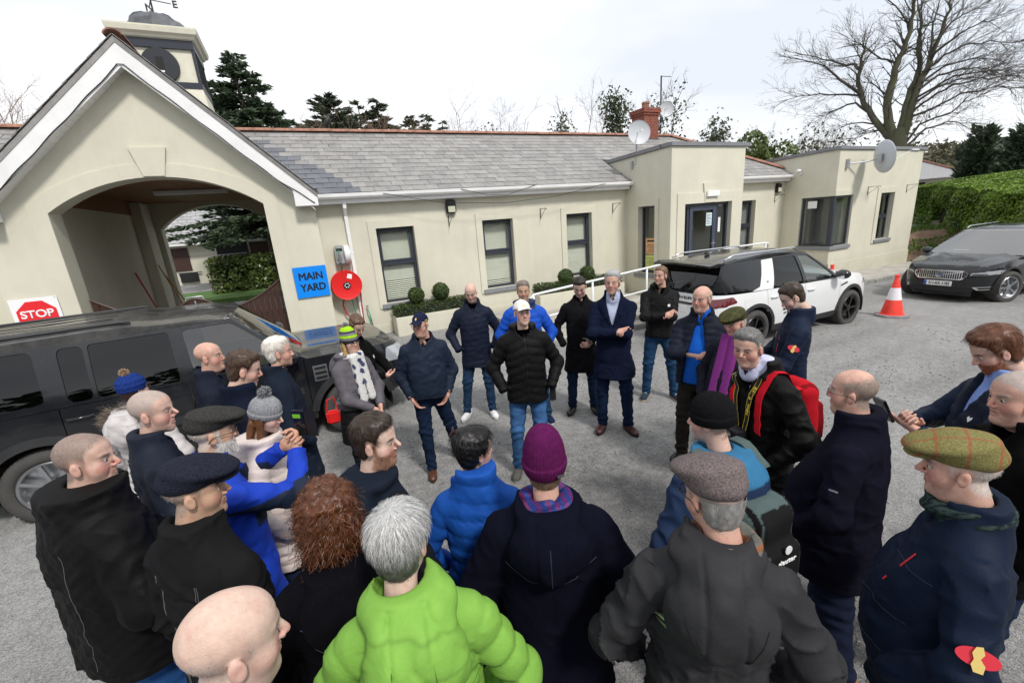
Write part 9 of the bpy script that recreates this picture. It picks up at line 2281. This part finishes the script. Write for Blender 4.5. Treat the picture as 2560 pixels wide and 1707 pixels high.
def backpack(f,label,c0,c1,sc=1.0,straps=True,text=None):
 k=f.s;z0=1.06
 def fn(P):
  d=rbox(P,(0,-.245*k,1.17*k),(.135*k*sc,.085*k,.235*k*sc),.075*k);d=smin(d,rbox(P,(0,-.335*k,1.10*k),(.10*k*sc,.035*k,.15*k*sc),.03*k),.02*k);d=smax(d,P[:,1]+.150*k,.01);return d+.005*noise3(P,30)
 V,F=nets(fn,(-.24*k,-.44*k,.86*k),(.24*k,-.10*k,1.48*k),.009)
 c=np.tile(np.array(c0,float),(len(V),1));mid=(np.abs(V[:,0])<.085*k*sc)&(V[:,1]<-.30*k);c[mid]=c1;st_=np.abs(np.abs(V[:,0])-.10*k*sc)<.012*k;c[st_]=np.array(c1)*.6
 o=obj('backpack',mkmesh('backpack',f.shear(V),F,True,c),MAT['cloth']);place(f,o);tag(o,label,'backpack')
 if straps:
  for sg in(1,-1):
   pts=[]
   for z in np.linspace(1.42,1.10,9):
    y=f.surf(sg*.115*k,z*k);pts.append((sg*(.115+.02*(1.42-z))*k,(y if y is not None else .1)+.006,z*k))
   top=[]
   for t in np.linspace(0,1,8):
    yy=(-.17+.0*t)*k+(pts[0][1]+.17*k)*t;
    zs_=np.linspace(1.60*k,1.2*k,90);P=np.stack([np.full(90,sg*.115*k),np.full(90,yy),zs_],1).astype(f32);d=f.jfn(P);i=np.argmax(d<0);top.append((sg*.115*k,yy,(zs_[i]if(d<0).any()and d[0]>0 else 1.36*k)+.008))
   path=top+pts[1:];q=f.shear(np.array(path));n=len(q);W_=.026*k*sc;Vv=[];
   for a in q:Vv+=[(a[0]-W_,a[1],a[2]),(a[0]+W_,a[1],a[2])]
   Vv=np.array(Vv);nrm=np.zeros_like(Vv);up=np.array((0,.6,.8));V2=np.concatenate([Vv,Vv+np.array((0,.006,.006))]);Fs=[(2*i,2*i+1,2*i+3,2*i+2)for i in range(n-1)]+[(2*n+2*i,2*n+2*i+2,2*n+2*i+3,2*n+2*i+1)for i in range(n-1)]+[(2*i,2*i+2,2*n+2*i+2,2*n+2*i)for i in range(n-1)]+[(2*i+1,2*n+2*i+1,2*n+2*i+3,2*i+3)for i in range(n-1)]
   me=mkmesh('strap',V2,Fs,40,np.tile(np.array(c0 if straps is True else straps),(len(V2),1)));obj('strap',me,MAT['cloth'],o)
 if text:
  text_obj('lettering',text,.04,MAT['white_print'],facing((0,-.374*k+f.lean*.25,1.20*k),(1,0,0),(0,0,1)),o,fit=(.10*k,.022*k));m=MB();m.lathe([(0,0),(.018,0),(.018,.003)],14,(0,-.376*k+f.lean*.25,1.25*k),'y');m.build('emblem',MAT['white_print'],o)
 return o
f=P5('blackbeanie','man in a black beanie and blue-hooded jacket wearing a backpack',hat=dict(type='beanie',col=(.008,.008,.009),cuff=.045,low=-.005,ribs=70,tilt=.6,hairz=0),hair=dict(type='buzz',cover=.4),haircol=(.2,.16,.13),skin='pink',pitch=.10,nose=1.1,jacket=dict(col=(.014,.028,.070),mat='nylon',hood=1.5,bulk=.008,hem=.74,fold=.010,colfn=lambda V,c,a:np.where(((V[:,2]>1.44)&(V[:,1]<.12)&(np.abs(V[:,0])<.12))[:,None],np.array((.03,.14,.27)),c)),armR='pocket',armL='pocket')
backpack(f,'grey-green and black backpack lettered deuter on the man in the black beanie',(.075,.105,.105),(.012,.012,.013),text='deuter')
# ---- right-hand side
f=P5('glassesR','stout balding man with thin glasses, navy jacket and tan shoes on the right',hair=dict(type='buzz',bald=.080,bald_y=.025,cover=.9,L=.012),haircol=(.20,.17,.145),glasses='thin',skin='ruddy',fat=1.0,flush=1.3,belly=.07,wide=.02,pitch=.02,jacket=dict(col=(.006,.006,.014),mat='cloth',stand=.035,bulk=.008,hem=.66,name='coat',fold=.007),trousers=dict(col=(.010,.014,.032),slim=-.012),shoes=dict(col=(.30,.105,.035),sole=(.60,.56,.50),sole_h=.026),foot={1:(.10,.06,.25),-1:(.12,-.10,.2)},armR='pocket',armL='pocket')
f.armpatch(f.jo,'sleeve_zip',[(-.018,-.004),(.018,-.004),(.018,.004),(-.018,.004)],'zip_metal',-1,.55,.1)
def hound(V,c):c=c.copy();m=(np.sin(V[:,0]*260)*np.sin(V[:,2]*260+V[:,1]*150))>0;c[m]=(.035,.055,.05);return c
f=P5('tweed','man in an olive tweed flat cap and navy jacket with red arm badge, front right',hat=dict(type='flat',mat='tweed_green',hairz=.03),hair=dict(type='buzz',cover=.7,L=.010),haircol=(.55,.53,.50),skin='ruddy',fat=.7,nose=1.25,pitch=.10,belly=.05,wide=.005,scarf=dict(col=(.012,.018,.022),colfn=hound,r=.026,z=-.018),jacket=dict(col=(.006,.012,.029),mat='nylon',stand=.03,bulk=.008,hem=.74,zip='zip_dark',fold=.008),armR='pocket',armL='pocket')
for q_ in(1.30,1.12,.97):stitch(f,[(-.18,q_),(-.02,q_-.01)],1,mat='stitch_navy',r=.0016)
def arm_badge(f,sg,t,ang,sc=1.0):
 b=f.armpatch(f.jo,'arm_badge',[(a*sc,c*sc)for a,c in ELL(.048,.026,24)],'red_print',sg,t,ang);f.armpatch(b,'arm_crest',[(a*sc,c*sc)for a,c in[(.010,-.038),(-.010,-.038),(-.016,-.02),(-.010,-.004),(-.014,.012),(-.006,.030),(.008,.034),(.012,.014),(.004,.0),(.014,-.016)]],'gold_print',sg,t,ang,off=.009)
 q=f.armpatch(b,'arm_text',[(-.040*sc,-.005*sc),(.040*sc,-.005*sc),(.040*sc,.003*sc),(-.040*sc,.003*sc)],'white_print',sg,t,ang,off=.0105)
arm_badge(f,-1,.72,-.1)
f.patch(f.jo,'zip',[(-.004,-.07),(.004,-.07),(.004,.07),(-.004,.07)],'red_print',-.09,1.27)
f=P5('ginger','young man with ginger beard in a navy gilet looking at a black phone',hair=dict(type='short',T=.024,n=900,L=.045,lift=.4,dir='fwd'),haircol=(.115,.045,.022),beard=.88,beardcol=(.25,.075,.025),beardL=.016,skin='pink',pitch=.50,flush=1.1,far=1,jacket=dict(col=(.010,.015,.030),mat='nylon',puff=1,bulk=.010,hem=.74,open=.20,shirt=(.20,.30,.62),amp=.006,armcol=(.012,.020,.045)),armR=((.06,.28,1.20),(.9,-.4,-.5),'grip',(-.7,.1,.7)),armL=((.06,.28,1.18),(.9,-.4,-.5),'flat',(-.8,.0,.6)))
phone(f,.0,.43,1.27,.5,-.5,'black phone wallet held low by the young man with the ginger beard',size=(.085,.016,.16))
f.patch(f.jo,'print',[(-.012,.004),(0,-.016),(.016,.004),(.010,.016),(.0,.010),(-.008,.016)],'white_print',-.10,1.30)
f=P5('whiteR','white-haired man cut off by the right edge of the picture',hair=dict(type='buzz',cover=.8,L=.008),haircol=(.32,.31,.30),brow=(.2,.18,.16),skin='ruddy',pitch=.1,fat=.3,jacket=dict(col=BLACK,stand=.03,bulk=.008),armR='pocket',armL='pocket')
# ---- centre left
def lime(V,c):
 c=np.tile(np.array((.10,.10,.115)),(len(V),1));z=V[:,2];c[z<.035]=(.028,.028,.032);c[(z>.045)&(z<.058)]=(.22,.21,.27);c[(z>.062)&(z<.090)]=(.32,.58,.02);c[(z>.097)&(z<.110)]=(.22,.21,.27);c[(z>.112)&(z<.124)]=(.03,.03,.035);c[z>.135]=(.32,.58,.02);return c
f=P5('blonde','blonde woman in a lime-striped bobble hat, glasses and grey padded jacket',fem=1,hat=dict(type='beanie',col=(.1,.1,.1),cuff=.04,low=-.004,top=.02,colfn=lime,bobble=(.30,.31,.30),bz=.185,br=.036,hairz=.02),hair=dict(type='long',len=.20,n=900,L=.07),haircol=(.52,.34,.15),glasses='dark',skin='pink',fat=.5,far=1,wide=.015,scarf=dict(col=(.60,.60,.58),r=.030,drop=.42,colfn=lambda V,c:np.where((noise3(V,55,4)>.35)[:,None],np.array((.05,.06,.14)),c)),jacket=dict(col=(.105,.098,.112),mat='nylon',puff=1,bulk=.006,hem=.62,hood=.6,amp=.004,name='coat',colfn=lambda V,c,a:np.where(((V[:,2]<.99)&(a<.5))[:,None],np.array((.010,.010,.011)),c)),trousers=dict(col=(.012,.012,.014)),armR='clasp',armL='clasp',handR=(-.3,.25,-.6),handL=(-.3,.25,-.6))
hp_=child(f,'hat');hatpatch(f,hp_,ELL(.017,.017),'white_print',z0=.022,ang=.2)
bg=MB();bg.box(-.06,.06,-.03,.03,.06,.19);bo=bg.build('shoulder_bag',MAT['reel_red'],bevel=.02);bo.location=(.02,4.12,.74);tag(bo,'red shoulder bag hanging beside the blonde woman','bag');q=MB();q.tube([(-.05,0,.18),(-.03,0,.30),(.03,0,.32),(.05,0,.18)],.006,5);q.build('strap',MAT['reel_red'],bo)
f=P5('clip','woman with tied-up brown hair in a black jacket reading a clipboard behind the blonde woman',fem=1,hair=dict(type='updo',T=.012,n=500,overear=1),haircol=(.10,.055,.032),skin='pink',pitch=.55,far=1,jacket=dict(col=BLACK,stand=.03,hem=.80),trousers=dict(col=(.02,.06,.16)),armR=((.05,.32,1.10),(.9,-.4,-.4),'grip',(-.4,.1,1)),armL=((.12,.30,1.06),(.9,-.4,-.4),'grip',(-.4,.1,1)))
f.patch(f.jo,'print',[(-.018,-.02),(.0,-.012),(.018,-.022),(.012,.004),(.018,.022),(-.002,.012),(-.018,.020),(-.010,0)],'white_print',-.09,1.27)
cbm=MB();cbm.box(-.115,.115,-.16,.16,-.003,.003);co_=obj('clipboard',cbm.mesh('clipboard',False,.002),MAT['ink_black']);co_.matrix_basis=Matrix.Translation((0,.43*f.s,1.13*f.s))@Matrix.Rotation(R(38),4,'X');place(f,co_);tag(co_,'black clipboard held by the woman behind the blonde woman','clipboard')
q=MB();q.box(-.10,.10,-.14,.135,.0035,.0045);q.build('paper',MAT['paper_white'],co_);q=MB();q.box(-.04,.04,.135,.155,.003,.012);q.build('clip',MAT['steel'],co_)
f=P5('navycap','man in a navy baseball cap, glasses and navy bomber jacket, hands in pockets',hat=dict(type='ball',col=(.013,.017,.045),mat='cloth',hairz=.025),hair=dict(type='buzz',cover=.5),haircol=(.18,.10,.06),glasses='dark',skin='ruddy',pitch=.05,fat=.7,flush=1.0,far=1,belly=.02,wide=.01,jacket=dict(col=(.012,.019,.036),mat='nylon',stand=.02,hem=.88,bulk=.008,zip='zip_metal',fold=.008,name='bomber_jacket'),trousers=dict(col=(.008,.016,.038),slim=.004),shoes=dict(col=(.085,.030,.014),sole=(.03,.02,.015),laces='ink_black'),foot={1:(.08,.10,.1),-1:(.24,-.14,.5)},armR='thumb',armL='thumb',handR=(-.55,-.1,-1),handL=(-.55,-.1,-1))
hp_=child(f,'hat');hatpatch(f,hp_,[(-.006,-.022),(.006,-.022),(.006,.0),(.012,.012),(.004,.024),(-.008,.022),(-.012,.008),(-.004,.0)],'gold_print');hatpatch(f,hp_,[(-.018,-.004),(.018,-.004),(.018,.005),(-.018,.005)],'gold_print',z0=.055,ang=-1.35)
f=P5('baldcoat','bald man in a navy padded coat and white trainers looking down',hair=dict(type='buzz',bald=.13,cover=.3,L=.004),haircol=(.30,.22,.18),skin='pink',pitch=.34,flush=1.1,beard=.15,fat=.3,far=1,jacket=dict(col=(.010,.014,.030),mat='nylon',puff=1,amp=.004,bulk=.010,stand=.04,hem=.70,zip='zip_dark',name='coat'),trousers=dict(col=(.018,.040,.085),slim=.006),shoes=dict(col=(.72,.72,.72),sole=(.66,.66,.66),mat='cloth',laces='paper_white',sole_h=.028),foot={1:(.20,.02,.4),-1:(.13,.04,.25)},armR='pocket',armL='pocket')
f=P5('bluepuff','man in a bright blue padded jacket half hidden behind the white cap',hair=dict(type='short',T=.010,n=500),haircol=(.16,.13,.11),skin='tan',fat=.7,beard=.25,pitch=.06,far=1,jacket=dict(col=(.012,.075,.45),mat='nylon',puff=1,bulk=.014,hood=1,hem=.76,zip='zip_dark',colfn=lambda V,c,a:np.where(((V[:,2]>1.43)&(np.abs(V[:,0])<.13))[:,None],np.array((.02,.035,.09)),c)),trousers=dict(col=(.02,.05,.11)),shoes=dict(col=(.012,.02,.06),sole=(.6,.6,.6),mat='cloth'),foot={1:(.12,0,.1),-1:(.20,-.02,.3)},armR='pocket',armL='pocket')
f=P5('whitecap','man in a white baseball cap and black padded jacket speaking in the middle',hat=dict(type='ball',col=(.70,.69,.66),mat='cloth',hairz=.025),hair=dict(type='buzz',cover=.55),haircol=(.16,.10,.06),skin='pink',pitch=-.14,flush=1.1,far=1,jacket=dict(col=(.006,.006,.0065),mat='nylon',puff=1,bulk=.014,hood=1,hem=.80,zip='zip_dark',chev=.35,period=.075),trousers=dict(col=(.030,.080,.185),fade=.6,slim=.004),shoes=dict(col=(.09,.085,.08),sole=(.2,.2,.2),mat='cloth',laces='ink_black'),foot={1:(.14,.0,.3),-1:(.10,.02,.1)},armR='pocket',armL='pocket')
hp_=child(f,'hat');hatpatch(f,hp_,[(-.026,-.010),(-.006,-.006),(.004,-.012),(.026,-.006),(.022,.006),(.006,.012),(-.008,.008),(-.024,.010)],'gold_print')
rd=MB();rd.box(-.028,.028,-.016,.016,-.08,.05);rd.tube([(-.015,0,.05),(-.015,0,.15)],.006,6);ro_=obj('radio_handset',rd.mesh('radio_handset',False,.004),MAT['ink_black']);ro_.matrix_basis=Matrix.Translation((-.235*f.s,.06,.86*f.s));place(f,ro_);tag(ro_,'black radio handset on the hip of the man in the white cap','radio')
f=P5('phone','man in a long black coat looking down at the phone in his hand',hair=dict(type='short',T=.014,n=500,recede=.008),haircol=(.016,.012,.010),skin='pink',pitch=.50,fat=.3,far=1,jacket=dict(col=(.008,.008,.009),stand=.01,hem=.58,name='coat',bulk=.004,flare=.12,placket=1),trousers=dict(col=(.012,.024,.055),slim=.004),shoes=dict(col=(.010,.010,.010),sole=(.01,.01,.01)),foot={1:(.14,0,.3),-1:(.14,.0,.3)},armR='pocket',armL=((.10,.30,1.02),(.9,-.5,-.3),'grip',(-.4,.1,1)))
phone(f,-.075,.385,1.06,-.6,-.9,'black phone in the hand of the man in the long black coat')
f=P5('overcoat','tall grey-haired man in a navy overcoat with folded arms',hair=dict(type='short',T=.014,n=700,L=.03,dir='fwd'),haircol=(.23,.23,.235),topcol=(.34,.34,.345),skin='ruddy',pitch=.02,flush=1.0,far=1,jacket=dict(col=(.007,.010,.026),mat='wool',stand=.03,hem=.64,open=.22,lapel=1,shirt=(.42,.46,.62),name='overcoat',bulk=.006,flare=.15,fold=.006),trousers=dict(col=(.009,.018,.048),slim=.004),shoes=dict(col=(.050,.014,.012),sole=(.015,.01,.01)),foot={1:(.13,0,.2),-1:(.15,.0,.6)},armR='crossR',armL='crossL',handR=(-1,-.3,.15))
w_=MB();sh,E,W,*_=f.arm[1];d=(W-E)/np.linalg.norm(W-E);a=np.cross(d,(0,0,1));a/=np.linalg.norm(a);b=np.cross(d,a);c0=W+d*.012
w_.tube([tuple(c0+(a*math.cos(t)+b*math.sin(t))*.030)for t in np.linspace(0,2*PI,15)[:-1]],.006,6,close=True);w_.build('wristwatch',MAT['steel'],f.e,smooth=True)
f=P5('blackjk','man with short brown hair in a black jacket with folded arms by the white car',hair=dict(type='short',T=.009,n=500,dir='fwd'),haircol=(.15,.085,.045),skin='ruddy',pitch=.0,far=1,jacket=dict(col=(.008,.008,.009),mat='nylon',stand=.03,hem=.86,bulk=.004,zip='zip_metal',hood=.7),trousers=dict(col=(.016,.048,.110),slim=.004),shoes=dict(col=(.03,.045,.06),sole=(.45,.35,.25),laces='paper_white',mat='cloth'),foot={1:(.16,.02,.3),-1:(.20,.05,.45)},armR='crossR',armL='crossL',handR=(-1,-.3,.35))
f.patch(f.jo,'print',ELL(.018,.018,12),'white_print',-.10,1.28)
f=P5('puffer','balding fair-haired man in an open navy padded jacket over a blue jumper',hair=dict(type='fringe',bald=.105,bald_y=.03,T=.016,n=500,L=.03,lift=.5),haircol=(.42,.36,.28),skin='ruddy',pitch=.05,fat=.6,flush=1.3,far=1,belly=.04,jacket=dict(col=(.009,.011,.022),mat='nylon',puff=1,bulk=.012,hem=.84,open=1,openw=.10,shirt=(.010,.10,.48),stand=.03,period=.055),trousers=dict(col=(.022,.020,.017),mat='cloth'),shoes=dict(col=(.012,.012,.012),sole=(.012,.012,.012),laces='ink_black'),foot={1:(.14,.0,.3),-1:(.13,.02,.2)},armR='crossR',armL='crossL',handR=(-1,-.25,.2))
f=P5('tweed2','man in a dark green checked flat cap with a purple scarf',hat=dict(type='flat',mat='tweed_dark',hairz=.03),hair=dict(type='short',T=.010,n=400),haircol=(.50,.49,.47),skin='ruddy',pitch=.24,fat=.8,flush=1.3,far=1,belly=.05,scarf=dict(col=(.20,.035,.20),r=.024,drop=.50),jacket=dict(col=(.010,.010,.018),mat='nylon',puff=1,bulk=.010,hem=.76,stand=.02,amp=.005),armR='pocket',armL='pocket')
f=P5('nikon','smiling grey-haired photographer in a black jacket with a yellow-lettered strap',hair=dict(type='short',T=.014,n=1100,L=.028,dir='fwd'),haircol=(.30,.30,.30),topcol=(.16,.155,.15),skin='ruddy',pitch=.10,flush=1.1,fat=.3,stoop=.06,lean=.10,jacket=dict(col=(.005,.005,.005),mat='nylon',hem=.74,open=.14,shirt=(.52,.54,.72),stand=.02,bulk=.014,fold=.010),trousers=dict(col=(.03,.03,.034)),shoes=dict(col=(.20,.012,.02),sole=(.6,.6,.6),mat='cloth'),armR='pocket',armL='pocket')
backpack(f,'red backpack on the grey-haired photographer',(.42,.010,.018),(.30,.010,.016),straps=(.55,.012,.025),sc=.9)
# camera strap as a thing of its own: a band down both sides of the chest with lettering
def strap_band(f):
 k=f.s;e=None
 for sg in(1,-1):
  pts=[]
  for t in np.linspace(0,1,14):
   x=sg*(.082-.045*t)*k;z=(1.455-.36*t)*k;y=f.surf(x,z);pts.append((x,(y if y is not None else .1)+.008,z))
  q=f.shear(np.array(pts));n=len(q);V=[]
  for i,a in enumerate(q):V+=[(a[0]-.019*k,a[1]+.002,a[2]),(a[0]+.019*k,a[1]+.002,a[2])]
  V=np.array(V);V2=np.concatenate([V,V+np.array((0,.004,0))]);F=[(2*i,2*i+2,2*i+3,2*i+1)for i in range(n-1)]+[(2*n+2*i,2*n+2*i+1,2*n+2*i+3,2*n+2*i+2)for i in range(n-1)]
  if e is None:e=obj('camera_strap',mkmesh('camera_strap',V2,F,40),MAT['ink_black']);place(f,e);tag(e,'black camera strap with yellow lettering round the photographer','strap');par=e
  else:obj('strap_end',mkmesh('strap_end',V2,F,40),MAT['ink_black'],e)
  for off in(-.016,.016):
   Vy=[]
   for a in q:Vy+=[(a[0]+(off-.0016)*k,a[1]+.0075,a[2]),(a[0]+(off+.0016)*k,a[1]+.0075,a[2])]
   obj('strap_edge',mkmesh('strap_edge',np.array(Vy),[(2*i,2*i+2,2*i+3,2*i+1)for i in range(n-1)]),MAT['yellow_print'],e)
  if sg<0:
   for body,i0,i1 in(('Nikon',6,9),('D610',2,5)):
    a,b=Vector(q[i0]),Vector(q[i1]);c=(a+b)/2+Vector((0,.0095,0));up=(b-a).normalized();rt=-up
    side=Vector((1,0,0));nrm=side.cross(up);nrm=nrm if nrm.y>0 else-nrm;run=(a-b).normalized();upv=nrm.cross(run)
    text_obj('lettering',body,.03,MAT['yellow_print'],facing(c,run,upv),e,fit=((a-b).length*.95,.020*k))
 cb=MB();cb.box(-.07,.07,-.03,.05,-.05,.05);cb.lathe([(.036,.05),(.040,.06),(.040,.13),(.034,.135),(0,.13)],20,(0,0,0),'y');cam_o=cb.build('camera_body',MAT['ink_black'],e,bevel=.006);cam_o.matrix_basis=Matrix.Translation((0,float(f.shear(np.array([[0,f.surf(0,1.07*k)or .2,1.07*k]]))[0][1])+.05,1.05*k))
strap_band(f)
f=P5('badge','young man in a navy quilted jacket with a red arm badge looking down',hair=dict(type='short',T=.011,n=600,recede=.004),haircol=(.040,.026,.018),skin='fair',pitch=.55,beard=.25,flush=1.0,far=1,jacket=dict(col=(.008,.014,.034),mat='nylon',puff=1,amp=.0035,period=.045,bulk=.006,stand=.03,hem=.80,zip='zip_dark'),trousers=dict(col=(.045,.046,.052),slim=.006),shoes=dict(col=(.16,.012,.022),sole=(.5,.5,.5),mat='cloth'),armR=((.06,.27,1.10),(.9,-.5,-.4),'grip',(-.4,.1,1)),armL=((.06,.28,1.08),(.9,-.5,-.4),'grip',(-.4,.1,1)))
arm_badge(f,-1,.45,.1,.9);crest(f,f.jo,.085,1.30,1.3);f.patch(f.jo,'zip',[(-.004,-.07),(.004,-.07),(.004,.07),(-.004,.07)],'red_print',-.085,1.26)
f=P5('capfg','person in a dark cap cut off by the bottom edge of the picture',hat=dict(type='ball',col=(.05,.05,.055),mat='nylon',hairz=.025),hair='buzz',haircol=(.1,.08,.06),jacket=dict(col=BLACK,stand=.02),armR='down',armL='down')
